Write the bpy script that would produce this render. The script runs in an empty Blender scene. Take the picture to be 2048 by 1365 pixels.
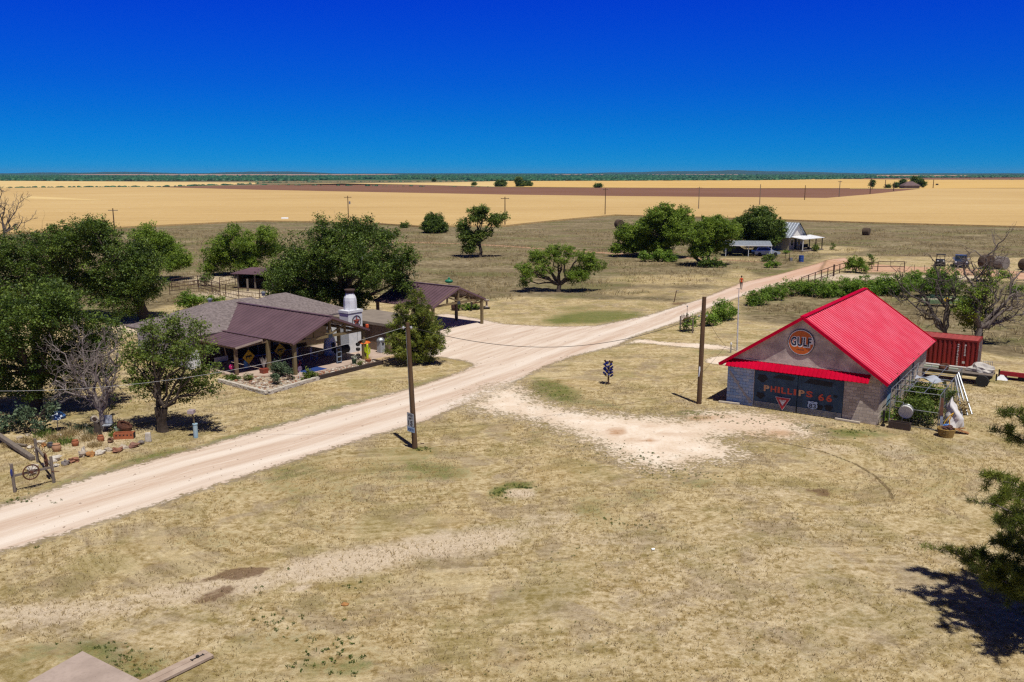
import bpy, math, random
import numpy as np
from mathutils import Vector, Matrix, noise as mnoise

SC = bpy.context.scene
COL = SC.collection
PI = math.pi
R = math.radians

# ------------------------------------------------------------------ camera model
F = 1730.0; CX = 1024.0; CY = 682.5; CAMH = 15.0      # focal length in photo pixels, eye height in metres
TH = math.atan((CY - 347.0) / F)
CT, ST = math.cos(TH), math.sin(TH)

def ray(px, py):
    a = (px - CX) / F; b = (CY - py) / F
    return (a, CT + b * ST, -ST + b * CT)

def g(px, py, z=0.0):
    """point of the level z that the photograph shows at a pixel"""
    r = ray(px, py); t = (z - CAMH) / r[2]
    return (r[0] * t, r[1] * t)

def at_y(px, py, y):
    r = ray(px, py); t = y / r[1]
    return Vector((r[0] * t, y, CAMH + r[2] * t))

def depth(x, y, z=0.0):
    return y * CT - (z - CAMH) * ST

def project(P):
    zc = P[:, 2] - CAMH
    d = P[:, 1] * CT - zc * ST
    u = P[:, 1] * ST + zc * CT
    return CX + F * P[:, 0] / d, CY - F * u / d

# ------------------------------------------------------------------ object helpers
def tag(o, label=None, cat=None, group=None, kind=None):
    if label: o['label'] = label
    if cat: o['category'] = cat
    if group: o['group'] = group
    if kind: o['kind'] = kind
    return o

def thing(name, label, cat, loc=(0, 0, 0), rz=0.0, group=None):
    o = bpy.data.objects.new(name, None); COL.objects.link(o)
    o.empty_display_size = 0.2
    o.location = (loc[0], loc[1], loc[2] if len(loc) > 2 else 0.0)
    o.rotation_euler = (0, 0, rz)
    return tag(o, label, cat, group)

def copy_tree(o, parent=None):
    c = o.copy(); COL.objects.link(c)
    if parent: c.parent = parent
    for ch in list(o.children): copy_tree(ch, c)
    return c

def link(name, me, mat, parent=None):
    o = bpy.data.objects.new(name, me); COL.objects.link(o)
    if mat is not None:
        for m in (mat if isinstance(mat, (list, tuple)) else [mat]): me.materials.append(m)
    if parent: o.parent = parent
    return o

class MB:
    """collects shapes and links them as ONE mesh object"""
    def __init__(self): self.v = []; self.f = []; self.m = []; self.mi = 0; self.sm = []; self.s = False
    def add(self, vs, fs):
        b = len(self.v); self.v += [tuple(p) for p in vs]
        for f in fs: self.f.append([i + b for i in f]); self.m.append(self.mi); self.sm.append(self.s)
        return self
    def box(self, c, s, rz=0.0, M=None, taper=1.0):
        hx, hy, hz = s[0] / 2, s[1] / 2, s[2] / 2
        pts = []
        for z in (-1, 1):
            k = taper if z > 0 else 1.0
            for x, y in ((-1, -1), (1, -1), (1, 1), (-1, 1)): pts.append(Vector((x * hx * k, y * hy * k, z * hz)))
        T = Matrix.Translation(Vector(c)) @ (M if M else Matrix.Rotation(rz, 4, 'Z'))
        return self.add([T @ p for p in pts], [(3, 2, 1, 0), (4, 5, 6, 7), (0, 1, 5, 4), (1, 2, 6, 5), (2, 3, 7, 6), (3, 0, 4, 7)])
    def b2(self, x0, x1, y0, y1, z0, z1):
        return self.box(((x0 + x1) / 2, (y0 + y1) / 2, (z0 + z1) / 2), (x1 - x0, y1 - y0, z1 - z0))
    def beam(self, p, q, w, h=None, up=(0, 0, 1)):
        p = Vector(p); q = Vector(q); h = h or w
        d = q - p; L = d.length; d.normalize(); u = Vector(up)
        if abs(d.dot(u)) > .98: u = Vector((0, 1, 0))
        x = d.cross(u).normalized(); y = x.cross(d)
        M = Matrix((x, d, y)).transposed().to_4x4()
        return self.box((p + q) / 2, (w, L, h), M=M)
    def tube(self, pts, rad, n=6, cap=True):
        pts = [Vector(p) for p in pts]
        if not isinstance(rad, (list, tuple)): rad = [rad] * len(pts)
        vs = []; fs = []; ref = None
        for i, p in enumerate(pts):
            d = (pts[min(i + 1, len(pts) - 1)] - pts[max(i - 1, 0)])
            if d.length < 1e-9: d = Vector((0, 0, 1))
            d.normalize()
            if ref is None:
                ref = Vector((1, 0, 0)) if abs(d.x) < .8 else Vector((0, 1, 0))
            x = (ref - d * ref.dot(d))
            if x.length < 1e-6: x = d.orthogonal()
            x.normalize(); ref = x; y = d.cross(x)
            for k in range(n):
                a = 2 * PI * k / n; vs.append(p + (x * math.cos(a) + y * math.sin(a)) * rad[i])
        for i in range(len(pts) - 1):
            for k in range(n): fs.append((i * n + k, i * n + (k + 1) % n, (i + 1) * n + (k + 1) % n, (i + 1) * n + k))
        if cap:
            fs.append(tuple(range(n))[::-1]); fs.append(tuple((len(pts) - 1) * n + k for k in range(n)))
        return self.add(vs, fs)
    def lathe(self, prof, c=(0, 0, 0), n=12, M=None):
        vs = []; fs = []
        T = Matrix.Translation(Vector(c)) @ (M if M else Matrix())
        for r, z in prof:
            for k in range(n):
                a = 2 * PI * k / n; vs.append(T @ Vector((r * math.cos(a), r * math.sin(a), z)))
        for i in range(len(prof) - 1):
            for k in range(n): fs.append((i * n + k, i * n + (k + 1) % n, (i + 1) * n + (k + 1) % n, (i + 1) * n + k))
        if prof[0][0] > 1e-4: fs.append(tuple(range(n))[::-1])
        if prof[-1][0] > 1e-4: fs.append(tuple((len(prof) - 1) * n + k for k in range(n)))
        return self.add(vs, fs)
    def torus(self, c, Rr, r, n=20, m=6, M=None):
        T = Matrix.Translation(Vector(c)) @ (M if M else Matrix()); vs = []; fs = []
        for i in range(n):
            a = 2 * PI * i / n
            for j in range(m):
                b = 2 * PI * j / m; q = Rr + r * math.cos(b)
                vs.append(T @ Vector((q * math.cos(a), q * math.sin(a), r * math.sin(b))))
        for i in range(n):
            for j in range(m): fs.append((i * m + j, ((i + 1) % n) * m + j, ((i + 1) % n) * m + (j + 1) % m, i * m + (j + 1) % m))
        return self.add(vs, fs)
    def ball(self, c, r, n=10, m=7, seed=None, rough=0.0, freq=1.5, flat=1.0):
        """lumpy ellipsoid, r a number or a triple"""
        if not isinstance(r, (list, tuple)): r = (r, r, r)
        vs = []; fs = []
        for i in range(m + 1):
            t = PI * i / m
            for k in range(n):
                a = 2 * PI * k / n
                d = Vector((math.sin(t) * math.cos(a), math.sin(t) * math.sin(a), math.cos(t)))
                q = 1.0
                if rough: q += rough * mnoise.noise(d * freq + Vector((seed * 7.3, seed * 3.1, seed)))
                vs.append((c[0] + d.x * r[0] * q, c[1] + d.y * r[1] * q, c[2] + d.z * r[2] * q * flat))
        for i in range(m):
            for k in range(n): fs.append((i * n + k, (i + 1) * n + k, (i + 1) * n + (k + 1) % n, i * n + (k + 1) % n))
        return self.add(vs, fs)
    def prism(self, poly, T, h):
        """poly (2-D, ccw) extruded along the local z of T by h"""
        n = len(poly); vs = [T @ Vector((x, y, 0)) for x, y in poly] + [T @ Vector((x, y, h)) for x, y in poly]
        fs = [tuple(range(n))[::-1], tuple(range(n, 2 * n))] + [(i, (i + 1) % n, n + (i + 1) % n, n + i) for i in range(n)]
        return self.add(vs, fs)
    def quad(self, *p): return self.add(p, [tuple(range(len(p)))])
    def ribbed(self, e0, e1, r1, r0, spacing=0.3, h=0.035, w=0.09, thick=0.03, rib=0):
        """sheet-metal slope: eave e0->e1, ridge r0->r1, ribs run from eave to ridge"""
        e0, e1, r1, r0 = map(Vector, (e0, e1, r1, r0))
        L = (e1 - e0).length; n = max(2, int(L / spacing)); nr = (e1 - e0).cross(r0 - e0).normalized()
        if nr.z < 0: nr = -nr
        ts = []
        for i in range(n):
            a = i / n; s = 1 / n; k = w / L
            ts += [(a, 0), (a + s / 2 - k * .9, 0), (a + s / 2 - k * .45, h), (a + s / 2 + k * .45, h), (a + s / 2 + k * .9, 0)]
        ts.append((1.0, 0))
        vs = []
        for t, o in ts:
            vs.append(e0.lerp(e1, t) + nr * o); vs.append(r0.lerp(r1, t) + nr * o)
        b0 = len(self.f); self.add(vs, [(2 * i, 2 * i + 2, 2 * i + 3, 2 * i + 1) for i in range(len(ts) - 1)])
        if rib:
            for i in range(len(ts) - 1):
                if i % 5 in (1, 2, 3): self.m[b0 + i] = rib
        d = nr * -thick
        self.add([e0 + d, e1 + d, r1 + d, r0 + d], [(3, 2, 1, 0)])
        for a, b in ((e0, e1), (e1, r1), (r1, r0), (r0, e0)): self.add([a, a + d, b + d, b], [(0, 1, 2, 3)])
        return self
    def build(self, name, mat, parent=None, smooth=False, bevel=0.0):
        me = bpy.data.meshes.new(name); me.from_pydata(self.v, [], self.f); me.update()
        if any(self.m): me.polygons.foreach_set('material_index', self.m)
        if smooth: me.polygons.foreach_set('use_smooth', [True] * len(me.polygons))
        elif any(self.sm): me.polygons.foreach_set('use_smooth', self.sm)
        o = link(name, me, mat, parent)
        if bevel:
            b = o.modifiers.new('bevel', 'BEVEL'); b.width = bevel; b.segments = 2; b.limit_method = 'ANGLE'
        return o

def rx(a): return Matrix.Rotation(a, 4, 'X')
def ry(a): return Matrix.Rotation(a, 4, 'Y')
def rz_(a): return Matrix.Rotation(a, 4, 'Z')
def tr(*p): return Matrix.Translation(Vector(p))
WALL = Matrix(((1, 0, 0, 0), (0, 0, -1, 0), (0, 1, 0, 0), (0, 0, 0, 1)))   # local x,y,z -> x, -z, y : drawn on a wall that faces -y

def raw_mesh(name, V, Fq, mat, parent=None, attrs=None, k=4):
    """mesh from numpy arrays: V (n,3), Fq (m,k)"""
    me = bpy.data.meshes.new(name)
    me.vertices.add(len(V)); me.vertices.foreach_set('co', np.ascontiguousarray(V, dtype=np.float32).ravel())
    m = len(Fq); me.loops.add(m * k); me.loops.foreach_set('vertex_index', np.ascontiguousarray(Fq, dtype=np.int32).ravel())
    me.polygons.add(m); me.polygons.foreach_set('loop_start', np.arange(0, m * k, k, dtype=np.int32))
    for n_, (typ, arr) in (attrs or {}).items():
        a = me.attributes.new(n_, typ, 'POINT')
        a.data.foreach_set('color' if typ == 'FLOAT_COLOR' else 'value', np.ascontiguousarray(arr, dtype=np.float32).ravel())
    me.update(calc_edges=True); me.validate()
    return link(name, me, mat, parent)

def text_part(s, name, mat, parent, w, h, T, depth=0.006, bold=0.0, xspace=1.0):
    """lettering as real raised shapes, fitted into w x h; T places local x (right), y (up), z (out)"""
    cu = bpy.data.curves.new('lettering', 'FONT'); cu.body = s; cu.size = 1.0; cu.extrude = 0.0
    cu.offset = bold; cu.space_character = xspace; cu.fill_mode = 'FRONT'; cu.resolution_u = 3
    ob = bpy.data.objects.new('lettering', cu); COL.objects.link(ob)
    dg = bpy.context.evaluated_depsgraph_get(); dg.update()
    me = bpy.data.meshes.new_from_object(ob.evaluated_get(dg))
    bpy.data.objects.remove(ob); bpy.data.curves.remove(cu)
    n = len(me.vertices); co = np.empty(n * 3, np.float32); me.vertices.foreach_get('co', co); co = co.reshape(-1, 3)
    mn, mx = co.min(0), co.max(0)
    co[:, 0] = (co[:, 0] - mn[0]) / (mx[0] - mn[0]) * w
    if h is None: h = w * (mx[1] - mn[1]) / (mx[0] - mn[0])
    co[:, 1] = (co[:, 1] - mn[1]) / (mx[1] - mn[1]) * h
    polys = [tuple(p.vertices) for p in me.polygons]
    bpy.data.meshes.remove(me)
    vs = [T @ Vector((float(p[0]), float(p[1]), depth)) for p in co]
    m2 = bpy.data.meshes.new(name); m2.from_pydata([tuple(p) for p in vs], [], polys); m2.update()
    return link(name, m2, mat, parent)
SUN_E = 4.5; SKY_E = .1; EXPO = 0.0
SKY_STOPS = [(0.0, (0, .345, 1.03)), (.026, (0, .285, .95)), (.059, (0, .235, .88)), (.096, (0, .19, .91)), (.183, (0, .125, 1.06)), (.45, (.12, .10, .20)), (1.0, (.55, .28, .17))]
HAZE_C = (.25, .62, 1.0, 1); HAZE_D = 2.6e-5
# ------------------------------------------------------------------ materials
def new_mat(name):
    m = bpy.data.materials.new(name); m.use_nodes = True
    nt = m.node_tree; nt.nodes.clear()
    out = nt.nodes.new('ShaderNodeOutputMaterial'); bs = nt.nodes.new('ShaderNodeBsdfPrincipled')
    nt.links.new(bs.outputs[0], out.inputs[0])
    return m, nt, bs, out

class NT:
    """small node-building helper"""
    def __init__(self, nt): self.nt = nt
    def n(self, t, **kw):
        x = self.nt.nodes.new(t)
        for k, v in kw.items(): setattr(x, k, v)
        return x
    def set(self, sock, v):
        if hasattr(v, 'is_output') or isinstance(v, bpy.types.NodeSocket): self.nt.links.new(v, sock)
        elif isinstance(v, (tuple, list)) and len(v) == 3 and sock.type == 'RGBA': sock.default_value = (*v, 1)
        else: sock.default_value = v
    def math(self, op, a, b=None, clamp=False):
        x = self.n('ShaderNodeMath', operation=op, use_clamp=clamp); self.set(x.inputs[0], a)
        if b is not None: self.set(x.inputs[1], b)
        return x.outputs[0]
    def mix(self, f, a, b, mode='MIX'):
        x = self.n('ShaderNodeMix', data_type='RGBA', blend_type=mode)
        self.set(x.inputs[0], f); self.set(x.inputs[6], a); self.set(x.inputs[7], b)
        return x.outputs[2]
    def noise(self, vec, scale, detail=4.0, rough=.55, dist=0.0, col=False):
        x = self.n('ShaderNodeTexNoise'); self.set(x.inputs['Scale'], scale); x.inputs['Detail'].default_value = detail
        x.inputs['Roughness'].default_value = rough; x.inputs['Distortion'].default_value = dist
        if vec is not None: self.set(x.inputs['Vector'], vec)
        return x.outputs['Color' if col else 'Fac']
    def ramp(self, f, stops, interp='LINEAR'):
        x = self.n('ShaderNodeValToRGB'); cr = x.color_ramp; cr.interpolation = interp
        while len(cr.elements) < len(stops): cr.elements.new(.5)
        for e, (p, c) in zip(cr.elements, stops):
            e.position = p; e.color = (*c, 1) if len(c) == 3 else c
        self.set(x.inputs[0], f); return x.outputs[0]
    def step(self, f, a, b):
        x = self.n('ShaderNodeMapRange', interpolation_type='SMOOTHSTEP'); self.set(x.inputs[0], f)
        self.set(x.inputs[1], a); self.set(x.inputs[2], b); return x.outputs[0]
    def attr(self, name):
        return self.n('ShaderNodeAttribute', attribute_name=name)
    def scale(self, vec, s):
        x = self.n('ShaderNodeMapping'); self.set(x.inputs[0], vec); x.inputs['Scale'].default_value = s; return x.outputs[0]
    def bump(self, h, strength, dist, bs):
        x = self.n('ShaderNodeBump'); x.inputs['Strength'].default_value = strength; x.inputs['Distance'].default_value = dist
        self.set(x.inputs['Height'], h); self.nt.links.new(x.outputs[0], bs.inputs['Normal'])
    def obj(self): return self.n('ShaderNodeTexCoord').outputs['Object']
    def geo(self): return self.n('ShaderNodeNewGeometry').outputs['Position']

MATS = {}
def M(name, c, c2=None, scale=3.0, rough=.7, metal=0.0, bump=0.0, spec=.4, stretch=None, world=False, contrast=.25, coat=0.0):
    """plain weathered surface: two tones of the same stuff mixed by noise"""
    if name in MATS: return MATS[name]
    m, nt, bs, out = new_mat(name); k = NT(nt)
    c2 = c2 or tuple(min(1, x * .72) for x in c)
    v = k.geo() if world else k.obj()
    if stretch: v = k.scale(v, stretch)
    f = k.noise(v, scale, 6, .6)
    f2 = k.step(f, .5 - contrast, .5 + contrast)
    col = k.mix(f2, c2, c)
    fine = k.noise(v, scale * 9, 3, .6)
    col = k.mix(k.math('MULTIPLY', k.step(fine, .45, .75), .22), col, tuple(x * .6 for x in c2))
    k.set(bs.inputs['Base Color'], col)
    k.set(bs.inputs['Roughness'], k.math('ADD', k.math('MULTIPLY', f, .2), rough - .1))
    bs.inputs['Metallic'].default_value = metal; bs.inputs['Specular IOR Level'].default_value = spec
    bs.inputs['Coat Weight'].default_value = coat
    if bump: k.bump(fine, bump, .03, bs)
    MATS[name] = m; return m

def leaf_mat(name, dark, mid, light, trans=.3):
    if name in MATS: return MATS[name]
    m, nt, bs, out = new_mat(name); k = NT(nt)
    t = k.attr('tone').outputs['Fac']
    col = k.ramp(t, [(0.0, dark), (.5, mid), (1.0, light)])
    k.set(bs.inputs['Base Color'], col); bs.inputs['Roughness'].default_value = .55; bs.inputs['Specular IOR Level'].default_value = .35
    tl = k.n('ShaderNodeBsdfTranslucent'); k.set(tl.inputs[0], k.mix(.5, col, light))
    mx = k.n('ShaderNodeMixShader'); mx.inputs[0].default_value = trans
    nt.links.new(bs.outputs[0], mx.inputs[1]); nt.links.new(tl.outputs[0], mx.inputs[2]); nt.links.new(mx.outputs[0], out.inputs[0])
    MATS[name] = m; return m

def brick_mat(name, a, b, mortar, bw=.42, bh=.2, rough=.85, gap=.012, stain=None):
    if name in MATS: return MATS[name]
    m, nt, bs, out = new_mat(name); k = NT(nt)
    s = k.n('ShaderNodeSeparateXYZ'); k.set(s.inputs[0], k.obj())
    cv = k.n('ShaderNodeCombineXYZ'); k.set(cv.inputs[0], k.math('ADD', s.outputs[0], s.outputs[1])); k.set(cv.inputs[1], s.outputs[2])
    br = k.n('ShaderNodeTexBrick'); k.set(br.inputs['Vector'], cv.outputs[0])
    br.inputs['Scale'].default_value = 1.0; br.inputs['Brick Width'].default_value = bw; br.inputs['Row Height'].default_value = bh
    br.inputs['Mortar Size'].default_value = gap; br.inputs['Mortar Smooth'].default_value = .3
    k.set(br.inputs['Color1'], a); k.set(br.inputs['Color2'], b); k.set(br.inputs['Mortar'], mortar)
    n1 = k.noise(k.obj(), 1.3, 6, .65)
    col = k.mix(k.math('MULTIPLY', k.step(n1, .45, .75), .6), br.outputs['Color'], stain or tuple(x * .5 for x in a))
    n2 = k.noise(k.obj(), 14, 4, .6)
    col = k.mix(k.math('MULTIPLY', k.step(n2, .5, .8), .35), col, tuple(min(1, x * 1.5) for x in a))
    k.set(bs.inputs['Base Color'], col); bs.inputs['Roughness'].default_value = rough
    h = k.math('ADD', k.math('MULTIPLY', br.outputs['Fac'], -1.0), k.math('MULTIPLY', n2, .4))
    k.bump(h, .5, .02, bs)
    MATS[name] = m; return m

def sheet_mat(name, kind):
    """ground surfaces: all colour from the soil and plants themselves, ragged edges where the sheet thins out"""
    m, nt, bs, out = new_mat(name); k = NT(nt)
    P = k.geo()
    if kind == 'ground':
        at = k.attr('mask'); sp = k.n('ShaderNodeSeparateColor'); k.set(sp.inputs[0], at.outputs['Color'])
        green, dirt, past, red = sp.outputs[0], sp.outputs[1], sp.outputs[2], at.outputs['Alpha']
        big = k.noise(P, .09, 5, .6); mid = k.noise(P, .55, 6, .62); fin = k.noise(P, 4.2, 6, .72, .3); vf = k.noise(P, 16.0, 4, .75); vf2 = k.noise(k.scale(P, (1.4, .8, 1)), 21.0, 3, .7)
        md2 = k.noise(P, 1.6, 5, .68, .5)
        f0 = k.math('ADD', k.math('ADD', k.math('MULTIPLY', fin, .42), k.math('MULTIPLY', md2, .33)), k.math('MULTIPLY', vf, .25))
        base = k.ramp(f0, [(.36, (.12, .08, .027)), (.44, (.31, .22, .083)), (.51, (.53, .415, .225)), (.60, (.77, .645, .40))])
        base = k.mix(k.math('MULTIPLY', k.step(k.noise(P, .42, 5, .65, .6), .48, .62), .60), base, k.mix(vf, (.17, .125, .08), (.45, .355, .255)))
        base = k.mix(k.math('MULTIPLY', k.step(k.noise(P, .27, 5, .65, .4), .48, .62), .52), base, k.mix(vf2, (.105, .085, .022), (.40, .335, .115)))
        base = k.mix(k.math('MULTIPLY', k.step(k.noise(P, .19, 5, .65, .4), .53, .66), .28), base, (.50, .345, .15))
        # mower passes: nested ovals round the drive, seen as pale and dark swaths
        mo = k.attr('mow').outputs['Fac']; pv = k.n('ShaderNodeSeparateXYZ'); k.set(pv.inputs[0], P)
        mv = k.n('ShaderNodeCombineXYZ'); k.set(mv.inputs[0], mo); k.set(mv.inputs[1], k.math('MULTIPLY', pv.outputs[0], .06)); k.set(mv.inputs[2], k.math('MULTIPLY', pv.outputs[1], .06))
        sw = k.noise(mv.outputs[0], .85, 4, .7, .35); msk = k.step(k.noise(P, .12, 4, .6), .40, .60)
        base = k.mix(k.math('MULTIPLY', k.math('MULTIPLY', k.step(sw, .50, .60), msk), .38), base, (.70, .58, .35))
        sw2 = k.noise(mv.outputs[0], 2.7, 3, .65, .2)
        base = k.mix(k.math('MULTIPLY', k.step(sw2, .52, .62), .22), base, (.74, .61, .36)); base = k.mix(k.math('MULTIPLY', k.step(k.math('SUBTRACT', 1.0, sw2), .54, .64), .15), base, (.20, .165, .06))
        base = k.mix(k.math('MULTIPLY', k.math('MULTIPLY', k.step(k.math('SUBTRACT', 1.0, sw), .51, .62), msk), .26), base, (.20, .16, .065))
        gw = k.math('ADD', k.math('MULTIPLY', green, .95), k.math('MULTIPLY', k.step(k.noise(P, .16, 5, .65), .48, .66), .34))
        gm = k.step(k.math('ADD', gw, k.math('MULTIPLY', k.math('SUBTRACT', k.math('ADD', k.math('MULTIPLY', fin, .5), k.math('MULTIPLY', md2, .5)), .5), 2.4)), .2, 1.05)
        gcol = k.mix(k.step(vf, .35, .65), (.055, .085, .014), (.20, .225, .05))
        base = k.mix(k.math('MULTIPLY', gm, .9), base, gcol)
        # rough pasture: grey-brown old stems with green undergrowth
        pc = k.ramp(k.math('ADD', k.math('MULTIPLY', k.noise(P, 1.1, 6, .7, .5), .65), k.math('MULTIPLY', big, .35)), [(.36, (.07, .052, .022)), (.46, (.165, .13, .07)), (.54, (.28, .225, .13)), (.66, (.45, .375, .235))])
        pc = k.mix(k.math('MULTIPLY', k.step(k.noise(k.scale(P, (.4, 1, 1)), .07, 5, .6), .48, .62), .6), pc, (.205, .155, .092))
        pc = k.mix(k.math('MULTIPLY', k.step(k.noise(k.scale(P, (.5, 1, 1)), .12, 6, .65), .47, .63), .6), pc, k.mix(fin, (.07, .085, .025), (.22, .22, .075)))
        pm = k.step(k.math('ADD', past, k.math('MULTIPLY', k.math('SUBTRACT', mid, .5), .7)), .3, .7)
        base = k.mix(pm, base, pc)
        dm = k.step(k.math('ADD', k.math('MULTIPLY', dirt, 1.35), k.math('MULTIPLY', k.math('SUBTRACT', k.math('ADD', k.math('MULTIPLY', fin, .5), k.math('MULTIPLY', md2, .5)), .5), 1.9)), .08, 1.15)
        base = k.mix(k.math('MULTIPLY', dm, .9), base, k.mix(fin, (.52, .40, .27), (.82, .70, .54)))
        rm = k.step(k.math('ADD', k.math('MULTIPLY', red, 1.2), k.math('MULTIPLY', k.math('SUBTRACT', k.math('ADD', k.math('MULTIPLY', fin, .5), k.math('MULTIPLY', md2, .5)), .5), 2.4)), .35, .7)
        base = k.mix(k.math('MULTIPLY', rm, .85), base, k.mix(fin, (.10, .055, .032), (.23, .135, .075)))
        # single dark weeds and stalks
        base = k.mix(k.math('MULTIPLY', k.step(vf, .54, .66), .65), base, (.075, .053, .018))
        base = k.mix(k.math('MULTIPLY', k.step(vf2, .60, .72), .45), base, (.76, .63, .38))
        k.set(bs.inputs['Base Color'], base); bs.inputs['Roughness'].default_value = .95; bs.inputs['Specular IOR Level'].default_value = .1
        k.bump(k.math('ADD', fin, k.math('MULTIPLY', vf, .7)), .75, .10, bs)
    else:
        ed = k.attr('edge').outputs['Fac']; lat = k.attr('lat').outputs['Fac']; lon = k.attr('lon').outputs['Fac']; far = k.attr('far').outputs['Fac']
        cv = k.n('ShaderNodeCombineXYZ'); k.set(cv.inputs[0], lat); k.set(cv.inputs[1], k.math('MULTIPLY', lon, .07))
        stl = k.noise(cv.outputs[0], 1.5, 6, .65, .3); st2 = k.noise(cv.outputs[0], 6.0, 5, .7)
        fin = k.noise(P, 5.0, 6, .7); vf = k.noise(P, 22.0, 3, .6); mid = k.noise(P, .6, 5, .6); tuft = k.math('ADD', k.math('MULTIPLY', k.noise(k.scale(P, (.75, 1, 1)), 5.5, 3, .6, .8), .62), k.math('MULTIPLY', k.noise(P, 1.3, 4, .6), .38))
        if kind == 'road':
            col = k.ramp(stl, [(.30, (.53, .395, .30)), (.48, (.64, .52, .42)), (.66, (.74, .64, .54))])
            al = k.math('ABSOLUTE', lat)
            cen = k.math('SUBTRACT', 1.0, k.step(al, .25, 1.0))
            col = k.mix(k.math('MULTIPLY', k.math('MULTIPLY', cen, k.step(st2, .35, .7)), .7), col, (.52, .36, .26))
            trk = k.math('MULTIPLY', k.step(al, .8, 1.25), k.math('SUBTRACT', 1.0, k.step(al, 1.5, 2.2)))
            col = k.mix(k.math('MULTIPLY', trk, .5), col, (.80, .72, .63))
            col = k.mix(k.math('MULTIPLY', far, .75), col, k.mix(st2, (.50, .27, .17), (.62, .37, .25)))
            a0, a1, amp = .14, .55, 1.5
        elif kind == 'dirt':
            col = k.ramp(k.math('ADD', k.math('MULTIPLY', mid, .6), k.math('MULTIPLY', fin, .4)), [(.30, (.58, .445, .32)), (.46, (.72, .59, .46)), (.60, (.82, .72, .60))])
            col = k.mix(k.math('MULTIPLY', far, k.step(mid, .3, .6)), col, (.46, .275, .155))
            a0, a1, amp = .30, .62, 2.5
            col = k.mix(k.math('MULTIPLY', k.math('SUBTRACT', 1.0, k.step(ed, .25, .85)), .75), col, k.mix(fin, (.42, .32, .19), (.62, .50, .34)))
        elif kind == 'mark':
            col = k.ramp(fin, [(.35, (.10, .07, .035)), (.6, (.26, .185, .10))]); a0, a1, amp = .2, .6, 1.6
        else:
            col = k.ramp(stl, [(.3, (.42, .235, .14)), (.6, (.60, .38, .25))])
            a0, a1, amp = .1, .5, 1.2
        col = k.mix(k.math('MULTIPLY', k.step(vf, .56, .72), .30), col, (.34, .235, .15))
        col = k.mix(k.math('MULTIPLY', k.step(fin, .56, .75), .30), col, (.82, .74, .64))
        k.set(bs.inputs['Base Color'], col); bs.inputs['Roughness'].default_value = .95; bs.inputs['Specular IOR Level'].default_value = .1
        k.bump(k.math('ADD', k.math('ADD', fin, stl), vf), .4, .05, bs)
        a = k.step(k.math('ADD', ed, k.math('MULTIPLY', k.math('SUBTRACT', k.math('ADD', k.math('MULTIPLY', tuft, .75), k.math('MULTIPLY', fin, .25)), .5), amp)), a0, a1)
        k.set(bs.inputs['Alpha'], a)
        rim = k.math('MULTIPLY', k.step(a, .02, .4), k.math('SUBTRACT', 1.0, k.step(a, .55, .98)))
        k.set(bs.inputs['Base Color'], k.mix(k.math('MULTIPLY', rim, .6), col, (.16, .13, .045)))
    return m

def field_mat(name, cols, rowdir=(1, 0), rows=.8, amt=.35, grey=None):
    m, nt, bs, out = new_mat(name); k = NT(nt); P = k.geo()
    ang = math.atan2(rowdir[1], rowdir[0])
    mp = k.n('ShaderNodeMapping'); k.set(mp.inputs[0], P); mp.inputs['Rotation'].default_value = (0, 0, -ang); mp.inputs['Scale'].default_value = (.05, 1, 1)
    st = k.noise(mp.outputs[0], .09, 6, .7); big = k.noise(P, .006, 5, .6); fin = k.noise(P, rows, 5, .75)
    f = k.math('ADD', k.math('ADD', k.math('MULTIPLY', st, .42), k.math('MULTIPLY', big, .28)), k.math('MULTIPLY', fin, .30))
    col = k.ramp(f, [(.34, cols[0]), (.5, cols[1]), (.66, cols[2])])
    if grey: col = k.mix(k.math('MULTIPLY', k.step(st, .52, .68), amt), col, grey)
    k.set(bs.inputs['Base Color'], col); bs.inputs['Roughness'].default_value = .95; bs.inputs['Specular IOR Level'].default_value = .1
    k.bump(fin, .6, .3, bs)
    return m

WOOD = M('weathered wood', (.24, .165, .10), (.13, .085, .05), 2.5, .85, stretch=(6, 6, .6), bump=.4)
WOODG = M('grey old wood', (.24, .20, .165), (.13, .105, .085), 2.5, .85, stretch=(6, 6, .6), bump=.4)
WOODL = M('pale post wood', (.235, .18, .085), (.135, .10, .05), 2.0, .8, stretch=(6, 6, .6), bump=.3)
POLE = M('creosote pole wood', (.145, .085, .042), (.075, .042, .022), 2.0, .85, stretch=(8, 8, .4), bump=.5)
BARK = M('tree bark', (.095, .07, .052), (.045, .034, .026), 5, .9, bump=.8)
BARKG = M('grey dead bark', (.24, .20, .175), (.11, .088, .075), 5, .9, bump=.7)
DARK = M('dark iron', (.03, .026, .026), (.016, .013, .013), 6, .6, .4)
RUST = M('rusty iron', (.16, .065, .035), (.075, .033, .022), 6, .8, .3, bump=.4)
STEEL = M('galvanised steel', (.42, .44, .46), (.27, .29, .31), 4, .45, .7)
WHITE = M('white paint', (.80, .81, .82), (.66, .68, .70), 2, .55)
BLACK = M('black rubber', (.022, .022, .024), (.014, .014, .015), 8, .8)
GLASS = M('dark window glass', (.02, .025, .032), (.012, .015, .02), 2, .12, 0, spec=.6)
PURP = M('brown purple sheet metal', (.165, .098, .118), (.125, .072, .088), .7, .5, .1, spec=.4)
PURH = M('dull purple ribs', (.085, .048, .058), (.06, .034, .042), .7, .55, .1, spec=.3)
REDM = M('red sheet metal', (.57, .001, .034), (.40, .001, .02), .45, .6, 0, spec=.05)
REDH = M('painted glint rib tops', (.70, .13, .19), (.62, .04, .085), .6, .5, 0, spec=.2)  # pale pink stands for glints along the ribs, put into the colour
CONC = M('old concrete', (.46, .40, .355), (.33, .27, .225), 1.5, .9, bump=.3)
TERRA = M('terracotta', (.42, .15, .065), (.27, .09, .042), 4, .85, bump=.3)
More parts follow.
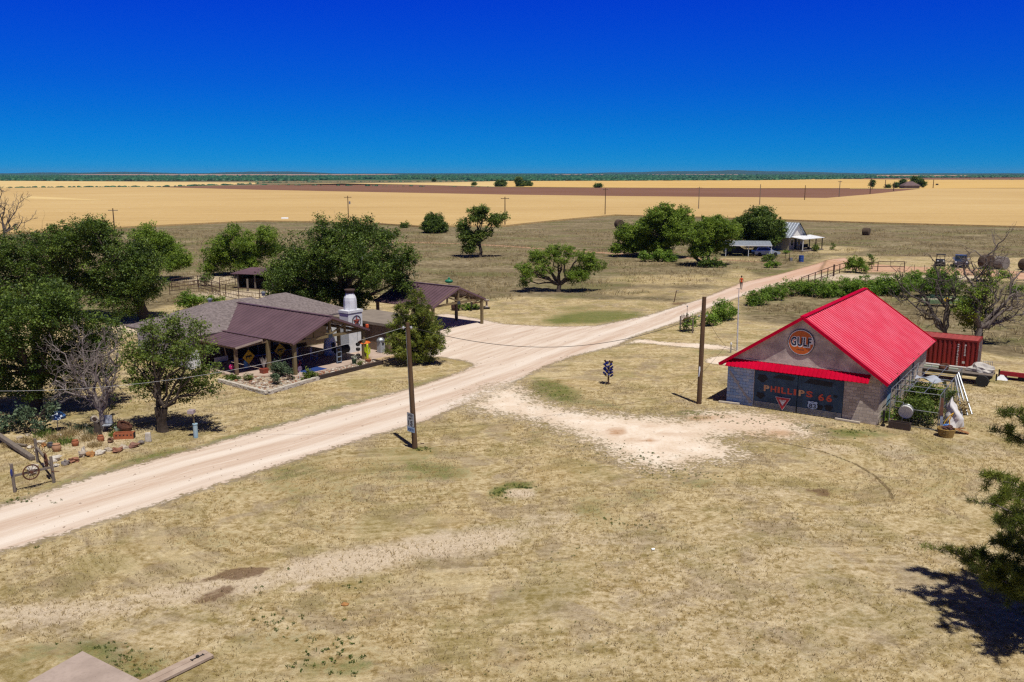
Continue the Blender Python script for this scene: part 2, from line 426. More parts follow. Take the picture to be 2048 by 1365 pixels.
SHINGLE = M('shingle roof', (.235, .195, .19), (.15, .122, .12), 4.5, .95, bump=.8, contrast=.12)
PLANK = M('brown planks', (.23, .16, .115), (.13, .088, .062), 2.2, .85, stretch=(9, 9, .5), bump=.3)
STONE = M('limestone', (.52, .45, .36), (.34, .28, .215), 3, .9, bump=.5)
STONEW = M('white limestone', (.66, .61, .53), (.45, .40, .33), 4, .9, bump=.5)
STONER = M('red sandstone', (.36, .17, .10), (.24, .11, .07), 4, .9, bump=.5)
STONEO = M('orange sandstone', (.50, .25, .08), (.34, .16, .06), 4, .9, bump=.5)
L_OAK = leaf_mat('dark oak leaves', (.016, .034, .005), (.066, .118, .013), (.195, .27, .04), .28)
L_ELM = leaf_mat('olive elm leaves', (.03, .055, .009), (.105, .165, .023), (.24, .30, .055), .32)
L_MESQ = leaf_mat('mesquite leaves', (.05, .09, .01), (.165, .265, .027), (.33, .44, .06), .45)
L_PINE = leaf_mat('pine needles', (.03, .05, .007), (.13, .17, .02), (.33, .36, .06), .25)
L_BUSH = leaf_mat('shrub leaves', (.04, .085, .01), (.14, .25, .025), (.28, .41, .055), .4)
L_YEL = leaf_mat('yellow green leaves', (.09, .12, .01), (.23, .28, .02), (.38, .42, .06), .4)
L_CACT = leaf_mat('grey green agave', (.035, .06, .03), (.075, .115, .055), (.14, .19, .10), .1)
L_DRY = leaf_mat('dry stems', (.20, .145, .06), (.38, .285, .13), (.58, .46, .245), .25)
# ------------------------------------------------------------------ camera, sun, sky
cam = bpy.data.cameras.new('camera'); co = bpy.data.objects.new('camera', cam); COL.objects.link(co)
cam.sensor_width = 36.0; cam.lens = 36.0 * F / 2048.0; cam.clip_end = 90000; cam.clip_start = .1
co.location = (0, 0, CAMH); co.rotation_euler = (PI / 2 - TH, 0, 0); SC.camera = co
SUN_EL, SUN_XY = R(67), (.42, -.907)
sl = bpy.data.lights.new('sun', 'SUN'); sl.energy = SUN_E; sl.angle = R(.53); sl.color = (1.0, .955, .88)
so = bpy.data.objects.new('sun', sl); COL.objects.link(so); so.location = (30, -60, 120)
sd = Vector((SUN_XY[0] * math.cos(SUN_EL), SUN_XY[1] * math.cos(SUN_EL), math.sin(SUN_EL)))
so.rotation_euler = sd.to_track_quat('Z', 'Y').to_euler()
w = bpy.data.worlds.new('World'); SC.world = w; w.use_nodes = True
k = NT(w.node_tree); w.node_tree.nodes.clear()
wo = k.n('ShaderNodeOutputWorld'); bg = k.n('ShaderNodeBackground'); k.nt.links.new(bg.outputs[0], wo.inputs[0])
sky = k.n('ShaderNodeTexSky', sky_type='NISHITA'); sky.sun_disc = False; sky.sun_elevation = SUN_EL
sky.sun_rotation = math.atan2(SUN_XY[0], SUN_XY[1]); sky.air_density = 1.0; sky.dust_density = 0.0; sky.ozone_density = 4.0; sky.altitude = 500
sep = k.n('ShaderNodeSeparateXYZ'); k.set(sep.inputs[0], k.n('ShaderNodeTexCoord').outputs['Generated'])
tint = k.ramp(sep.outputs[2], SKY_STOPS)
k.set(bg.inputs[0], k.mix(1.0, sky.outputs[0], tint, 'MULTIPLY')); bg.inputs[1].default_value = SKY_E
SC.view_settings.view_transform = 'Standard'; SC.view_settings.look = 'None'; SC.view_settings.exposure = EXPO; SC.view_settings.gamma = 1.0
cy = SC.cycles
cy.max_bounces = 6; cy.diffuse_bounces = 3; cy.glossy_bounces = 2; cy.transmission_bounces = 3; cy.transparent_max_bounces = 12; cy.volume_bounces = 0
cy.caustics_reflective = False; cy.caustics_refractive = False; cy.sample_clamp_indirect = 4
cy.use_denoising = False
cy.use_adaptive_sampling = False
try: cy.pixel_filter_type = 'BLACKMAN_HARRIS'; cy.filter_width = 1.35
except Exception: pass

# ------------------------------------------------------------------ ground and everything laid on it
def sdist(P, poly):
    """signed distance (inside > 0) of points (n,2) to a polygon"""
    poly = np.asarray(poly, float); n = len(poly); d = np.full(len(P), 1e9); ins = np.zeros(len(P), bool)
    for i in range(n):
        a, b = poly[i], poly[(i + 1) % n]; ab = b - a
        t = np.clip(((P - a) @ ab) / max(ab @ ab, 1e-9), 0, 1)
        d = np.minimum(d, np.hypot(*(P - (a + t[:, None] * ab)).T))
        c = (a[1] > P[:, 1]) != (b[1] > P[:, 1])
        with np.errstate(divide='ignore', invalid='ignore'):
            ins ^= c & (P[:, 0] < (b[0] - a[0]) * (P[:, 1] - a[1]) / (b[1] - a[1] if b[1] != a[1] else 1e-9) + a[0])
    return np.where(ins, d, -d)

def linedist(P, line):
    line = np.asarray(line, float); best = np.full(len(P), 1e9); lat = np.zeros(len(P)); lon = np.zeros(len(P)); acc = 0.0
    for a, b in zip(line[:-1], line[1:]):
        ab = b - a; L = np.hypot(*ab); t = np.clip(((P - a) @ ab) / (L * L), 0, 1)
        q = P - (a + t[:, None] * ab); d = np.hypot(*q.T)
        sgn = np.sign(ab[0] * q[:, 1] - ab[1] * q[:, 0]); m = d < best
        best[m] = d[m]; lat[m] = (d * sgn)[m]; lon[m] = (acc + t * L)[m]; acc += L
    return lat, lon

def px_poly(pts, z=0.0): return [g(x, y, z) for x, y in pts]

def sheet(name, poly, z, res, mat, fade, line=None, far=None, grow=0.0):
    poly = np.asarray(poly, float)
    x0, y0 = poly.min(0) - grow - res; x1, y1 = poly.max(0) + grow + res
    nx, ny = int((x1 - x0) / res) + 2, int((y1 - y0) / res) + 2
    X, Y = np.meshgrid(x0 + np.arange(nx) * res, y0 + np.arange(ny) * res)
    P = np.stack([X.ravel(), Y.ravel()], 1); D = sdist(P, poly)
    lat, lon = linedist(P, line) if line is not None else (P[:, 0], P[:, 1])
    idx = np.arange(nx * ny).reshape(ny, nx)
    Q = np.stack([idx[:-1, :-1], idx[:-1, 1:], idx[1:, 1:], idx[1:, :-1]], -1).reshape(-1, 4)
    Q = Q[(D[Q] > -grow).any(1)]
    use = np.unique(Q); mp = np.full(nx * ny, -1); mp[use] = np.arange(len(use))
    V = np.column_stack([P[use], np.full(len(use), z)])
    edge = np.clip((D + grow) / fade, 0, 1)[use]
    fr = np.zeros(len(use)) if far is None else np.clip(far(P[use]), 0, 1)
    o = raw_mesh(name, V, mp[Q], mat, None, {'edge': ('FLOAT', edge), 'lat': ('FLOAT', lat[use]), 'lon': ('FLOAT', lon[use]), 'far': ('FLOAT', fr)})
    return tag(o, kind='structure')

ROAD = px_poly([(-90, 1036), (0, 1010), (200, 947), (400, 893), (560, 848), (700, 808), (830, 773), (925, 741), (944, 730), (930, 724), (885, 716), (830, 712), (770, 718), (745, 712),
                (800, 690), (850, 668), (868, 640), (872, 628), (900, 628), (960, 638), (1010, 648), (1100, 653), (1190, 652), (1290, 632), (1400, 598), (1480, 566), (1560, 548), (1620, 531), (1660, 519), (1690, 516), (1712, 522),
                (1690, 533), (1640, 548), (1560, 572), (1490, 592), (1420, 617), (1370, 641), (1310, 661), (1270, 674), (1240, 692), (1150, 713), (1085, 738), (1035, 765), (1010, 790), (960, 803), (900, 824), (850, 846), (760, 871), (600, 921), (400, 985), (200, 1050), (0, 1110), (-90, 1140)])
ROADLINE = px_poly([(-120, 1096), (0, 1058), (200, 998), (400, 938), (600, 884), (800, 826), (930, 783), (1060, 738), (1180, 690), (1280, 655), (1400, 608), (1520, 570), (1640, 537), (1690, 524), (1800, 500)])
DIRT = px_poly([(930, 812), (985, 775), (1035, 766), (1060, 785), (1100, 811), (1202, 826), (1305, 832), (1373, 838), (1397, 822), (1469, 822), (1544, 828), (1606, 844), (1630, 872), (1590, 880), (1510, 872), (1442, 878), (1480, 896), (1500, 915), (1450, 925), (1400, 925),
                (1365, 940), (1300, 942), (1235, 922), (1180, 888), (1120, 862), (1040, 838), (960, 826)])
PATH = px_poly([(1225, 694), (1275, 676), (1340, 684), (1400, 686), (1470, 692), (1480, 702), (1420, 701), (1340, 694), (1280, 688)])
RING = px_poly([(1410, 722), (1425, 714), (1460, 712), (1500, 716), (1500, 732), (1440, 730), (1416, 727)])
REDROAD = px_poly([(1655, 520), (1740, 528), (1800, 533), (1900, 537), (2080, 546), (2300, 560), (2300, 580), (2080, 562), (1900, 548), (1800, 544), (1740, 545), (1690, 536), (1640, 546)])
TRACK = px_poly([(700, 487), (820, 484), (900, 486), (1000, 490), (1150, 501), (1280, 508), (1330, 512), (1480, 520), (1560, 526), (1560, 529), (1460, 523), (1330, 517), (1280, 513), (1150, 505), (1000, 494), (900, 489), (820, 487), (700, 490)])

def make_ground():
    xs = np.concatenate([[-60000, -20000, -6000, -2000, -700, -300, -180], np.arange(-130, 131, .65), [180, 300, 700, 2000, 6000, 20000, 60000]])
    ys = np.concatenate([[-30000, -3000, -300, -60, 0], np.arange(12, 110, .5), np.arange(110, 270, 1.0), [300, 500, 1200, 4000, 12000, 30000, 60000]])
    X, Y = np.meshgrid(xs, ys); V = np.column_stack([X.ravel(), Y.ravel(), np.zeros(X.size)])
    nx, ny = len(xs), len(ys); idx = np.arange(nx * ny).reshape(ny, nx)
    Q = np.stack([idx[:-1, :-1], idx[:-1, 1:], idx[1:, 1:], idx[1:, :-1]], -1).reshape(-1, 4)
    P = V[:, :2]
    near = (P[:, 1] > 11) & (P[:, 1] < 275) & (np.abs(P[:, 0]) < 135)
    mask = np.zeros((len(V), 4), np.float32)
    px = np.full(len(V), -9e3); py = np.full(len(V), -9e3)
    px[near], py[near] = project(V[near])
    def blob(ch, x, y, rx, ry, v, ang=0.0, p=2.0):
        c, s = math.cos(ang), math.sin(ang); a = ((px - x) * c + (py - y) * s) / rx; b = (-(px - x) * s + (py - y) * c) / ry
        mask[:, ch] = np.maximum(mask[:, ch], v * np.clip(1.25 - (a * a + b * b) ** (p / 2), 0, 1))
    # rough pasture: everything beyond the mown yard
    past = px_poly([(-3000, 640), (0, 640), (250, 640), (330, 612), (560, 590), (830, 590), (960, 604), (1040, 592), (1300, 606), (1345, 608), (1480, 562), (1560, 546), (1620, 528), (1660, 512), (2500, 520), (4000, 545), (4000, 400), (-3000, 400)])
    mask[:, 2] = np.where(near, np.clip(.5 + sdist(P, past) * .14, 0, 1), 1.0)
    past2 = px_poly([(1500, 592), (1560, 574), (1650, 549), (1750, 546), (2300, 580), (2300, 720), (2020, 716), (1900, 690), (1760, 640), (1560, 650), (1480, 640), (1480, 610)])
    mask[:, 2] = np.where(near, np.maximum(mask[:, 2], np.clip(.5 + sdist(P, past2) * .2, 0, 1)), mask[:, 2])
    mask[P[:, 1] <= 11, 2] = 0
    # paler mown or worn places inside the pasture
    for x, y, rx_, ry_, v in [(1350, 560, 190, 14, .75), (1300, 585, 150, 14, .55), (1660, 500, 100, 10, .7), (1450, 520, 120, 7, .6), (1260, 620, 120, 22, .8), (1560, 660, 60, 12, .5), (1480, 545, 40, 12, .6)]:
        c = np.clip(1.2 - ((px - x) / rx_) ** 2 - ((py - y) / ry_) ** 2, 0, 1) * v; mask[:, 2] *= (1 - c)
    # green grass
    for a in [(1185, 635, 110, 16, .95, -.04), (1145, 618, 50, 6, .5), (1115, 785, 66, 25, .85, .35), (1180, 806, 80, 9, .6, .12), (1400, 826, 60, 6, .8), (1500, 840, 60, 8, .7), (250, 935, 190, 16, .62, -.27), (520, 865, 150, 13, .75, -.25),
              (690, 812, 120, 8, .6, -.25), (520, 860, 30, 8, .9), (850, 765, 70, 6, .5, -.3), (40, 1005, 60, 10, .7), (650, 985, 160, 40, .38), (790, 935, 120, 45, .42), (880, 945, 60, 20, .4), (1010, 977, 30, 10, 1.0, -.5), (1055, 973, 25, 8, .8, .3),
              (1290, 990, 60, 22, .5), (1400, 968, 50, 14, .6), (1560, 760, 70, 10, .3), (1600, 850, 80, 8, .5), (1700, 868, 100, 12, .65), (1800, 905, 60, 10, .4), (200, 1310, 60, 40, .75, .3), (280, 1340, 60, 40, .75), (90, 1300, 90, 22, .6), (560, 1280, 160, 26, .42), (680, 1330, 90, 22, .6), (330, 1220, 60, 12, .3),
              (420, 1080, 120, 25, .35), (600, 940, 90, 20, .4, -.3), (1180, 1010, 50, 30, .4), (840, 898, 24, 6, .9), (1430, 705, 60, 6, .6), (1520, 690, 60, 9, .5), (1290, 750, 60, 12, .25), (60, 690, 60, 16, .5), (340, 740, 60, 10, .5), (1990, 760, 60, 9, .5), (1500, 800, 50, 10, .5), (1640, 1130, 60, 25, .25), (1180, 1240, 60, 20, .2), (1900, 960, 80, 25, .3)]:
        blob(0, *a)
    for a in [(1540, 545, 40, 10, .8), (1570, 540, 30, 9, .8), (1480, 535, 30, 6, .6), (1700, 520, 40, 6, .4), (880, 485, 60, 4, .7), (980, 489, 40, 3, .7), (1110, 540, 60, 10, .35), (1250, 560, 60, 6, .3), (1280, 490, 40, 6, .3), (1400, 550, 80, 8, .3), (1620, 460, 60, 5, .4), (640, 478, 90, 10, .3), (400, 500, 60, 10, .35)]:
        blob(0, *a)
    # worn pale soil
    for a in [(120, 1222, 200, 24, .62, -.05), (430, 1175, 210, 28, .66, -.14), (690, 1128, 180, 34, .80, -.16), (900, 1088, 200, 32, .70, -.13), (1090, 1040, 90, 18, .42, -.1), (600, 1178, 24, 9, .85, -.2), (60, 1250, 70, 16, .55), (1042, 988, 34, 11, .95), (1790, 900, 60, 22, .42), (1660, 900, 80, 14, .4), (1130, 1065, 40, 10, .35),
              (1950, 800, 60, 20, .3), (1950, 900, 60, 25, .35), (1540, 985, 110, 20, .3), (1210, 1080, 110, 18, .35), (260, 655, 40, 14, .9), (480, 590, 120, 10, .6), (420, 560, 80, 12, .5), (1680, 555, 110, 8, .8), (1850, 556, 160, 6, .7), (760, 650, 90, 20, .5), (1500, 700, 50, 8, .6), (930, 658, 40, 8, .3)]:
        blob(1, *a)
    blob(1, 1560, 1190, 620, 190, .24); blob(1, 160, 880, 170, 34, .42); blob(1, 300, 1250, 420, 60, .22)
    # bare reddish-brown soil
    for a in [(480, 1147, 64, 13, .95, -.12), (430, 1190, 60, 16, .62, -.35), (380, 1165, 50, 9, .5), (1640, 985, 34, 9, .7, .25), (1365, 608, 30, 4, .6), (1320, 590, 30, 4, .3), (1690, 1210, 20, 8, .3), (690, 1211, 10, 5, .5), (1300, 1190, 30, 12, .3), (1790, 930, 40, 8, .3), (1130, 1165, 30, 10, .35), (330, 1200, 40, 8, .4), (1960, 1010, 50, 9, .3)]:
        blob(3, *a)
    lat, lon = linedist(P, [g(740, 985), g(1050, 968), g(1330, 905), g(1560, 905)])
    mow = np.where(near, np.abs(lat), 0)
    o = raw_mesh('ground', V, Q, sheet_mat('dry grass ground', 'ground'), None, {'mask': ('FLOAT_COLOR', mask), 'mow': ('FLOAT', mow)})
    tag(o, kind='structure')
make_ground()
sheet('road', ROAD, .006, .4, sheet_mat('caliche road', 'road'), 2.0, ROADLINE, lambda P: (P[:, 1] - 92) / 45, .55)
def stains(P):
    px, py = project(np.column_stack([P, np.zeros(len(P))])); o = np.zeros(len(P))
    for x, y, a, b, v in ((1232, 864, 22, 8, 1.6), (1264, 881, 16, 4, 1.2), (1300, 882, 14, 4, 1.1), (1330, 868, 20, 4, .5), (1300, 852, 22, 4, .45), (1400, 838, 34, 7, 1.2), (1440, 834, 40, 6, .6), (1540, 868, 60, 10, .9), (1500, 850, 90, 22, .42), (1560, 838, 70, 14, .45), (1370, 870, 60, 5, .35)):
        o = np.maximum(o, v * np.clip(1.3 - ((px - x) / a) ** 2 - ((py - y) / b) ** 2, 0, 1))
    return o
sheet('bare_dirt', DIRT, .010, .35, sheet_mat('bare dirt', 'dirt'), 6.5, None, stains, 3.0)
sheet('path', PATH, .012, .35, sheet_mat('path dirt', 'dirt'), 1.8, None, None, .5)
sheet('path', RING, .013, .35, MATS.get('x') or bpy.data.materials['path dirt'], .9, None, None, .4)
sheet('red_road', REDROAD, .014, .8, sheet_mat('red dirt road', 'red'), 2.4, None, None, .9)
sheet('farm_track', TRACK, .016, 1.0, sheet_mat('track dirt', 'red'), 4.5, None, None, .4)

def strip(line, w):
    L = np.array(px_poly(line)); t = np.gradient(L, axis=0); t /= np.linalg.norm(t, axis=1)[:, None]; n = np.column_stack([-t[:, 1], t[:, 0]]) * w / 2
    return np.concatenate([L + n, (L - n)[::-1]])
TM = sheet_mat('tyre mark soil', 'mark')
sheet('tyre_track', strip([(1520, 880), (1590, 891), (1650, 905), (1710, 928), (1750, 952), (1778, 980), (1786, 1000)], .30), .008, .12, TM, .22)
sheet('tyre_track', strip([(1300, 1008), (1420, 1030), (1560, 1040), (1680, 1036), (1760, 1022), (1830, 1000)], .22), .008, .15, TM, .5)

def loose_stones():
    rng = np.random.default_rng(21); n = 9000
    y = np.sqrt(rng.uniform(24 ** 2, 95 ** 2, n)); x = (rng.random(n) * 2 - 1) * y * .6; P = np.column_stack([x, y])
    d = np.maximum(sdist(P, np.array(ROAD)), sdist(P, np.array(DIRT))); P = P[(d > -.8) & (rng.random(n) < np.where(d < 1.0, 1, .45))]; m = len(P)
    r = .018 + .045 * rng.random(m) ** 3; o = np.array([(1, 0, 0), (0, 1, 0), (-1, 0, 0), (0, -1, 0), (0, 0, .8), (0, 0, -.3)])
    V = np.zeros((m, 6, 3)); k_ = r[:, None, None] * (o[None] * rng.uniform(.7, 1.3, (m, 6, 1))); V[:, :, :2] = P[:, None, :]; V += k_; V[:, :, 2] += .012
    f = np.array([(0, 1, 4), (1, 2, 4), (2, 3, 4), (3, 0, 4), (1, 0, 5), (2, 1, 5), (3, 2, 5), (0, 3, 5)])
    Q = (f[None] + (np.arange(m) * 6)[:, None, None]).reshape(-1, 3)
    tag(raw_mesh('loose_stones', V.reshape(-1, 3), Q, M('loose stone', (.58, .46, .36), (.34, .25, .18), 1.7, .95, world=True), None, None, 3), kind='stuff')
loose_stones()

def flat(name, pts, z, mat, thick=0.0, px=True):
    P = px_poly(pts) if px else pts
    mb = MB()
    if thick: mb.prism([(x, y) for x, y in P][::-1] if False else P, tr(0, 0, z), thick)
    else: mb.quad(*[(x, y, z) for x, y in P])
    return tag(mb.build(name, mat), kind='structure')

WHEAT = field_mat('ripe wheat', ((.40, .265, .11), (.56, .385, .165), (.69, .53, .275)), (1, .10), .8, .55, (.42, .27, .10))
WHEATP = field_mat('pale stubble', ((.52, .36, .14), (.66, .48, .21), (.76, .59, .30)), (1, .1), .3, .3)
PLOW = field_mat('ploughed soil', ((.135, .066, .043), (.215, .11, .068), (.30, .17, .11)), (1, .25), .5, .3, (.14, .08, .05))
PINKF = field_mat('pink bare field', ((.38, .20, .14), (.50, .29, .2), (.6, .4, .28)), (1, .1), .02, .3)
SCRUB = field_mat('scrub land', ((.02, .06, .03), (.045, .11, .05), (.13, .14, .07)), (1, .1), .012, .3)
def fld(name, pts, z, mat): return flat(name, pts[::-1], z, mat)
SB = fld('scrub_land', [(-4000, 361.5), (6000, 361.5), (40000, 347.55), (-36000, 347.55)], .02, SCRUB)
# near wheat with a standing edge
near_edge = [(-900, 500), (-300, 478), (60, 468), (206, 459), (350, 452), (512, 444), (640, 446), (760, 450), (839, 455), (1012, 454), (1054, 449), (1163, 438), (1230, 432), (1387, 436), (1568, 442), (1750, 448), (2048, 456), (2500, 468), (3400, 490)]
P1 = px_poly(near_edge) + px_poly([(4200, 400), (2800, 376), (1846, 378.5), (1738, 390.5), (1652, 398), (1512, 396.5), (1256, 394.2), (1012, 391), (756, 386), (512, 381), (298, 375), (0, 377), (-600, 380), (-2500, 395)])
mb = MB(); mb.prism(P1, tr(0, 0, .02), .45)
tag(mb.build('wheat_field', WHEAT), kind='structure')
fld('ploughed_field', [(298, 375), (512, 381), (756, 386), (1012, 391), (1256, 394.2), (1512, 396.5), (1652, 398), (1738, 390.5), (1846, 378.8), (1830, 378), (1730, 377.6), (1512, 377.6), (1256, 376.6), (1012, 375.2), (830, 370.5), (660, 368), (512, 371)], .10, PLOW)
fld('stubble_field', [(-900, 379.5), (0, 377), (298, 374.6), (430, 371.5), (520, 368.5), (512, 365.8), (270, 364), (0, 362), (-900, 360)], .16, WHEATP)
fld('stubble_field', [(520, 370.5), (660, 367.6), (830, 370), (1012, 374.8), (1018, 362.5), (900, 365.5), (740, 367)], .16, WHEATP)
fld('wheat_field', [(1012, 374.6), (1256, 376.2), (1512, 377.2), (1730, 377.2), (1840, 378), (2048, 377), (2800, 374), (2800, 360.3), (2048, 360.3), (1840, 360), (1640, 358.5), (1512, 360), (1256, 362), (1018, 362.8)], .22, field_mat('far wheat', ((.50, .32, .10), (.62, .41, .145), (.72, .51, .2)), (1, .05), .1, .2))
fld('ploughed_field', [(1600, 358.2), (1840, 360), (2048, 360.2), (2800, 360.2), (2800, 355.2), (2048, 355.4), (1840, 356.2), (1700, 357.2)], .24, PLOW)
fld('pink_field', [(40, 347.9), (170, 350.4), (420, 352.0), (780, 350.6), (800, 349.5), (420, 349.2), (230, 347.9)], 1.5, PINKF)
fld('pink_field', [(1100, 350.2), (1210, 350.6), (1215, 349.6), (1105, 349.4)], 1.5, PINKF)
fld('pink_field', [(1290, 349.8), (1500, 350.4), (1490, 349.3), (1300, 349.1)], 1.5, PINKF)
fld('pink_field', [(1740, 353.6), (1940, 353.8), (1930, 351.6), (1760, 351.2)], 1.2, PINKF)
fld('pale_lane', [(1700, 378.6), (1848, 378.6), (1848, 377.9), (1700, 377.9)], .3, bpy.data.materials['pale stubble'])
# mown strip of wheat, upper left
fld('wheat_swath', [(60, 394.5), (130, 398), (205, 402.5), (200, 403.3), (120, 401.0), (40, 399)], .5, WHEATP)

def woods():
    """far mesquite scrub: a canopy of thousands of crowns that merge into one mass"""
    rng = np.random.default_rng(5); V = []; Q = []; T = []
    n = 17000
    yy = 1750 * (9000 / 1750) ** (rng.random(n) ** 1.3); xx = (rng.random(n) * 2 - 1) * (yy * .68 + 100)
    yl = np.interp(CX + F * xx / yy, [-600, 0, 270, 512, 660, 900, 1018, 1256, 1512, 1640, 1840, 2048, 2800], [1900, 1760, 1650, 1600, 1500, 1500, 1700, 1760, 1880, 2150, 2900, 3000, 3000])
    dens = np.array([mnoise.noise((x * .0022, y * .0007, 3.0)) for x, y in zip(xx, yy)])
    row = CY - F * np.tan(np.arctan(-CAMH / yy) + TH)
    pxx = CX + F * xx / yy
    gap = ((pxx > 40) & (pxx < 800) & (row < 352) & (row > 347.8)) | ((pxx > 1100) & (pxx < 1215) & (row < 350.8)) | ((pxx > 1300) & (pxx < 1500) & (row < 350.6)) | ((pxx > 1740) & (pxx < 1940) & (row < 353.9))
    keep = (yy > yl) & (dens > -.28) & ~gap
    xx, yy = xx[keep], yy[keep]; n0 = len(xx)
    for (x0, y0, x1, y1, c) in ((0, 377, 298, 374.8, 150), (298, 374.8, 520, 368.6, 110), (520, 370.5, 1012, 375.3, 60), (1018, 362.6, 1640, 358.6, 90), (1640, 358.4, 2040, 360.2, 50), (500, 366, 1018, 362.6, 160)):
        for _ in range(c):
            q = rng.random(); a = g(x0 + (x1 - x0) * q, y0 + (y1 - y0) * q + rng.normal() * .12); xx = np.append(xx, a[0]); yy = np.append(yy, a[1])
    m = len(xx)
    h = (2.6 + 3.6 * rng.random(m) ** 2) * (1 + .4 * np.clip((yy - 2500) / 5000, 0, 1)); h[n0:] = .5 + 1.6 * rng.random(m - n0) ** 2; r = h * (.9 + .9 * rng.random(m))
    prof = [(1.0, 0.0), (1.05, .4), (.62, .85), (.0, 1.0)]; ns = 6
    vs = np.zeros((m, ns * 3 + 1, 3), np.float32)
    for j in range(3):
        for i in range(ns):
            a = 2 * PI * i / ns; q = prof[j][0] * (.75 + .5 * rng.random(m))
            vs[:, j * ns + i, 0] = xx + r * q * math.cos(a); vs[:, j * ns + i, 1] = yy + r * q * math.sin(a); vs[:, j * ns + i, 2] = h * prof[j][1]
    vs[:, -1, 0] = xx; vs[:, -1, 1] = yy; vs[:, -1, 2] = h
    fq = []
    for j in range(2):
        for i in range(ns): fq.append((j * ns + i, j * ns + (i + 1) % ns, (j + 1) * ns + (i + 1) % ns, (j + 1) * ns + i))
    for i in range(0, ns, 2): fq.append((2 * ns + i, 2 * ns + (i + 1) % ns, 2 * ns + (i + 2) % ns, 3 * ns))
    fq = np.array(fq); nv = ns * 3 + 1
    Q = (fq[None] + (np.arange(m) * nv)[:, None, None]).reshape(-1, 4)
    tone = np.repeat(rng.random(m) * .6, nv)
    o = raw_mesh('far_woods', vs.reshape(-1, 3), Q, leaf_mat('far scrub', (.012, .05, .026), (.03, .115, .052), (.075, .17, .07), .0), None, {'tone': ('FLOAT', tone)})
    tag(o, kind='stuff')
woods()

def hills():
    rng = random.Random(3); mb = MB()
    for y, hh, s in ((11500, 26, 2.0), (15500, 78, 5.0)):
        xs = np.linspace(-14000, 14000, 240); top = []
        for x in xs:
            p = CX + F * x / y
            lump = 1.0 * max(0, 1 - abs((p - 200) / 260)) * .55 + max(0, 1 - ((p - 540) / 150) ** 2) * .6 + max(0, 1 - ((p - 1450) / 330) ** 2) * .75
            if y < 14000: lump = .55
            top.append(max(2, hh * (lump + .22 * mnoise.noise((x * .0011, s, 0)) + .10 * mnoise.noise((x * .006, s, 1)))))
        vs = [(x, y, -1) for x in xs] + [(x, y + 500, t) for x, t in zip(xs, top)] + [(x, y + 2500, -1) for x in xs]
        n = len(xs); fs = [(i, i + 1, n + i + 1, n + i) for i in range(n - 1)] + [(n + i, n + i + 1, 2 * n + i + 1, 2 * n + i) for i in range(n - 1)]
        mb.add(vs, fs)
    tag(mb.build('hills', M('wooded hills', (.03, .065, .04), (.02, .045, .03), .004, .95)), kind='structure')
hills()

# the air: one closed box round the scene
mb = MB(); mb.b2(-19000, 19000, -300, 18800, -1.2, 95)
hm = bpy.data.materials.new('haze air'); hm.use_nodes = True; hm.node_tree.nodes.clear()
ho = hm.node_tree.nodes.new('ShaderNodeOutputMaterial'); hv = hm.node_tree.nodes.new('ShaderNodeVolumePrincipled')
hv.inputs['Color'].default_value = HAZE_C; hv.inputs['Density'].default_value = HAZE_D; hv.inputs['Anisotropy'].default_value = 0.0
hm.node_tree.links.new(hv.outputs[0], ho.inputs['Volume'])
if HAZE_D > 0: tag(mb.build('haze', hm), kind='stuff')
# ------------------------------------------------------------------ plants
def leaf_mesh(name, P, size, mat, parent, rng, tone, aspect=.55, up=.35):
    n = len(P)
    nr = rng.normal(size=(n, 3)); nr /= np.linalg.norm(nr, axis=1)[:, None]; nr[:, 2] = np.abs(nr[:, 2]) + up; nr /= np.linalg.norm(nr, axis=1)[:, None]
    a = rng.normal(size=(n, 3)); t = np.cross(nr, a); t /= np.linalg.norm(t, axis=1)[:, None]; b = np.cross(nr, t)
    s = (np.full(n, size) * (.6 + .8 * rng.random(n)))[:, None] * .5
    V = np.stack([P + t * s, P + b * s * aspect, P - t * s, P - b * s * aspect], 1).reshape(-1, 3)
    Q = np.arange(4 * n).reshape(n, 4)
    return raw_mesh(name, V, Q, mat, parent, {'tone': ('FLOAT', np.repeat(np.clip(tone, 0, 1), 4))})

def clumps(spheres, dens, rc, per, rng, shell=.42, flat=.85):
    """leaf positions: clumps scattered through the spheres of the crown"""
    out = []; tones = []; cents = []
    for c, r in spheres:
        n = max(3, int(dens * r * r))
        d = rng.normal(size=(n, 3)); d /= np.linalg.norm(d, axis=1)[:, None]
        u = rng.random(n) ** shell; u = np.where(rng.random(n) < .16, rng.uniform(.98, 1.22, n), u); p = np.array(c) + d * (r * u)[:, None] * np.array([1, 1, flat])
        for q in p:
            rr = rc * (.55 + .9 * rng.random()); k = max(4, int(per * (.6 + .8 * rng.random())))
            l = rng.normal(size=(k, 3)) * rr * .52 * np.array([1, 1, .75]); out.append(q + l)
            tones.append(np.clip(.5 + .21 * rng.normal() + .20 * rng.normal(size=k), 0, 1)); cents.append(q)
    return np.concatenate(out), np.concatenate(tones), np.array(cents)

def limb(mb, a, b, r0, r1, rng, n=5, wob=.12, sag=0.0, sides=6):
    a = np.array(a, float); b = np.array(b, float); L = np.linalg.norm(b - a)
    pts = []
    for i in range(n + 1):
        t = i / n; p = a + (b - a) * t
        if 0 < i < n: p = p + rng.normal(size=3) * L * wob * .4
        p[2] += sag * L * math.sin(PI * t); pts.append(p)
    mb.tube(pts, [r0 + (r1 - r0) * (i / n) for i in range(n + 1)], sides, cap=False)
    return pts

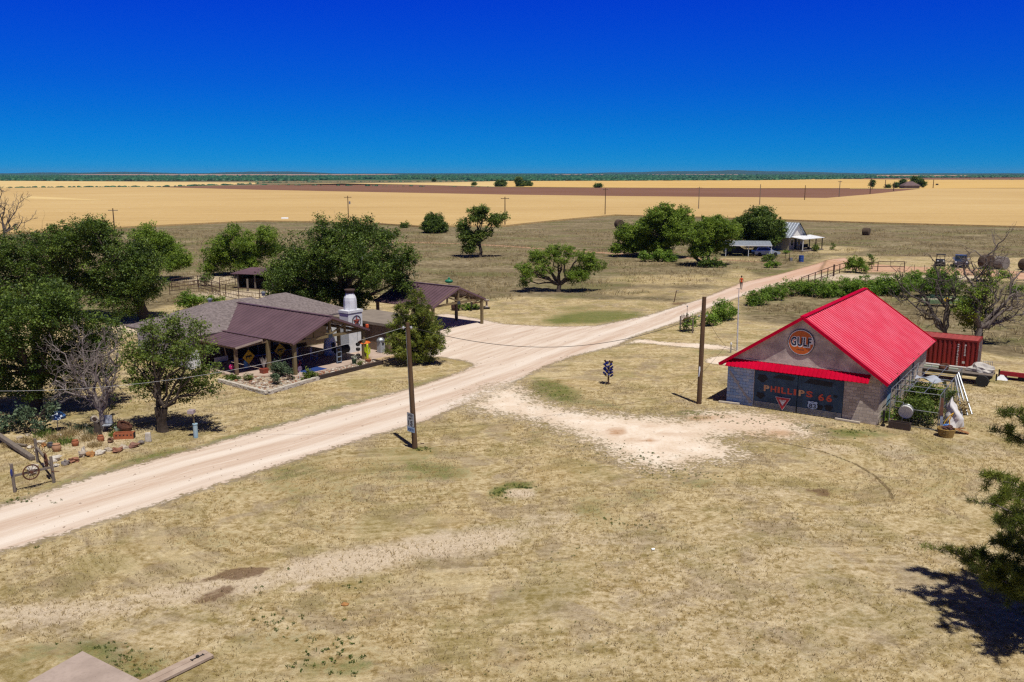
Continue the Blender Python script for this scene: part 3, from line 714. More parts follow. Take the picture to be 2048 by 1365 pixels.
def tree(name, label, base, sph, leaf, size, dens=26, rc=.42, per=40, trunk=.2, fork=.33, group=None, seed=1, cat='tree', bark=None, twigs=0, stems=1, shell=.42, flat=.85, dy=.35, up=.35, limbs=None, wpos=None, lean=0.0, extra=1, aspect=.55, limbk=1.0):
    """crown spheres are given as they stand in the photograph (pixel x, y, radius[, metres behind the trunk]) and get their own depth"""
    rng = np.random.default_rng(seed)
    bx, by = wpos if wpos else g(*base)
    d = depth(bx, by)
    S = []; mr = max(s[2] for s in sph) * d / F
    for s in sph:
        r = s[2] * d / F
        off = s[3] if len(s) > 3 else rng.uniform(-1, 1) * mr * dy * 1.6
        p = at_y(s[0], s[1], by + off); S.append(((p.x - bx, p.y - by, max(p.z, r * .6 + .1)), r))
        for _ in range(extra if r > 1.1 else 0):     # crowns are as deep as they are wide
            o2 = rng.uniform(.5, 1.0) * (1 if rng.random() < .5 else -1) * r * 1.1
            S.append(((S[-1][0][0] + rng.uniform(-.35, .35) * r, S[-1][0][1] + o2, S[-1][0][2] - rng.uniform(0, .3) * r), r * rng.uniform(.6, .85)))
    root = thing(name, label, cat, (bx, by, 0), 0, group)
    P, T, Cn = clumps(S, dens, rc, per, rng, shell, flat)
    ok = P[:, 2] > .08
    P, T = P[ok], T[ok]
    mb = MB(); mb.s = True
    cen = np.mean([c for c, r in S], axis=0); zmin = min(c[2] - r for c, r in S)
    top = max(c[2] for c, r in S); fz = max(.25, fork * top)
    for st in range(stems):
        o = np.array([rng.normal() * trunk * 1.2, rng.normal() * trunk * 1.2, 0]) if stems > 1 else np.zeros(3)
        fp = np.array([cen[0] * .3 + lean + o[0] * 3, cen[1] * .3 + o[1] * 3, fz])
        tr_ = trunk / (stems ** .4)
        mb.tube([o + np.array([0, 0, -.15]), o * 1.0 + np.array([0, 0, .12]), o + (fp - o) * .5 + rng.normal(size=3) * .05 * fz, fp], [tr_ * 1.55, tr_ * 1.15, tr_ * .95, tr_ * .85], 8, cap=False)
        mine = [s for i, s in enumerate(S) if i % stems == st]
        for c, r in mine:
            m_ = fp + (np.array(c) - fp) * .5 + np.array([0, 0, .06 * r])
            pts = limb(mb, fp, c, tr_ * limbk * (.35 + .25 * min(1, r / mr)), .035, rng, 5, .10, .06)
            near = Cn[np.linalg.norm(Cn - np.array(c), axis=1) < r * 1.05]
            rng.shuffle(near)
            for q in near[:max(4, int(5 * r))]:
                a = pts[rng.integers(2, 6)]; limb(mb, a, q, .03, .008, rng, 3, .12, .03, 4)
            for _ in range(int(twigs * r * r)):
                dd = rng.normal(size=3); dd[2] = abs(dd[2]) + .3; dd /= np.linalg.norm(dd)
                e = np.array(c) + dd * r * rng.uniform(1.0, 1.45); a = np.array(c) + dd * r * .3
                pp = limb(mb, a, e, .022, .006, rng, 4, .16, .02, 4)
                for _ in range(2):
                    limb(mb, pp[3], pp[3] + rng.normal(size=3) * .3 * r + dd * .2 * r, .011, .004, rng, 3, .15, 0, 3)
    mb.build('trunk', bark or BARK, root)
    leaf_mesh('crown', P, size, leaf, root, rng, T, aspect, up)
    return root

def dead_tree(name, label, base, tips, r0, seed, mat=None, levels=3, spread=.5, group=None, fork=None, cat='dead tree', twig=.012, nb=4, wpos=None):
    """bare tree: limbs to given places (pixel x, y[, metres behind]) and ever finer branching"""
    rng = np.random.default_rng(seed); bx, by = wpos if wpos else g(*base)
    root = thing(name, label, cat, (bx, by, 0), 0, group)
    mbs = [MB(), MB()]
    for m_ in mbs: m_.s = True
    T = []
    for s in tips:
        p = at_y(s[0], s[1], by + (s[2] if len(s) > 2 else rng.uniform(-1.2, 1.2))); T.append(np.array([p.x - bx, p.y - by, max(.4, p.z)]))
    fz = fork if fork is not None else .3 * np.mean([t[2] for t in T])
    fp = np.array([np.mean([t[0] for t in T]) * .12, 0, fz])
    mbs[0].tube([(0, 0, -.15), (0.02, 0, .15), fp * .6 + rng.normal(size=3) * .03, fp], [r0 * 1.5, r0 * 1.15, r0, r0 * .9], 8, cap=False)
    def grow(a, dirn, L, r, lv):
        b = a + dirn * L
        pts = limb(mbs[1], a, b, r, max(twig * .5, r * .4), rng, 4, .16, .03, 5 if lv > 1 else 3)
        if lv <= 0: return
        for i in range(nb):
            t = pts[rng.integers(1, 5)]
            d2 = dirn * .75 + rng.normal(size=3) * spread; d2[2] += .12; d2 /= np.linalg.norm(d2)
            grow(t, d2, L * rng.uniform(.4, .68), max(twig * .5, r * .5), lv - 1)
    for t in T:
        pts = limb(mbs[0], fp, t, r0 * .62, r0 * .2, rng, 6, .13, .04)
        v = t - fp; L = np.linalg.norm(v); v /= L
        for i in range(2, 7):
            for _ in range(2):
                d2 = v * .6 + rng.normal(size=3) * spread * 1.1; d2[2] += .1; d2 /= np.linalg.norm(d2)
                grow(pts[i], d2, L * rng.uniform(.18, .34), r0 * .22, levels - 1)
    mbs[0].build('trunk', mat or BARKG, root); mbs[1].build('branches', mat or BARKG, root)
    return root

def bush(name, label, base, sph, leaf, size=.14, dens=34, rc=.3, per=30, seed=1, group=None, cat='bush', **kw):
    return tree(name, label, base, sph, leaf, size, dens, rc, per, trunk=kw.pop('trunk', .05), fork=kw.pop('fork', .15), seed=seed, group=group, cat=cat, stems=kw.pop('stems', 3), **kw)

# --- big trees on the left
tree('oak_tree', 'huge dark oak closest on the left, its crown cut by the left picture edge', (70, 822), [(60, 640, 78), (130, 612, 60), (185, 662, 48), (20, 705, 66), (105, 715, 60), (172, 735, 42), (205, 690, 36), (-30, 630, 78), (60, 770, 42), (140, 770, 30), (-10, 760, 50), (95, 575, 36)], L_OAK, .15, 22, .40, 58, .42, .3, 'big trees left of the ranch house', 11)
tree('oak_tree', 'tall dark oak with thick black trunk behind the left end of the ranch house', (292, 642), [(235, 520, 58), (190, 475, 48), (275, 560, 45), (245, 595, 38), (178, 452, 24), (205, 447, 16), (290, 520, 42), (215, 570, 50), (300, 575, 24)], L_OAK, .19, 18, .5, 58, .55, .3, 'big trees left of the ranch house', 12)
tree('oak_tree', 'wide oak at the left picture edge, behind the closest crown and beside the bare tree', (105, 640), [(40, 500, 48), (100, 505, 52), (0, 560, 58), (85, 565, 58), (150, 545, 52), (140, 480, 36), (20, 610, 50), (120, 470, 26)], L_OAK, .19, 18, .5, 58, .5, .3, 'big trees left of the ranch house', 13, twigs=.25)
tree('mesquite_tree', 'yellow green mesquite right behind the tall oak, left of the pens', (312, 562), [(290, 470, 26), (330, 500, 34), (356, 520, 22), (285, 505, 30), (315, 480, 24), (372, 522, 12), (340, 525, 20)], L_MESQ, .24, 22, .5, 40, .26, .3, None, 14)
dead_tree('bare_tree', 'leafless grey tree at the far left edge against the wheat', (8, 492), [(0, 395), (45, 402), (20, 420), (-20, 410), (30, 450), (5, 382), (60, 440)], .26, 15, twig=.05, levels=2, nb=4, fork=2.5)
tree('mesquite_tree', 'feathery mesquite over the dark loafing shed', (503, 552), [(440, 505, 33), (470, 515, 30), (468, 462, 16), (455, 480, 18), (500, 522, 26), (535, 470, 20), (520, 495, 28), (430, 530, 22), (490, 480, 22), (545, 500, 20), (525, 460, 12)], L_MESQ, .24, 22, .5, 36, .34, .3, None, 16)
tree('oak_tree', 'broad dark oak behind the ranch house and left of the carport', (690, 650), [(620, 520, 66), (700, 500, 62), (760, 520, 58), (655, 470, 38), (722, 462, 36), (580, 540, 44), (563, 580, 30), (645, 585, 45), (720, 585, 40), (788, 548, 36), (812, 512, 24), (600, 590, 24), (770, 470, 24), (690, 450, 16), (805, 570, 20), (550, 545, 20)], L_OAK, .19, 18, .48, 60, .55, .28, 'big trees left of the ranch house', 17, twigs=.2)
tree('elm_tree', 'olive elm with pale dead twigs on top, in front of the house corner', (330, 862), [(335, 700, 50), (290, 690, 38), (388, 690, 40), (412, 740, 28), (330, 755, 52), (282, 760, 34), (395, 768, 32), (262, 720, 26), (350, 650, 30), (428, 775, 14), (300, 650, 20), (400, 650, 20), (370, 790, 22)], L_ELM, .13, 38, .34, 46, .30, .24, None, 18, twigs=1.8, bark=BARK, limbk=.7, extra=0, dy=.5, stems=2)
dead_tree('dead_shrub', 'grey dead shrub full of bare twigs beside the olive elm', (207, 862), [(130, 708), (165, 690), (200, 690), (150, 745), (230, 700), (110, 760), (240, 740), (185, 730), (225, 770)], .15, 19, M('pale lilac grey bark', (.30, .255, .24), (.17, .14, .13), 5, .9), levels=3, nb=4, twig=.012, spread=.5, cat='shrub', fork=1.1)
bush('leafy_sprout', 'thin green shoots growing out of the dead shrub base', (214, 846), [(215, 760, 24), (235, 790, 16), (228, 812, 16), (200, 800, 12)], L_ELM, .11, 11, .25, 14, 20, None, 'shrub')
tree('pine_tree', 'bushy young pine standing behind the speed limit pole', (828, 731), [(834, 588, 11), (833, 603, 18), (833, 625, 26), (852, 622, 14), (800, 615, 12), (828, 650, 40), (795, 658, 26), (862, 668, 30), (832, 688, 46), (792, 690, 24), (872, 690, 20), (850, 708, 22), (806, 708, 18)], L_PINE, .30, 34, .26, 60, .16, .12, None, 21, dy=.25, up=.1, aspect=.15)
tree('locust_tree', 'tall thin open tree standing alone in the pasture', (960, 515), [(953, 428, 20), (925, 452, 16), (945, 478, 20), (990, 440, 15), (1008, 435, 10), (938, 498, 13), (972, 465, 12), (968, 420, 10), (930, 470, 16)], L_ELM, .3, 20, .5, 36, .3, .3, None, 22)
bush('juniper_bush', 'dark round juniper at the edge of the wheat', (868, 466), [(868, 440, 17), (868, 452, 20), (855, 454, 13), (882, 454, 14)], L_OAK, .3, 34, .45, 40, 23, None, 'bush', trunk=.1)
bush('small_bush', 'small grey bush left of the dark juniper', (810, 456), [(810, 450, 9), (806, 452, 6)], L_ELM, .3, 26, .4, 22, 24)
tree('mesquite_tree', 'umbrella shaped mesquite with forked trunk in mid pasture', (1117, 584), [(1058, 545, 20), (1080, 512, 20), (1108, 505, 18), (1140, 500, 17), (1170, 515, 20), (1186, 532, 18), (1150, 548, 20), (1048, 566, 11), (1090, 535, 17), (1204, 530, 9), (1125, 520, 15), (1165, 545, 18), (1045, 535, 13)], L_MESQ, .18, 32, .34, 40, .3, .16, None, 25, extra=1, twigs=.2)
# --- grove and plants round the far house
tree('mesquite_tree', 'leftmost rounded tree of the grove by the far house', (1285, 514), [(1270, 470, 28), (1250, 466, 16), (1296, 480, 28), (1263, 488, 18), (1240, 470, 10), (1290, 452, 16)], L_MESQ, .3, 24, .5, 44, .3, .25, 'grove beside the far house', 26)
tree('mesquite_tree', 'tallest tree of the grove by the far house', (1333, 516), [(1335, 437, 28), (1310, 430, 16), (1365, 432, 20), (1340, 465, 34), (1320, 492, 24), (1372, 458, 24), (1330, 415, 10), (1295, 450, 18)], L_MESQ, .3, 24, .5, 44, .4, .25, 'grove beside the far house', 27)
tree('mesquite_tree', 'dark leaning tree with several black trunks in front of the grove', (1420, 532), [(1400, 470, 30), (1435, 456, 28), (1462, 462, 20), (1420, 490, 26), (1398, 500, 17), (1447, 488, 18), (1432, 440, 10), (1405, 445, 14)], L_MESQ, .28, 22, .5, 40, .42, .2, 'grove beside the far house', 28, stems=3)
tree('oak_tree', 'dark round oak shading the far house and its carport', (1532, 503), [(1520, 447, 34), (1490, 450, 25), (1550, 462, 22), (1540, 478, 16), (1500, 474, 20), (1525, 428, 17), (1558, 452, 12), (1475, 470, 12)], L_OAK, .3, 28, .5, 46, .4, .3, 'grove beside the far house', 29)
for i, (b, s, lab, lf) in enumerate([((1237, 514), [(1237, 494, 13), (1228, 498, 8), (1246, 497, 9)], 'small lollipop tree left of the grove', L_MESQ), ((1272, 508), [(1271, 495, 11), (1262, 499, 8), (1282, 497, 7)], 'second small tree, tucked against the left of the grove', L_MESQ),
                            ((1290, 524), [(1288, 513, 11), (1297, 516, 8)], 'green bush under the left side of the grove', L_BUSH), ((1326, 524), [(1318, 512, 13), (1335, 513, 13), (1345, 518, 8)], 'wide green bush in front of the tallest grove tree', L_BUSH), ((1420, 535), [(1412, 527, 12), (1428, 527, 11), (1440, 531, 7)], 'dark brush round the black trunks', L_OAK),
                            ((1544, 536), [(1538, 533, 8), (1552, 531, 9)], 'low green weeds by the road near the blue barrel', L_BUSH), ((1536, 524), [(1533, 519, 9), (1545, 516, 8)], 'grey thorny shrub in front of the far carport', L_ELM), ((1572, 508), [(1572, 504, 5)], 'low shrub at the corner of the far house', L_BUSH), ((1632, 503), [(1631, 497, 8)], 'grey shrub right of the far porch', L_ELM), ((1666, 500), [(1666, 493, 5)], 'thin sapling right of the far house', L_ELM)]):
    bush('shrub' if i > 1 else 'small_tree', lab, b, s, lf, .3, 30, .42, 26, 40 + i, None, 'shrub' if i > 1 else 'tree')
# --- shrubs behind the red-roofed building
for i, (b, s, lab) in enumerate([((1381, 662), [(1381, 645, 11), (1372, 650, 8)], 'round green bush beside the iron rack'), ((1420, 652), [(1415, 640, 12), (1428, 643, 10)], 'low green bush right of the bare pole'), ((1446, 640), [(1446, 622, 17), (1432, 630, 12), (1460, 628, 10)], 'largest green bush near the white flagpole'),
                        ((1512, 612), [(1505, 600, 14), (1520, 598, 15)], 'green hedge bush along the road, nearest the red roof'), ((1545, 602), [(1540, 588, 15), (1556, 586, 14)], 'middle green hedge bush along the road'), ((1580, 592), [(1576, 578, 14), (1590, 572, 9)], 'farthest green hedge bush along the road'),
                        ((1612, 592), [(1608, 582, 15), (1622, 576, 14)], 'green bush at the left end of the pipe fence'), ((1652, 594), [(1648, 580, 18), (1665, 582, 15)], 'green bush below the middle of the pipe fence'), ((1690, 592), [(1690, 580, 18), (1704, 574, 16)], 'green bush just left of the red ridge'), ((1722, 590), [(1725, 574, 18), (1712, 580, 14)], 'green bush just behind the red ridge'),
                        ((1768, 590), [(1765, 570, 17), (1780, 578, 17), (1752, 582, 12)], 'green bush right of the red ridge'), ((1805, 592), [(1803, 572, 19), (1790, 582, 13)], 'tall green bush behind the red roof slope'), ((1835, 582), [(1832, 562, 18), (1820, 574, 14)], 'light green mesquite bush behind the dead tree'), ((1882, 596), [(1876, 562, 24), (1894, 570, 24), (1866, 576, 18)], 'wide green mesquite bush seen through the dead tree'),
                        ((2032, 592), [(2026, 580, 9), (2044, 580, 9)], 'low green bush at the right picture edge'), ((2010, 556), [(2006, 550, 8), (2020, 552, 6)], 'low weeds in front of the hay bales'), ((1730, 548), [(1728, 541, 7)], 'small green weed clump by the pipe fence')]):
    s = [(x, y - r * .12, r * 1.25) for x, y, r in s]
    bush('mesquite_bush', lab, b, s, L_BUSH, .2, 34, .36, 34, 60 + i, 'green bushes behind the red roofed building')
tree('mesquite_tree', 'small yellow green mesquite by the pipe fence corner', (1712, 546), [(1712, 526, 16), (1700, 530, 10), (1725, 528, 9)], L_MESQ, .24, 30, .4, 36, .12, .2, None, 80)
tree('small_tree', 'slim dark sapling right of the fence corner mesquite', (1744, 538), [(1743, 517, 8), (1740, 526, 6)], L_ELM, .24, 26, .4, 30, .08, .3, None, 81)
dead_tree('dead_tree', 'dark dead tree with crooked limbs behind the red roof', (1893, 686), [(1800, 603, 0), (1838, 585, .6), (1870, 560, -.4), (1905, 600, .5), (1850, 625, -.6), (1795, 560, .8), (1912, 560, 0), (1870, 525, .5)], .22, 30, M('dark grey dead bark', (.14, .115, .10), (.06, .05, .043), 5, .9), 3, .5, 'dead trees behind the container', 1.0, twig=.014, nb=2)
dead_tree('dead_tree', 'big half bare tree leaning right behind the container', (1952, 692), [(1975, 530, 0), (1945, 545, .6), (2030, 590, -.5), (2045, 630, .5), (2000, 560, .8), (1955, 600, -.6), (2060, 545, .2), (2010, 640, 0), (1925, 530, 0), (2055, 600, -.8), (1990, 500, .4)], .27, 31, BARKG, 3, .55, 'dead trees behind the container', 1.6, twig=.013, nb=3)
bush('green_shoots', 'yellow green regrowth low on the half bare tree', (1950, 688), [(1945, 622, 26), (1955, 642, 22), (1934, 642, 20), (1969, 626, 16)], L_YEL, .16, 34, .32, 30, 32, None, 'shrub', trunk=.06)
bush('green_shoots', 'dark green leafy limbs in the middle of the half bare tree', (1958, 690), [(1950, 580, 28), (1940, 600, 25), (1985, 562, 18), (1968, 545, 15), (1926, 612, 19), (1964, 604, 18)], L_MESQ, .16, 28, .32, 26, 33, None, 'shrub', trunk=.08)
# --- long-needled pine at the right edge
def edge_pine():
    rng = np.random.default_rng(77); bx, by = 19.0, 26.6
    root = thing('pine_tree', 'long needled pine entering at the right picture edge', 'tree', (bx, by, 0))
    mb = MB(); mb.s = True
    mb.tube([(0, 0, -.2), (.05, 0, 2.5), (-.05, .1, 5.5), (.05, 0, 7.7)], [.26, .2, .13, .03], 9, cap=False)
    br = []
    for px_, py_, y_ in [(2020, 868, 28.5), (2030, 830, 28.2), (1985, 955, 27.0), (2010, 990, 26.5), (1992, 1010, 28), (1908, 1107, 28.4), (1950, 1110, 27.6), (1965, 1150, 26.8), (2000, 1080, 27.2), (2035, 1045, 26.4), (2030, 1140, 26), (2010, 1175, 27), (2044, 1180, 25.4)]:
        p = at_y(px_, py_, y_); br.append(np.array([p.x - bx, p.y - by, p.z]))
    for i in range(34):
        a = rng.uniform(0, 2 * PI); z = rng.uniform(1.4, 8.0); L = (4.3 - z * .42) * rng.uniform(.65, 1.0)
        if math.cos(a) < -.35 and z > 2.2: continue
        br.append(np.array([math.cos(a) * L, math.sin(a) * L, z + .1 * L]))
    for i in range(9): br.append(np.array([.5 * math.cos(i * .9), .5 * math.sin(i * .9), 7.0 + .15 * i]))
    for i in range(30):
        a = rng.uniform(-2.6, .3); z = rng.uniform(1.8, 6.5); L = rng.uniform(2.4, 5.0); br.append(np.array([math.cos(a) * L * .9, math.sin(a) * L, z + .1 * L]))
    pts = []; tone = []
    for t in br:
        s = np.array([0, 0, max(.8, t[2] - .25 * np.hypot(t[0], t[1]))])
        line = limb(mb, s, t, .07, .022, rng, 6, .07, -.04, 6)
        for i in range(2, 7):
            for _ in range(5 if i > 2 else 2):
                q = line[i] + rng.normal(size=3) * np.array([.30, .30, .16])
                limb(mb, line[i], q, .016, .009, rng, 2, .05, 0, 4); tt = np.clip(.45 + .2 * rng.normal(), 0, 1)
                for f_ in (.45, .75, 1.0): pts.append(line[i] + (q - line[i]) * f_); tone.append(tt)
    V = []; T = []
    for q, t in zip(pts, tone):          # tufts of needles
        m = 46; d = rng.normal(size=(m, 3)); d[:, 2] += .35; d /= np.linalg.norm(d, axis=1)[:, None]
        L = .21 * (.7 + .5 * rng.random(m)); s = np.cross(d, rng.normal(size=(m, 3))); s /= np.linalg.norm(s, axis=1)[:, None]; s *= .009
        c = q + rng.normal(size=(m, 3)) * .05; e = c + d * L[:, None]
        V.append(np.stack([c - s, c + s, e + s * .4, e - s * .4], 1).reshape(-1, 3)); T.append(np.repeat(np.clip(t + .15 * rng.normal(size=m), 0, 1), 4))
    V = np.concatenate(V); raw_mesh('crown', V, np.arange(len(V)).reshape(-1, 4), L_PINE, root, {'tone': ('FLOAT', np.concatenate(T))})
    mb.build('trunk', BARKG, root)
edge_pine()
# --- bushes behind the ranch house
bush('garden_bush', 'leafy green bush behind the left roof hip of the ranch house', (388, 624), [(380, 596, 16), (365, 602, 14), (398, 604, 14), (384, 608, 16)], L_BUSH, .2, 34, .34, 34, 90, None, 'bush', trunk=.07)
bush('garden_bush', 'low pale green bush with flowers left of the pens', (428, 612), [(420, 601, 11), (436, 603, 10), (446, 598, 6)], L_BUSH, .18, 34, .3, 30, 91)
tree('small_tree', 'tiny round sapling inside the pens', (413, 572), [(412, 557, 8), (412, 563, 6)], L_OAK, .24, 34, .4, 34, .07, .4, None, 92)
bush('prickly_pear', 'dark prickly pear thicket in the shade of the closest oak', (50, 866), [(20, 842, 24), (55, 832, 26), (90, 828, 20), (100, 812, 14), (5, 860, 16), (75, 850, 15)], L_CACT, .19, 34, .26, 26, 93, None, 'cactus', up=0, trunk=.03)
# --- far trees on the skyline
for i, (b, s, lab) in enumerate([((1004, 374), [(998, 368, 7), (1006, 367, 7)], 'dark round tree left in the distant clump beyond the ploughed field'), ((1038, 374), [(1038, 361, 7), (1040, 368, 8)], 'tall tree in the middle of the distant clump'), ((1056, 373), [(1058, 370, 7), (1048, 370, 6)], 'low tree at the right of the distant clump'), ((1196, 376), [(1194, 372, 5), (1199, 371, 4)], 'lone small tree on the far edge of the ploughed field'),
                        ((948, 372), [(948, 369, 4)], 'tiny tree on the pale strip left of the distant clump'), ((868, 364), [(868, 361, 4)], 'faint tree on the skyline above the round juniper'), ((1744, 379), [(1746, 364, 3.4), (1744, 370, 3.4)], 'slim tree by the poles left of the distant farmstead'), ((1806, 377), [(1806, 364, 6), (1804, 370, 6)], 'round tree left of the distant farmhouse'), ((1832, 377), [(1830, 359, 7), (1838, 363, 8), (1826, 366, 6)], 'tallest tree behind the distant farmhouse'), ((1846, 377), [(1846, 368, 6)], 'low dark tree right of the distant farmhouse'), ((1791, 377), [(1791, 371, 5)], 'low tree left in the distant farmstead'), ((1776, 377), [(1776, 373, 4)], 'grey bush left of the distant farmstead')]):
    tree('distant_tree', lab, b, s, L_OAK, 1.1, 5 if i > 5 else 6, 1.6, 36, .25, .3, 'trees on the skyline', 100 + i, dy=.3)

def grass_tufts():
    """dry blades and weeds standing in the turf; nobody could count them"""
    rng = np.random.default_rng(9); V = []; T = []
    def scatter(n, y0, y1, h, wd, keep, per, t0, t1, xr=.66):
        y = np.sqrt(rng.uniform(y0 * y0, y1 * y1, n)); x = (rng.random(n) * 2 - 1) * y * xr
        P = np.stack([x, y], 1); P = P[keep(P)]; m = len(P)
        for _ in range(per):
            hh = h * (.5 + rng.random(m)); a = rng.random(m) * 2 * PI; ln = rng.normal(size=(m, 2)) * (hh * .55)[:, None]
            b = np.column_stack([P + rng.normal(size=(m, 2)) * h * .45, np.zeros(m)]); s = np.column_stack([np.cos(a), np.sin(a), np.zeros(m)]) * wd
            e = b + np.column_stack([ln, hh]); V.append(np.stack([b - s, b + s, e + s * .3, e - s * .3], 1).reshape(-1, 3)); T.append(np.repeat(rng.uniform(t0, t1, m), 4))
    polys = [np.array(p) for p in (ROAD, DIRT, PATH, RING)]
    def lawn(P):
        ok = np.ones(len(P), bool)
        for p in polys: ok &= sdist(P, p) < -.3
        return ok & np.array([mnoise.noise((x * .3, y * .3, 0)) > -.15 for x, y in P])
    scatter(60000, 17, 62, .085, .012, lawn, 2, .0, 1.0)
    def wild(P):
        ok = lawn(P) & ((sdist(P, np.array(px_poly([(-3000, 640), (330, 612), (560, 590), (830, 590), (960, 604), (1300, 590), (1480, 555), (1660, 512), (4000, 545), (4000, 440), (-3000, 440)]))) > 0) | (sdist(P, np.array(px_poly([(1500, 600), (1650, 552), (1750, 548), (2300, 590), (2300, 720), (2020, 712), (1900, 690), (1760, 640), (1480, 640)]))) > 0))
        return ok & (np.array([mnoise.noise((x * .12, y * .12, 5)) > -.05 for x, y in P]))
    scatter(60000, 70, 235, .34, .035, wild, 2, .0, .75, .64)
    V = np.concatenate(V); o = raw_mesh('dry_grass', V, np.arange(len(V)).reshape(-1, 4), L_DRY, None, {'tone': ('FLOAT', np.concatenate(T))}); tag(o, kind='stuff')
    V = []; T = []
    def weeds(spots):
        for (x, y, rx_, ry_, n, sz) in spots:
            sz *= .5; n = int(n * .8)
            for _ in range(n):
                q = g(x + rng.normal() * rx_, y + rng.normal() * ry_); m = rng.integers(6, 16)
                c = np.column_stack([rng.normal(size=(m, 2)) * sz * .7 + np.array(q), rng.random(m) * sz * .8 + .02])
                d = rng.normal(size=(m, 3)) * sz * .5; e = np.cross(d, rng.normal(size=(m, 3))); e = e / (np.linalg.norm(e, axis=1)[:, None] + 1e-6) * sz * .28
                V.append(np.stack([c - d, c - e, c + d, c + e], 1).reshape(-1, 3)); T.append(np.repeat(rng.random(m) * .6, 4))
    weeds([(560, 1250, 30, 16, 26, .10), (660, 1310, 40, 24, 50, .12), (580, 1142, 5, 3, 2, .12), (520, 1178, 6, 4, 4, .10), (710, 1170, 12, 6, 9, .09), (250, 1325, 30, 18, 40, .08), (230, 1300, 40, 10, 30, .08), (1000, 985, 12, 6, 30, .10), (1050, 973, 12, 4, 20, .10), (845, 900, 8, 2, 26, .09), (1120, 1105, 20, 8, 12, .06), (1220, 1040, 26, 5, 14, .08), (1260, 1050, 18, 4, 10, .07), (1290, 1055, 22, 5, 12, .07), (1500, 1040, 60, 8, 12, .07), (60, 1003, 30, 5, 26, .10), (1430, 835, 30, 3, 30, .09), (1500, 845, 40, 4, 40, .09), (1700, 862, 40, 6, 50, .10), (1290, 915, 18, 6, 30, .09), (1320, 945, 30, 10, 50, .07), (1400, 950, 30, 8, 40, .07), (1210, 905, 40, 14, 60, .07), (1100, 786, 30, 8, 40, .09), (75, 1098, 4, 2, 5, .08), (1350, 1300, 200, 40, 50, .05), (900, 1290, 200, 50, 50, .05), (1000, 1150, 200, 30, 40, .05), (1700, 1100, 160, 80, 40, .05)])
    V = np.concatenate(V); o = raw_mesh('green_weeds', V, np.arange(len(V)).reshape(-1, 4), L_ELM, None, {'tone': ('FLOAT', np.concatenate(T))}); tag(o, kind='stuff')
grass_tufts()
# ------------------------------------------------------------------ the red-roofed block building and the clutter round it
GA = g(1452.5, 805.3); GZ = math.atan2(-.565, .825)
def GP(u, v): return (GA[0] + .825 * u + .565 * v, GA[1] - .565 * u + .825 * v)
def gthing(name, label, cat, u, v, z=0.0, rz=0.0, group=None):
    p = GP(u, v); return thing(name, label, cat, (p[0], p[1], z), GZ + rz, group)

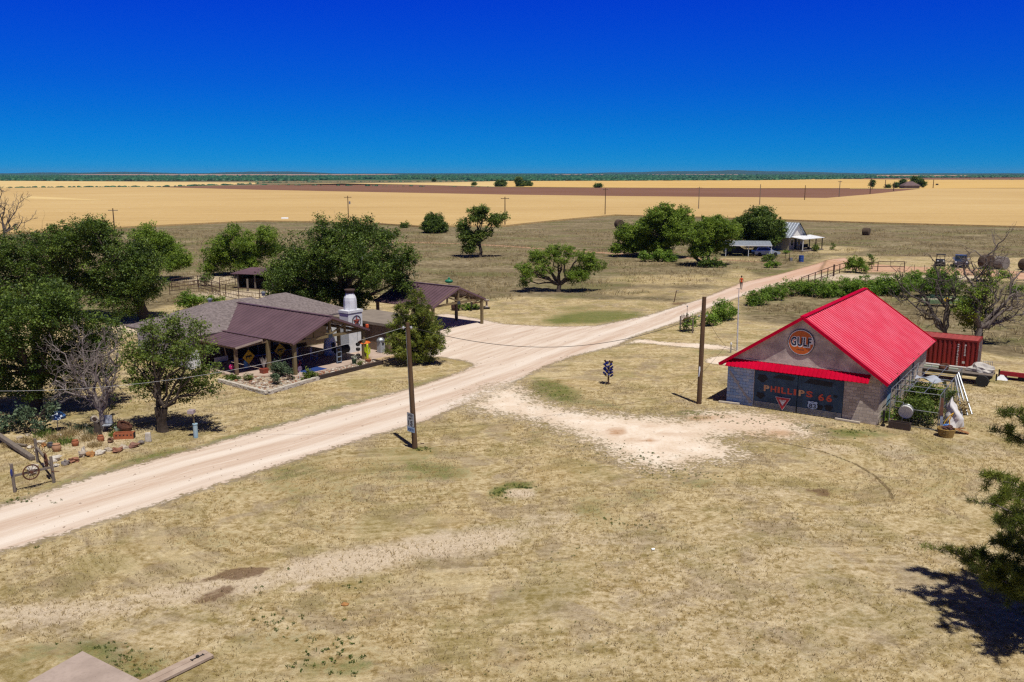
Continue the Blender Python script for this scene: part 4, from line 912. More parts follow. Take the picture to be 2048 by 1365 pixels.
BLOCKT = brick_mat('tan concrete block', (.54, .465, .39), (.33, .275, .235), (.23, .195, .17), .42, .2, stain=(.26, .21, .18))
BLOCKB = brick_mat('blue painted block', (.20, .34, .56), (.42, .48, .55), (.12, .16, .25), .42, .2, stain=(.10, .15, .25))
GABLE = M('stained gable plaster', (.62, .54, .465), (.30, .24, .23), 1.1, .9, bump=.5, contrast=.2)
AWN = M('bright red awning metal', (.80, .004, .012), (.68, .004, .01), .5, .55, 0, spec=.12)
def station():
    W, L = 9.51, 16.0
    b = gthing('block_building', 'block building with bright red metal roof and painted garage doors', 'building', 0, 0)
    sl = .68; ez = 3.02; rz_ = 6.22
    mb = MB()                                                  # walls: front with opening, sides, back
    mb.b2(1.78, 1.82, 0, .2, 0, 2.9); 
    mb.b2(7.42, W, 0, .25, 0, 2.9); mb.b2(W - .25, W, .25, L - .25, 0, 2.9); mb.b2(0, .25, .25, L - .25, 0, 2.9); mb.b2(0, W, L - .25, L, 0, 2.9); mb.b2(1.82, 7.42, .03, .25, 2.5, 2.9)
    mb.build('wall', BLOCKT, b)
    MB().b2(0, 1.78, 0, .25, 0, 2.9).build('painted_wall', BLOCKB, b)['label'] = 'front wall piece painted blue'
    for y0, y1 in ((0, .25), (L - .25, L)):
        mb = MB(); mb.prism([(0, 2.902), (W, 2.902), (W, 2.95), (W / 2, 2.95 + sl * W / 2 - .06), (0, 2.95)], tr(0, y1, 0) @ rx(PI / 2), y1 - y0)
        mb.build('gable', GABLE, b)
    # sunlit sliver put into colour: pale jagged streak down the blue wall
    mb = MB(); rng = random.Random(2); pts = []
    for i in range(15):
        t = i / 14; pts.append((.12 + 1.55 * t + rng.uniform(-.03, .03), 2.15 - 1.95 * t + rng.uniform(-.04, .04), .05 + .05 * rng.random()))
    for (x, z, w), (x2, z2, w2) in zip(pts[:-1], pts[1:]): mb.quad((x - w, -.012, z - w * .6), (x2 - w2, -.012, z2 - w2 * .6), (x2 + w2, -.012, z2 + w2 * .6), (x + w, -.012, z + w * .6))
    mb.build('painted_sun_streak', M('pale sun streak', (.40, .38, .36), (.28, .27, .26), 5, .9), b)
    # roof
    vf, vb, e = -.32, L + .25, .5
    zr = rz_; zl = zr - sl * (W / 2 + e)
    mb = MB()
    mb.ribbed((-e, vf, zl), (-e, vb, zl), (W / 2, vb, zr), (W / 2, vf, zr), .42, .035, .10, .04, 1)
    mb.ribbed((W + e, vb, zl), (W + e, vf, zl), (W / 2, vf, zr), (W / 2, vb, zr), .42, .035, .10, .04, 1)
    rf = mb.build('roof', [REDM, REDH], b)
    mb = MB()
    mb.beam((W / 2, vf - .02, zr + .055), (W / 2, vb, zr + .055), .34, .05)
    mb.build('ridge_cap', REDM, rf)
    mb = MB()
    for s, x0 in ((1, -e), (-1, W + e)):
        mb.beam((x0, vf - .03, zl - .02), (W / 2, vf - .03, zr - .02), .05, .2); mb.beam((x0, vb + .03, zl - .02), (W / 2, vb + .03, zr - .02), .05, .2)
        mb.beam((x0 + s * .1, vf, zl - .03), (x0 + s * .1, vb, zl - .03), .12, .1)
    mb.build('roof_trim', REDM, rf)
    for i in range(9): MB().b2(W + .005, W + .42, 1 + i * 1.8 - .05, 1 + i * 1.8 + .05, zl + .0, zl + .12).build('rafter_end', WOOD, b)
    # awning
    mb = MB(); mb.ribbed((.02, -.62, 2.64), (8.92, -.62, 2.64), (8.92, -.012, 3.06), (.02, -.012, 3.06), .26, .03, .06, .03)
    aw = mb.build('awning', REDM, b)
    MB().beam((1.2, -.03, 3.10), (7.1, -.03, 3.10), .03, .06).build('flashing', M('pale flashing', (.62, .45, .38), (.5, .36, .3), 3, .6), aw)
    # doors
    BLUED = M('dark blue corrugated door', (.055, .105, .17), (.026, .05, .085), 1.6, .6, .15, stretch=(1, 1, .6), bump=.2)
    for i, (x0, x1) in enumerate(((1.84, 4.61), (4.65, 7.41))):
        mb = MB(); n = int((2.44 - .42) / .06); yb = -.03
        vs = []
        for j in range(n * 2 + 1):
            z = .42 + (2.46 - .42) * j / (n * 2); o = .014 * (j % 2); vs += [(x0, yb - o, z), (x1, yb - o, z)]
        mb.add(vs, [(2 * j, 2 * j + 1, 2 * j + 3, 2 * j + 2) for j in range(n * 2)]); mb.b2(x0, x1, -.028, .02, .42, 2.46)
        d = mb.build('garage_door', BLUED, b)
        mb = MB()
        for j in range(6): mb.b2(x0 + .02, x1 - .02, -.062, -.045, .06 + j * .066, .06 + j * .066 + .028)
        mb.build('bottom_slats', M('bare tin slats', (.50, .52, .55), (.30, .32, .35), 2, .5, .3), d)
        mb = MB(); mb.b2(x0, x1, -.04, .0, .03, .42); mb.build('bottom_board', M('dark door base', (.02, .025, .035), (.012, .015, .02), 2, .7), d)
        FB = M('black faded paint', (.012, .013, .018), (.02, .02, .028), 6, .8)
        for cx, cz, r in (((2.35, 2.0, .34), (2.28, .85, .28)) if i == 0 else ((6.05, .62, .22), (6.6, .68, .25), (6.95, 1.45, .13))):
            MB().prism([(cx + r * (1 + .18 * math.sin(5 * a + cx)) * math.cos(a), cz + .75 * r * (1 + .15 * math.sin(3 * a)) * math.sin(a)) for a in [2 * PI * q / 18 for q in range(18)]], tr(0, -.046, 0) @ rx(PI / 2), .003).build('faded_black_paint', FB, d)
        MB().prism([(5.0, 2.05), (6.7, 2.0), (6.8, 2.3), (5.4, 2.36)] if i else [(3.0, 2.12), (4.3, 2.05), (4.45, 2.3), (3.5, 2.38)], tr(0, -.046, 0) @ rx(PI / 2), .003).build('faded_black_paint', FB, d)
        if i == 0: d1 = d
        else: d2 = d
    ORL = M('red orange lettering', (.66, .10, .045), (.42, .065, .04), 6, .7)
    CRL = M('cream lettering', (.66, .46, .25), (.48, .2, .1), 5, .7)
    u = 2.48
    for ch, w, m_, dd in (('P', .36, CRL, d1), ('H', .37, ORL, d1), ('I', .15, ORL, d1), ('L', .31, ORL, d1), ('L', .31, ORL, d1), ('I', .15, ORL, d1), ('P', .37, CRL, d2), ('S', .42, ORL, d2)):
        x = u if dd is d1 else max(u, 4.72)
        text_part(ch, 'door_lettering', m_, dd, w, .40, tr(x, -.05, 1.16) @ WALL, .006, .035); u = x + w + .085
    for x in (5.94, 6.42): text_part('6', 'door_lettering', ORL, d2, .36, .46, tr(x, -.05, 1.04) @ WALL, .006, .03)
    # windows in the right wall
    for v in (2.6,):
        f = MB().b2(W, W + .05, v - .42, v + .42, .75, 1.85).build('window', M('pale blue window frame', (.30, .46, .60), (.2, .33, .45), 3, .6), b)
        MB().b2(W + .03, W + .06, v - .32, v + .32, .85, 1.75).build('pane', M('blue board', (.22, .40, .58), (.15, .28, .42), 3, .6), f)
    for v in (5.5, 10.5): MB().b2(W + .003, W + .06, v - .10, v + .10, 0, 2.8).build('pilaster', M('dark blue pilaster', (.10, .13, .22), (.06, .08, .14), 3, .8), b)
    # hanging signs
    NAVY = M('navy sign paint', (.012, .018, .055), (.01, .014, .04), 5, .5)
    SGW = M('white sign paint', (.72, .73, .76), (.6, .6, .64), 5, .5)
    s = gthing('round_sign', 'round orange GULF sign on the gable of the red roofed building', 'sign', 4.67, -.02, 4.6)
    r = .83
    def disc(rad, y, th, m_, nm):
        return MB().prism([(rad * math.cos(2 * PI * i / 48), rad * math.sin(2 * PI * i / 48)) for i in range(48)], tr(0, y, 0) @ rx(PI / 2), th).build(nm, m_, s)
    disc(r, .0, .05, NAVY, 'rim'); disc(r * .955, -.051, .004, SGW, 'white_ring'); disc(r * .905, -.057, .004, M('orange sign enamel', (.56, .115, .008), (.46, .085, .008), 1.5, .4), 'face')
    text_part('GULF', 'lettering_outline', SGW, s, 1.38, .68, tr(-.66, -.062, -.31) @ WALL, .002, .085, 1.06)
    text_part('GULF', 'lettering', NAVY, s, 1.26, .56, tr(-.63, -.066, -.235) @ WALL, .004, .03, 1.08)
    text_part('DEALER', 'small_lettering', NAVY, s, .46, .08, tr(-.24, -.062, -.50) @ WALL, .003, .01)
    s = gthing('yield_sign', 'red and white YIELD triangle leaning on the painted garage doors', 'sign', 3.76, -.10, .06); s.rotation_euler = (0, 0, GZ)
    def tri(k_, y, m_, nm, th=.004):
        c = (0, .57); P = [(-.5, .86), (0, 0), (.5, .86)]
        P = [(c[0] + (x - c[0]) * k_, c[1] + (z - c[1]) * k_) for x, z in P][::1]
        return MB().prism(P, tr(0, y, 0) @ rx(PI / 2), th).build(nm, m_, s)
    SR = M('red sign paint', (.46, .015, .03), (.36, .012, .025), 4, .45)
    tri(1.0, 0, SGW, 'back_plate', .02); tri(.93, -.022, SR, 'red_border'); tri(.45, -.028, SGW, 'white_centre')
    text_part('YIELD', 'lettering', SR, s, .30, .10, tr(-.15, -.033, .60) @ WALL, .002, .015)
    s = gthing('highway_shield', 'white and black highway 83 shield on the painted garage doors', 'sign', 5.63, -.08, .40)
    sh = [(0, 0), (.10, .045), (.20, .06), (.28, .13), (.285, .24), (.25, .32), (.29, .42), (.21, .47), (.12, .44), (0, .475)]
    sh = sh + [(-x, z) for x, z in sh[1:-1][::-1]]
    sh = [(x * 1.15, z * 1.2) for x, z in sh]
    MB().prism([(x, z) for x, z in sh], tr(0, 0, 0) @ rx(PI / 2), .012).build('shield_border', NAVY, s)
    MB().prism([(x * .93, .285 + (z - .285) * .93) for x, z in sh], tr(0, -.014, 0) @ rx(PI / 2), .004).build('shield_face', M('bluish white sign sheet', (.42, .56, .78), (.34, .46, .66), 4, .4), s)
    text_part('83', 'lettering', NAVY, s, .44, .29, tr(-.22, -.02, .10) @ WALL, .003, .02)
    text_part('US', 'lettering', NAVY, s, .13, .07, tr(-.065, -.02, .445) @ WALL, .003, .01)
    # timbers lying along the front
    for (u0, v0, u1, v1, lab) in ((-.41, -.30, .95, -.14, 'pale timber on the ground below the blue painted wall'), (7.06, -.16, 8.56, -.26, 'pale timber on the ground right of the garage doors')):
        t = gthing('timber', lab, 'timber', (u0 + u1) / 2, (v0 + v1) / 2)
        L_ = math.hypot(u1 - u0, v1 - v0); mb = MB(); mb.box((0, 0, .07), (L_, .14, .13), math.atan2(v1 - v0, u1 - u0))
        mb.build('log', M('bleached timber', (.58, .52, .42), (.42, .36, .28), 4, .9, stretch=(1, 6, 6)), t, bevel=.02)
    t = gthing('hand_pump', 'black iron hand pump at the right corner of the block building', 'pump', 9.82, .05)
    mb = MB(); mb.tube([(0, 0, 0), (0, 0, .12)], .12, 10); mb.tube([(0, 0, .1), (0, 0, .62)], .05, 8); mb.tube([(0, 0, .6), (.0, 0, .9)], .075, 8); mb.tube([(0, 0, .72), (-.1, -.18, .66), (-.12, -.24, .55)], .03, 6); mb.ball((0, 0, .93), .085); mb.build('body', DARK, t)
    MB().tube([(0, 0, .9), (.06, .2, 1.08), (.1, .42, .8), (.1, .5, .45)], .018, 5).build('handle', DARK, t)
station()

# --- wire cage / greenhouse frame
def cage():
    t = gthing('greenhouse_frame', 'bare steel greenhouse frame overgrown with weeds beside the block building', 'frame', 0, 0)
    u0, u1, v0, v1, h = 10.0, 12.7, .75, 9.6, 2.2
    GR = M('green grey steel', (.13, .16, .12), (.08, .10, .08), 5, .6, .4)
    mb = MB()
    for u in (u0, u1):
        for i in range(7):
            v = v0 + (v1 - v0) * i / 6; mb.tube([(u, v, 0), (u, v, h)], .028, 6)
        for z in (.06, h * .5, h): mb.tube([(u, v0, z), (u, v1, z)], .022, 6)
    for i in range(7):
        v = v0 + (v1 - v0) * i / 6; mb.tube([(u0, v, h), (u1, v, h)], .022, 6)
    for z in (.06, h * .5): mb.tube([(u0, v0, z), (u1, v0, z)], .022, 6)
    for u in (u0 + .9, u0 + 1.8): mb.tube([(u, v0, h), (u, v1, h)], .018, 6)
    mb.tube([(u1, v0, h), (u1, v0 + 1.5, .05)], .02, 6); mb.tube([(u0, v1, h), (u0, v1 - 1.5, .05)], .02, 6)
    mb.build('frame_pipes', STEEL, t)
    mb = MB()                                                   # wire mesh of the side walls
    for i in range(30):
        v = v0 + (v1 - v0) * i / 30
        mb.tube([(u1 + .02, v, .05), (u1 + .02, v, h)], .005, 3, False)
    for j in range(10): mb.tube([(u1 + .02, v0, .1 + j * .21), (u1 + .02, v1, .1 + j * .21)], .005, 3, False)
    for i in range(14):
        u = u0 + (u1 - u0) * i / 14; mb.tube([(u, v0 - .02, .05), (u, v0 - .02, h * .5)], .005, 3, False)
    for j in range(6): mb.tube([(u0, v0 - .02, .1 + j * .18), (u1, v0 - .02, .1 + j * .18)], .005, 3, False)
    mb.build('wire_mesh', GR, t)
    mb = MB(); mb.tube([(u0, v0 - .06, .1), (u0 + .75, v0 - .12, .1), (u0 + .75, v0 - .12, 1.5), (u0, v0 - .06, 1.5), (u0, v0 - .06, .1)], .025, 6); mb.build('gate', STEEL, t)
    rng = np.random.default_rng(4)                              # torn plastic hanging from the top
    mb = MB(); V = []; n = 9
    for i in range(n):
        for j in range(5):
            V.append((u0 + .7 + i * .22, 4.2 + j * .3 + rng.normal() * .05, h + .04 + .12 * math.sin(i * .9 + j) - (0.09 * max(0, i - 5)) ** 1.0 * j * .5))
    mb.add(V, [(i * 5 + j, (i + 1) * 5 + j, (i + 1) * 5 + j + 1, i * 5 + j + 1) for i in range(n - 1) for j in range(4)])
    mb.build('torn_plastic', M('torn grey plastic', (.50, .54, .60), (.38, .42, .48), 3, .35), t, smooth=True)
    def wb(name, lab, u, v, rr, h_, n, leaf, seed, sz=.14):
        r_ = np.random.default_rng(seed); p = GP(u, v); root = thing(name, lab, 'weeds', (p[0], p[1], 0))
        S = [((r_.uniform(-rr, rr) * .7, r_.uniform(-rr, rr) * .7, r_.uniform(.3, h_)), rr * r_.uniform(.35, .6)) for _ in range(n)]
        P, T, C = clumps(S, 60, .24, 26, r_); P[:, 2] = np.abs(P[:, 2]); leaf_mesh('foliage', P, sz, leaf, root, r_, T)
        mb = MB()
        for c, r in S: mb.tube([(c[0] * .3, c[1] * .3, 0), (c[0] * .7, c[1] * .7, c[2] * .5), c], [.02, .014, .006], 4)
        mb.build('stem', WOOD, root)
    wb('wild_shrub', 'dark green weeds filling the front of the greenhouse frame', 11.2, 2.2, 1.3, 1.3, 9, L_ELM, 1)
    wb('wild_shrub', 'tall green weeds in the middle of the greenhouse frame', 11.3, 4.8, 1.3, 1.6, 9, L_OAK, 2)
    wb('wild_shrub', 'green weeds at the back of the greenhouse frame', 11.4, 7.4, 1.2, 1.0, 7, L_ELM, 3)
    wb('wild_shrub', 'pale weeds climbing the right corner of the greenhouse frame', 12.75, 3.4, .5, 1.9, 6, L_ELM, 4)
    wb('wild_shrub', 'low weeds between the hand pump and the greenhouse gate', 9.95, 1.1, .5, .5, 5, L_BUSH, 5)
    wb('wild_shrub', 'dry stalks at the foot of the leaning pipes', 13.4, 5.6, .5, .8, 5, L_DRY, 6)
    t = gthing('washtub', 'white enamel washtub hung on the front of the greenhouse frame', 'tub', 10.95, .68, 1.05)
    Mx = rx(PI / 2 + .25) @ rz_(.2); mb = MB(); mb.lathe([(.0, .0), (.33, .02), (.36, .06), (.37, .30), (.41, .32), (.41, .30)], M=Mx, n=20); mb.build('tub', M('chalky enamel', (.66, .66, .64), (.5, .5, .49), 4, .5), t, smooth=False)
    MB().torus((0, -.02, 0), .39, .025, 20, 6, M=Mx).build('rim', STEEL, t)
    t = gthing('feed_trough', 'dark wooden trough on the ground in front of the greenhouse frame', 'trough', 10.75, .05)
    mb = MB(); mb.b2(-.6, .6, -.22, -.16, 0, .42); mb.b2(-.6, .6, .16, .22, 0, .42); mb.b2(-.6, -.54, -.16, .16, 0, .42); mb.b2(.54, .6, -.16, .16, 0, .42); mb.b2(-.54, .54, -.16, .16, .02, .08); mb.build('box', M('dark rotten wood', (.07, .045, .035), (.04, .028, .022), 4, .9), t)
    # basket of scrap
    t = gthing('wicker_basket', 'big round yellow wicker basket filled with brown scrap', 'basket', 13.28, -.1)
    mb = MB(); 
    for i in range(9): mb.torus((0, 0, .04 + i * .055), .38 + .012 * i, .026, 22, 5)
    mb.lathe([(0, .02), (.36, .03)], n=22); mb.build('weave', M('yellow wicker', (.42, .27, .07), (.26, .16, .045), 9, .8), t)
    mb = MB(); rr = random.Random(3)
    for i in range(16):
        a = rr.uniform(0, 6.3); q = rr.uniform(0, .3); mb.ball((q * math.cos(a), q * math.sin(a), .47 + rr.uniform(0, .14)), (rr.uniform(.08, .16), rr.uniform(.06, .12), .06), 7, 5, i + 1, .5)
    mb.build('scrap', M('brown scrap', (.12, .05, .035), (.07, .03, .025), 8, .8), t)
    t = gthing('plastic_bag', 'crumpled blue plastic bag between basket and white cloth', 'bag', 13.15, .85)
    MB().ball((0, 0, .24), (.28, .22, .25), 12, 8, 2, .55, 2.2).build('bag', M('blue plastic', (.02, .17, .50), (.015, .11, .36), 4, .35), t)
    t = gthing('cloth_covered_figure', 'tall pointed heap draped in white cloth behind the basket', 'cloth', 13.25, 2.2)
    mb = MB(); V = []; n = 18
    prof = [(.66, 0), (.60, .3), (.54, .6), (.50, .85), (.40, 1.05), (.32, 1.3), (.16, 1.5), (.10, 1.65), (.02, 1.85)]
    for r_, z in prof:
        for i in range(n):
            a = 2 * PI * i / n; q = r_ * (1 + .28 * math.sin(a * 3 + z * 4) + .16 * math.sin(a * 5 - z * 6)); V.append((q * math.cos(a) * .75 + .12 * math.sin(z * 3), q * math.sin(a) + .1 * math.sin(z * 2.3 + 1), z + .05 * math.sin(a * 3)))
    mb.add(V, [(i * n + k_, i * n + (k_ + 1) % n, (i + 1) * n + (k_ + 1) % n, (i + 1) * n + k_) for i in range(len(prof) - 1) for k_ in range(n)])
    mb.build('cloth', M('white canvas', (.76, .74, .72), (.60, .58, .57), 4, .85), t, smooth=True)
    t = gthing('yellow_hose', 'yellow hose looped over the white cloth heap', 'hose', 13.1, 1.3)
    MB().tube([(-.2, -.3, .05), (-.1, -.1, .5), (.12, .1, .9), (.25, .4, 1.0), (.1, .2, .6), (.2, -.2, .2)], .03, 6).build('hose', M('yellow rubber', (.58, .33, .03), (.45, .25, .02), 5, .5), t)
    t = gthing('scrap_board', 'orange brown board lying right of the basket', 'board', 13.9, 1.0)
    mb = MB(); mb.box((0, 0, .18), (.9, .35, .04), .3, M=rz_(.3) @ ry(.25)); mb.box((-.1, .25, .22), (.6, .3, .04), M=rz_(-.4) @ ry(-.3)); mb.build('board', M('orange board', (.40, .19, .07), (.26, .12, .05), 4, .8), t)
    for i, (a, b_, lab) in enumerate((((13.45, 5.2, 0), (12.72, 6.2, 2.25), 'steel pipe leaning on the greenhouse frame, leftmost of three'), ((13.7, 5.6, 0), (12.72, 6.9, 2.25), 'steel pipe leaning on the greenhouse frame, middle of three'), ((13.9, 6.0, 0), (12.72, 7.6, 2.25), 'steel pipe leaning on the greenhouse frame, rightmost of three'))):
        t = gthing('steel_pipe', lab, 'pipe', a[0], a[1], 0, 0, 'pipes leaning on the greenhouse frame'); MB().tube([(0, 0, 0), (b_[0] - a[0], b_[1] - a[1], b_[2])], .06, 8).build('pipe', STEEL, t)
    t = gthing('steel_channel', 'rusty red board and grey channel leaning on the right front post of the frame', 'channel', 12.95, .45)
    MB().beam((0, 0, 0), (-.12, .35, 1.3), .16, .05).build('channel', STEEL, t); MB().beam((-.1, .22, 1.0), (-.2, .5, 2.0), .2, .04).build('rusty_board', RUST, t)
cage()

# --- container, trailer, red implement
def container():
    t = gthing('shipping_container', 'red corrugated shipping container behind the block building', 'container', 9.62, 19.85)
    Lc, Wc, Hc = 6.06, 2.44, 2.55
    CR = M('red container paint', (.27, .022, .016), (.17, .018, .014), 1.2, .6, .1, stretch=(1, 1, .5))
    mb = MB(); n = 18
    for s in (-1, 1):
        vs = []
        for i in range(n):
            x0 = -Lc / 2 + .12 + (Lc - .24) * i / n; w = (Lc - .24) / n
            for q, o in ((0, 0), (.32, 0), (.5, .055), (.82, .055)): vs += [(x0 + w * q, s * (Wc / 2 - .01 - o), .16), (x0 + w * q, s * (Wc / 2 - .01 - o), Hc - .1)]
        vs += [(Lc / 2 - .12, s * (Wc / 2 - .01), .16), (Lc / 2 - .12, s * (Wc / 2 - .01), Hc - .1)]
        mb.add(vs, [(2 * i, 2 * i + 2, 2 * i + 3, 2 * i + 1) for i in range(len(vs) // 2 - 1)])
    mb.build('side_panel', CR, t)
    mb = MB()
    for sx in (-1, 1):
        for sy in (-1, 1): mb.box((sx * (Lc / 2 - .06), sy * (Wc / 2 - .06), Hc / 2), (.13, .13, Hc))
    for sy in (-1, 1):
        for z in (.09, Hc - .06): mb.box((0, sy * (Wc / 2 - .05), z), (Lc - .26, .1, .12 if z > 1 else .16))
    for sx in (-1, 1):
        for z in (.09, Hc - .06): mb.box((sx * (Lc / 2 - .05), 0, z), (.1, Wc - .26, .12))
    mb.build('frame', CR, t)
    mb = MB(); mb.ribbed((-Lc / 2 + .05, -Wc / 2 + .1, Hc - .035), (Lc / 2 - .05, -Wc / 2 + .1, Hc - .035), (Lc / 2 - .05, Wc / 2 - .1, Hc - .03), (-Lc / 2 + .05, Wc / 2 - .1, Hc - .03), .4, .02, .12, .02); mb.build('roof', M('faded pink red roof', (.40, .075, .06), (.30, .05, .045), 1.5, .6), t)
    for s in (-1, 1):
        mb = MB(); mb.b2(Lc / 2 - .09, Lc / 2 - .03, min(0, s * (Wc / 2 - .14)), max(0, s * (Wc / 2 - .14)), .16, Hc - .12)
        d = mb.build('door', CR, t); mb = MB()
        for y in (.3, .85): mb.tube([(Lc / 2 + .0, s * y, .2), (Lc / 2 + .0, s * y, Hc - .2)], .022, 6)
        mb.build('lock_rod', STEEL, d)
    mb = MB(); rr = random.Random(5)                            # worn white stencil marks, too small to read
    for x, z0, z1 in ((1.62, .5, 2.2), (2.1, 1.3, 2.2)):
        z = z1
        while z > z0:
            hh = rr.uniform(.05, .11); mb.b2(x, x + rr.uniform(.07, .12), -Wc / 2 - .012, -Wc / 2 - .006, z - hh, z); z -= hh + rr.uniform(.03, .07)
    mb.b2(2.02, 2.2, -Wc / 2 - .012, -Wc / 2 - .006, .72, .9); mb.b2(Lc / 2 + .012, Lc / 2 + .018, -.95, -.8, 1.75, 2.15)
    mb.build('stencil_marks', M('worn white stencil', (.7, .68, .66), (.5, .42, .4), 9, .7), t)
    # trailer
    t = gthing('flatbed_trailer', 'old flatbed trailer loaded with boards in front of the red container', 'trailer', 11.6, 15.6)
    mb = MB(); 
    for y in (-.85, .85): mb.b2(-2.9, 2.5, y - .06, y + .06, .62, .78)
    for i in range(7): mb.b2(-2.8 + i * .85, -2.7 + i * .85, -.79, .79, .64, .76)
    mb.beam((-2.9, .8, .68), (-4.3, 0, .6), .1); mb.beam((-2.9, -.8, .68), (-4.3, 0, .6), .1); mb.tube([(1.9, -1.1, .44), (1.9, 1.1, .44)], .06, 8); mb.b2(1.7, 2.1, -.6, .6, .45, .62)
    mb.build('chassis', DARK, t)
    mb = MB()
    for i in range(9): mb.b2(-2.9, 2.5, -.9 + i * .2, -.9 + i * .2 + .185, .785, .83)
    mb.build('deck', WOODG, t)
    for s in (-1, 1):
        wl = MB().lathe([(.25, -.12), (.40, -.12), (.43, -.07), (.43, .07), (.40, .12), (.25, .12)], (1.9, s * 1.12, .43), 22, rx(PI / 2)).build('wheel', BLACK, t)
        MB().lathe([(0, -.06), (.12, -.08), (.24, -.02), (.26, .11), (.26, -.11)], (1.9, s * 1.12, .43), 18, rx(PI / 2)).build('rim', RUST, wl)
        MB().tube([(2.75, s * .9, .5), (2.75, s * .9, 1.0)], .05).build('stake', DARK, t)
    for (x0, x1, y0, z, h_, m_, lab) in ((-2.9, 1.7, .55, .835, .09, WHITE, 'long white board on the trailer, nearest the container'), (-2.4, 1.2, .25, .835, .12, M('pale plywood', (.52, .46, .36), (.38, .33, .26), 3, .8), 'pale plywood strip in the middle of the trailer load'), (-2.7, .2, -.35, .835, .1, M('greenish board', (.40, .45, .36), (.3, .34, .28), 3, .8), 'greenish board on the near side of the trailer load')):
        t2 = gthing('board', lab, 'board', 11.6, 15.6, 0, 0, 'boards on the trailer'); MB().b2(x0, x1, y0, y0 + .26, z, z + h_).build('board', m_, t2)
    t2 = gthing('tarp_heap', 'pale crumpled tarp on the right end of the trailer', 'tarp', 13.2, 15.8, .835); MB().ball((0, 0, .15), (.8, .55, .45), 14, 9, 3, .55, 1.6).build('tarp', M('pale tarp', (.56, .53, .48), (.42, .40, .37), 3, .8), t2)
    t2 = gthing('engine_scrap', 'rusty engine scrap on the left of the trailer load', 'scrap', 10.9, 15.0, .835); mb = MB(); mb.ball((0, 0, .2), (.38, .26, .24), 9, 7, 5, .6, 2); mb.b2(-.2, .3, -.2, .1, .0, .32); mb.build('scrap', RUST, t2)
    t2 = gthing('wire_rack', 'grey wire rack standing against the container end', 'rack', 13.0, 17.9); mb = MB()
    for i in range(7): mb.tube([(i * .12, 0, 0), (i * .12, .3, 1.2)], .014, 4)
    for z in (.1, .6, 1.15): mb.tube([(0, z * .25, z), (.72, z * .25, z)], .016, 4)
    mb.build('rack', STEEL, t2)
    t2 = gthing('small_pyramid', 'small white pyramid cover on the grass right of the trailer', 'cover', 14.45, 17.9); MB().box((0, 0, .2), (.8, .8, .4), taper=.15).build('cover', WHITE, t2)
    t2 = gthing('red_implement', 'long red farm implement lying on the grass at the right edge', 'implement', 16.3, 18.3)
    RI = M('red implement paint', (.42, .015, .03), (.28, .012, .022), 2, .5); mb = MB(); mb.b2(-2.0, 3.0, -.5, .5, .32, .46); mb.b2(-2.0, 3.0, -.5, -.38, .46, .62); mb.build('deck', RI, t2)
    mb = MB()
    for x in (-1.8, -.6, .6, 1.8): mb.lathe([(.0, -.06), (.24, -.05), (.24, .05), (0, .06)], (x, -.3, .2), 12, rx(PI / 2)); mb.lathe([(.0, -.06), (.24, -.05), (.24, .05), (0, .06)], (x, .3, .2), 12, rx(PI / 2))
    mb.build('roller', BLACK, t2); MB().b2(-.15, .15, -.3, .2, .46, .72).build('gearbox', M('pale gearbox', (.55, .5, .4), (.4, .36, .3), 4, .6), t2)
    # green harvester header behind the trees
    p = g(1890, 613); t2 = thing('green_machine', 'low green and yellow farm machine behind the dead trees', 'farm machine', (p[0], p[1], 0), -.05)
    GRM = M('faded green machine paint', (.16, .24, .11), (.11, .17, .08), 2, .6); mb = MB(); mb.b2(-2.6, 2.6, -.5, .5, .35, .75); mb.beam((-2.6, .2, .95), (2.6, .2, .95), .1, .3); mb.build('header', GRM, t2)
    MB().box((-1.2, .3, 1.0), (.9, .6, .5)).build('housing', M('dark green housing', (.03, .07, .04), (.02, .045, .03), 3, .6), t2); MB().ball((-.1, -.55, .8), (.35, .1, .3), 14, 8).build('yellow_disc', M('yellow disc', (.65, .42, .03), (.5, .32, .02), 3, .5), t2)
    MB().b2(-2.6, 2.6, -.1, .1, .76, .9).build('cream_board', M('cream board', (.62, .55, .4), (.5, .43, .3), 3, .7), t2)
    mb = MB()
    for x in (-2, 2): mb.lathe([(0, -.1), (.33, -.1), (.36, 0), (.33, .1), (0, .1)], (x, .3, .35), 14, rx(PI / 2))
    mb.build('wheel', BLACK, t2)
container()
# ------------------------------------------------------------------ ranch house with porch, carport
HA = (-16.27, 63.28); HZ = math.atan2(.7916, .6111)
def HP(u, v): return (HA[0] + .6111 * u - .7916 * v, HA[1] + .7916 * u + .6111 * v)
def hthing(name, label, cat, u, v, z=0.0, rz=0.0, group=None):
    p = HP(u, v); return thing(name, label, cat, (p[0], p[1], z), HZ + rz, group)
WHITEB = M('white painted brick', (.76, .77, .79), (.62, .64, .67), 3, .7, bump=.3)
ZF = .15

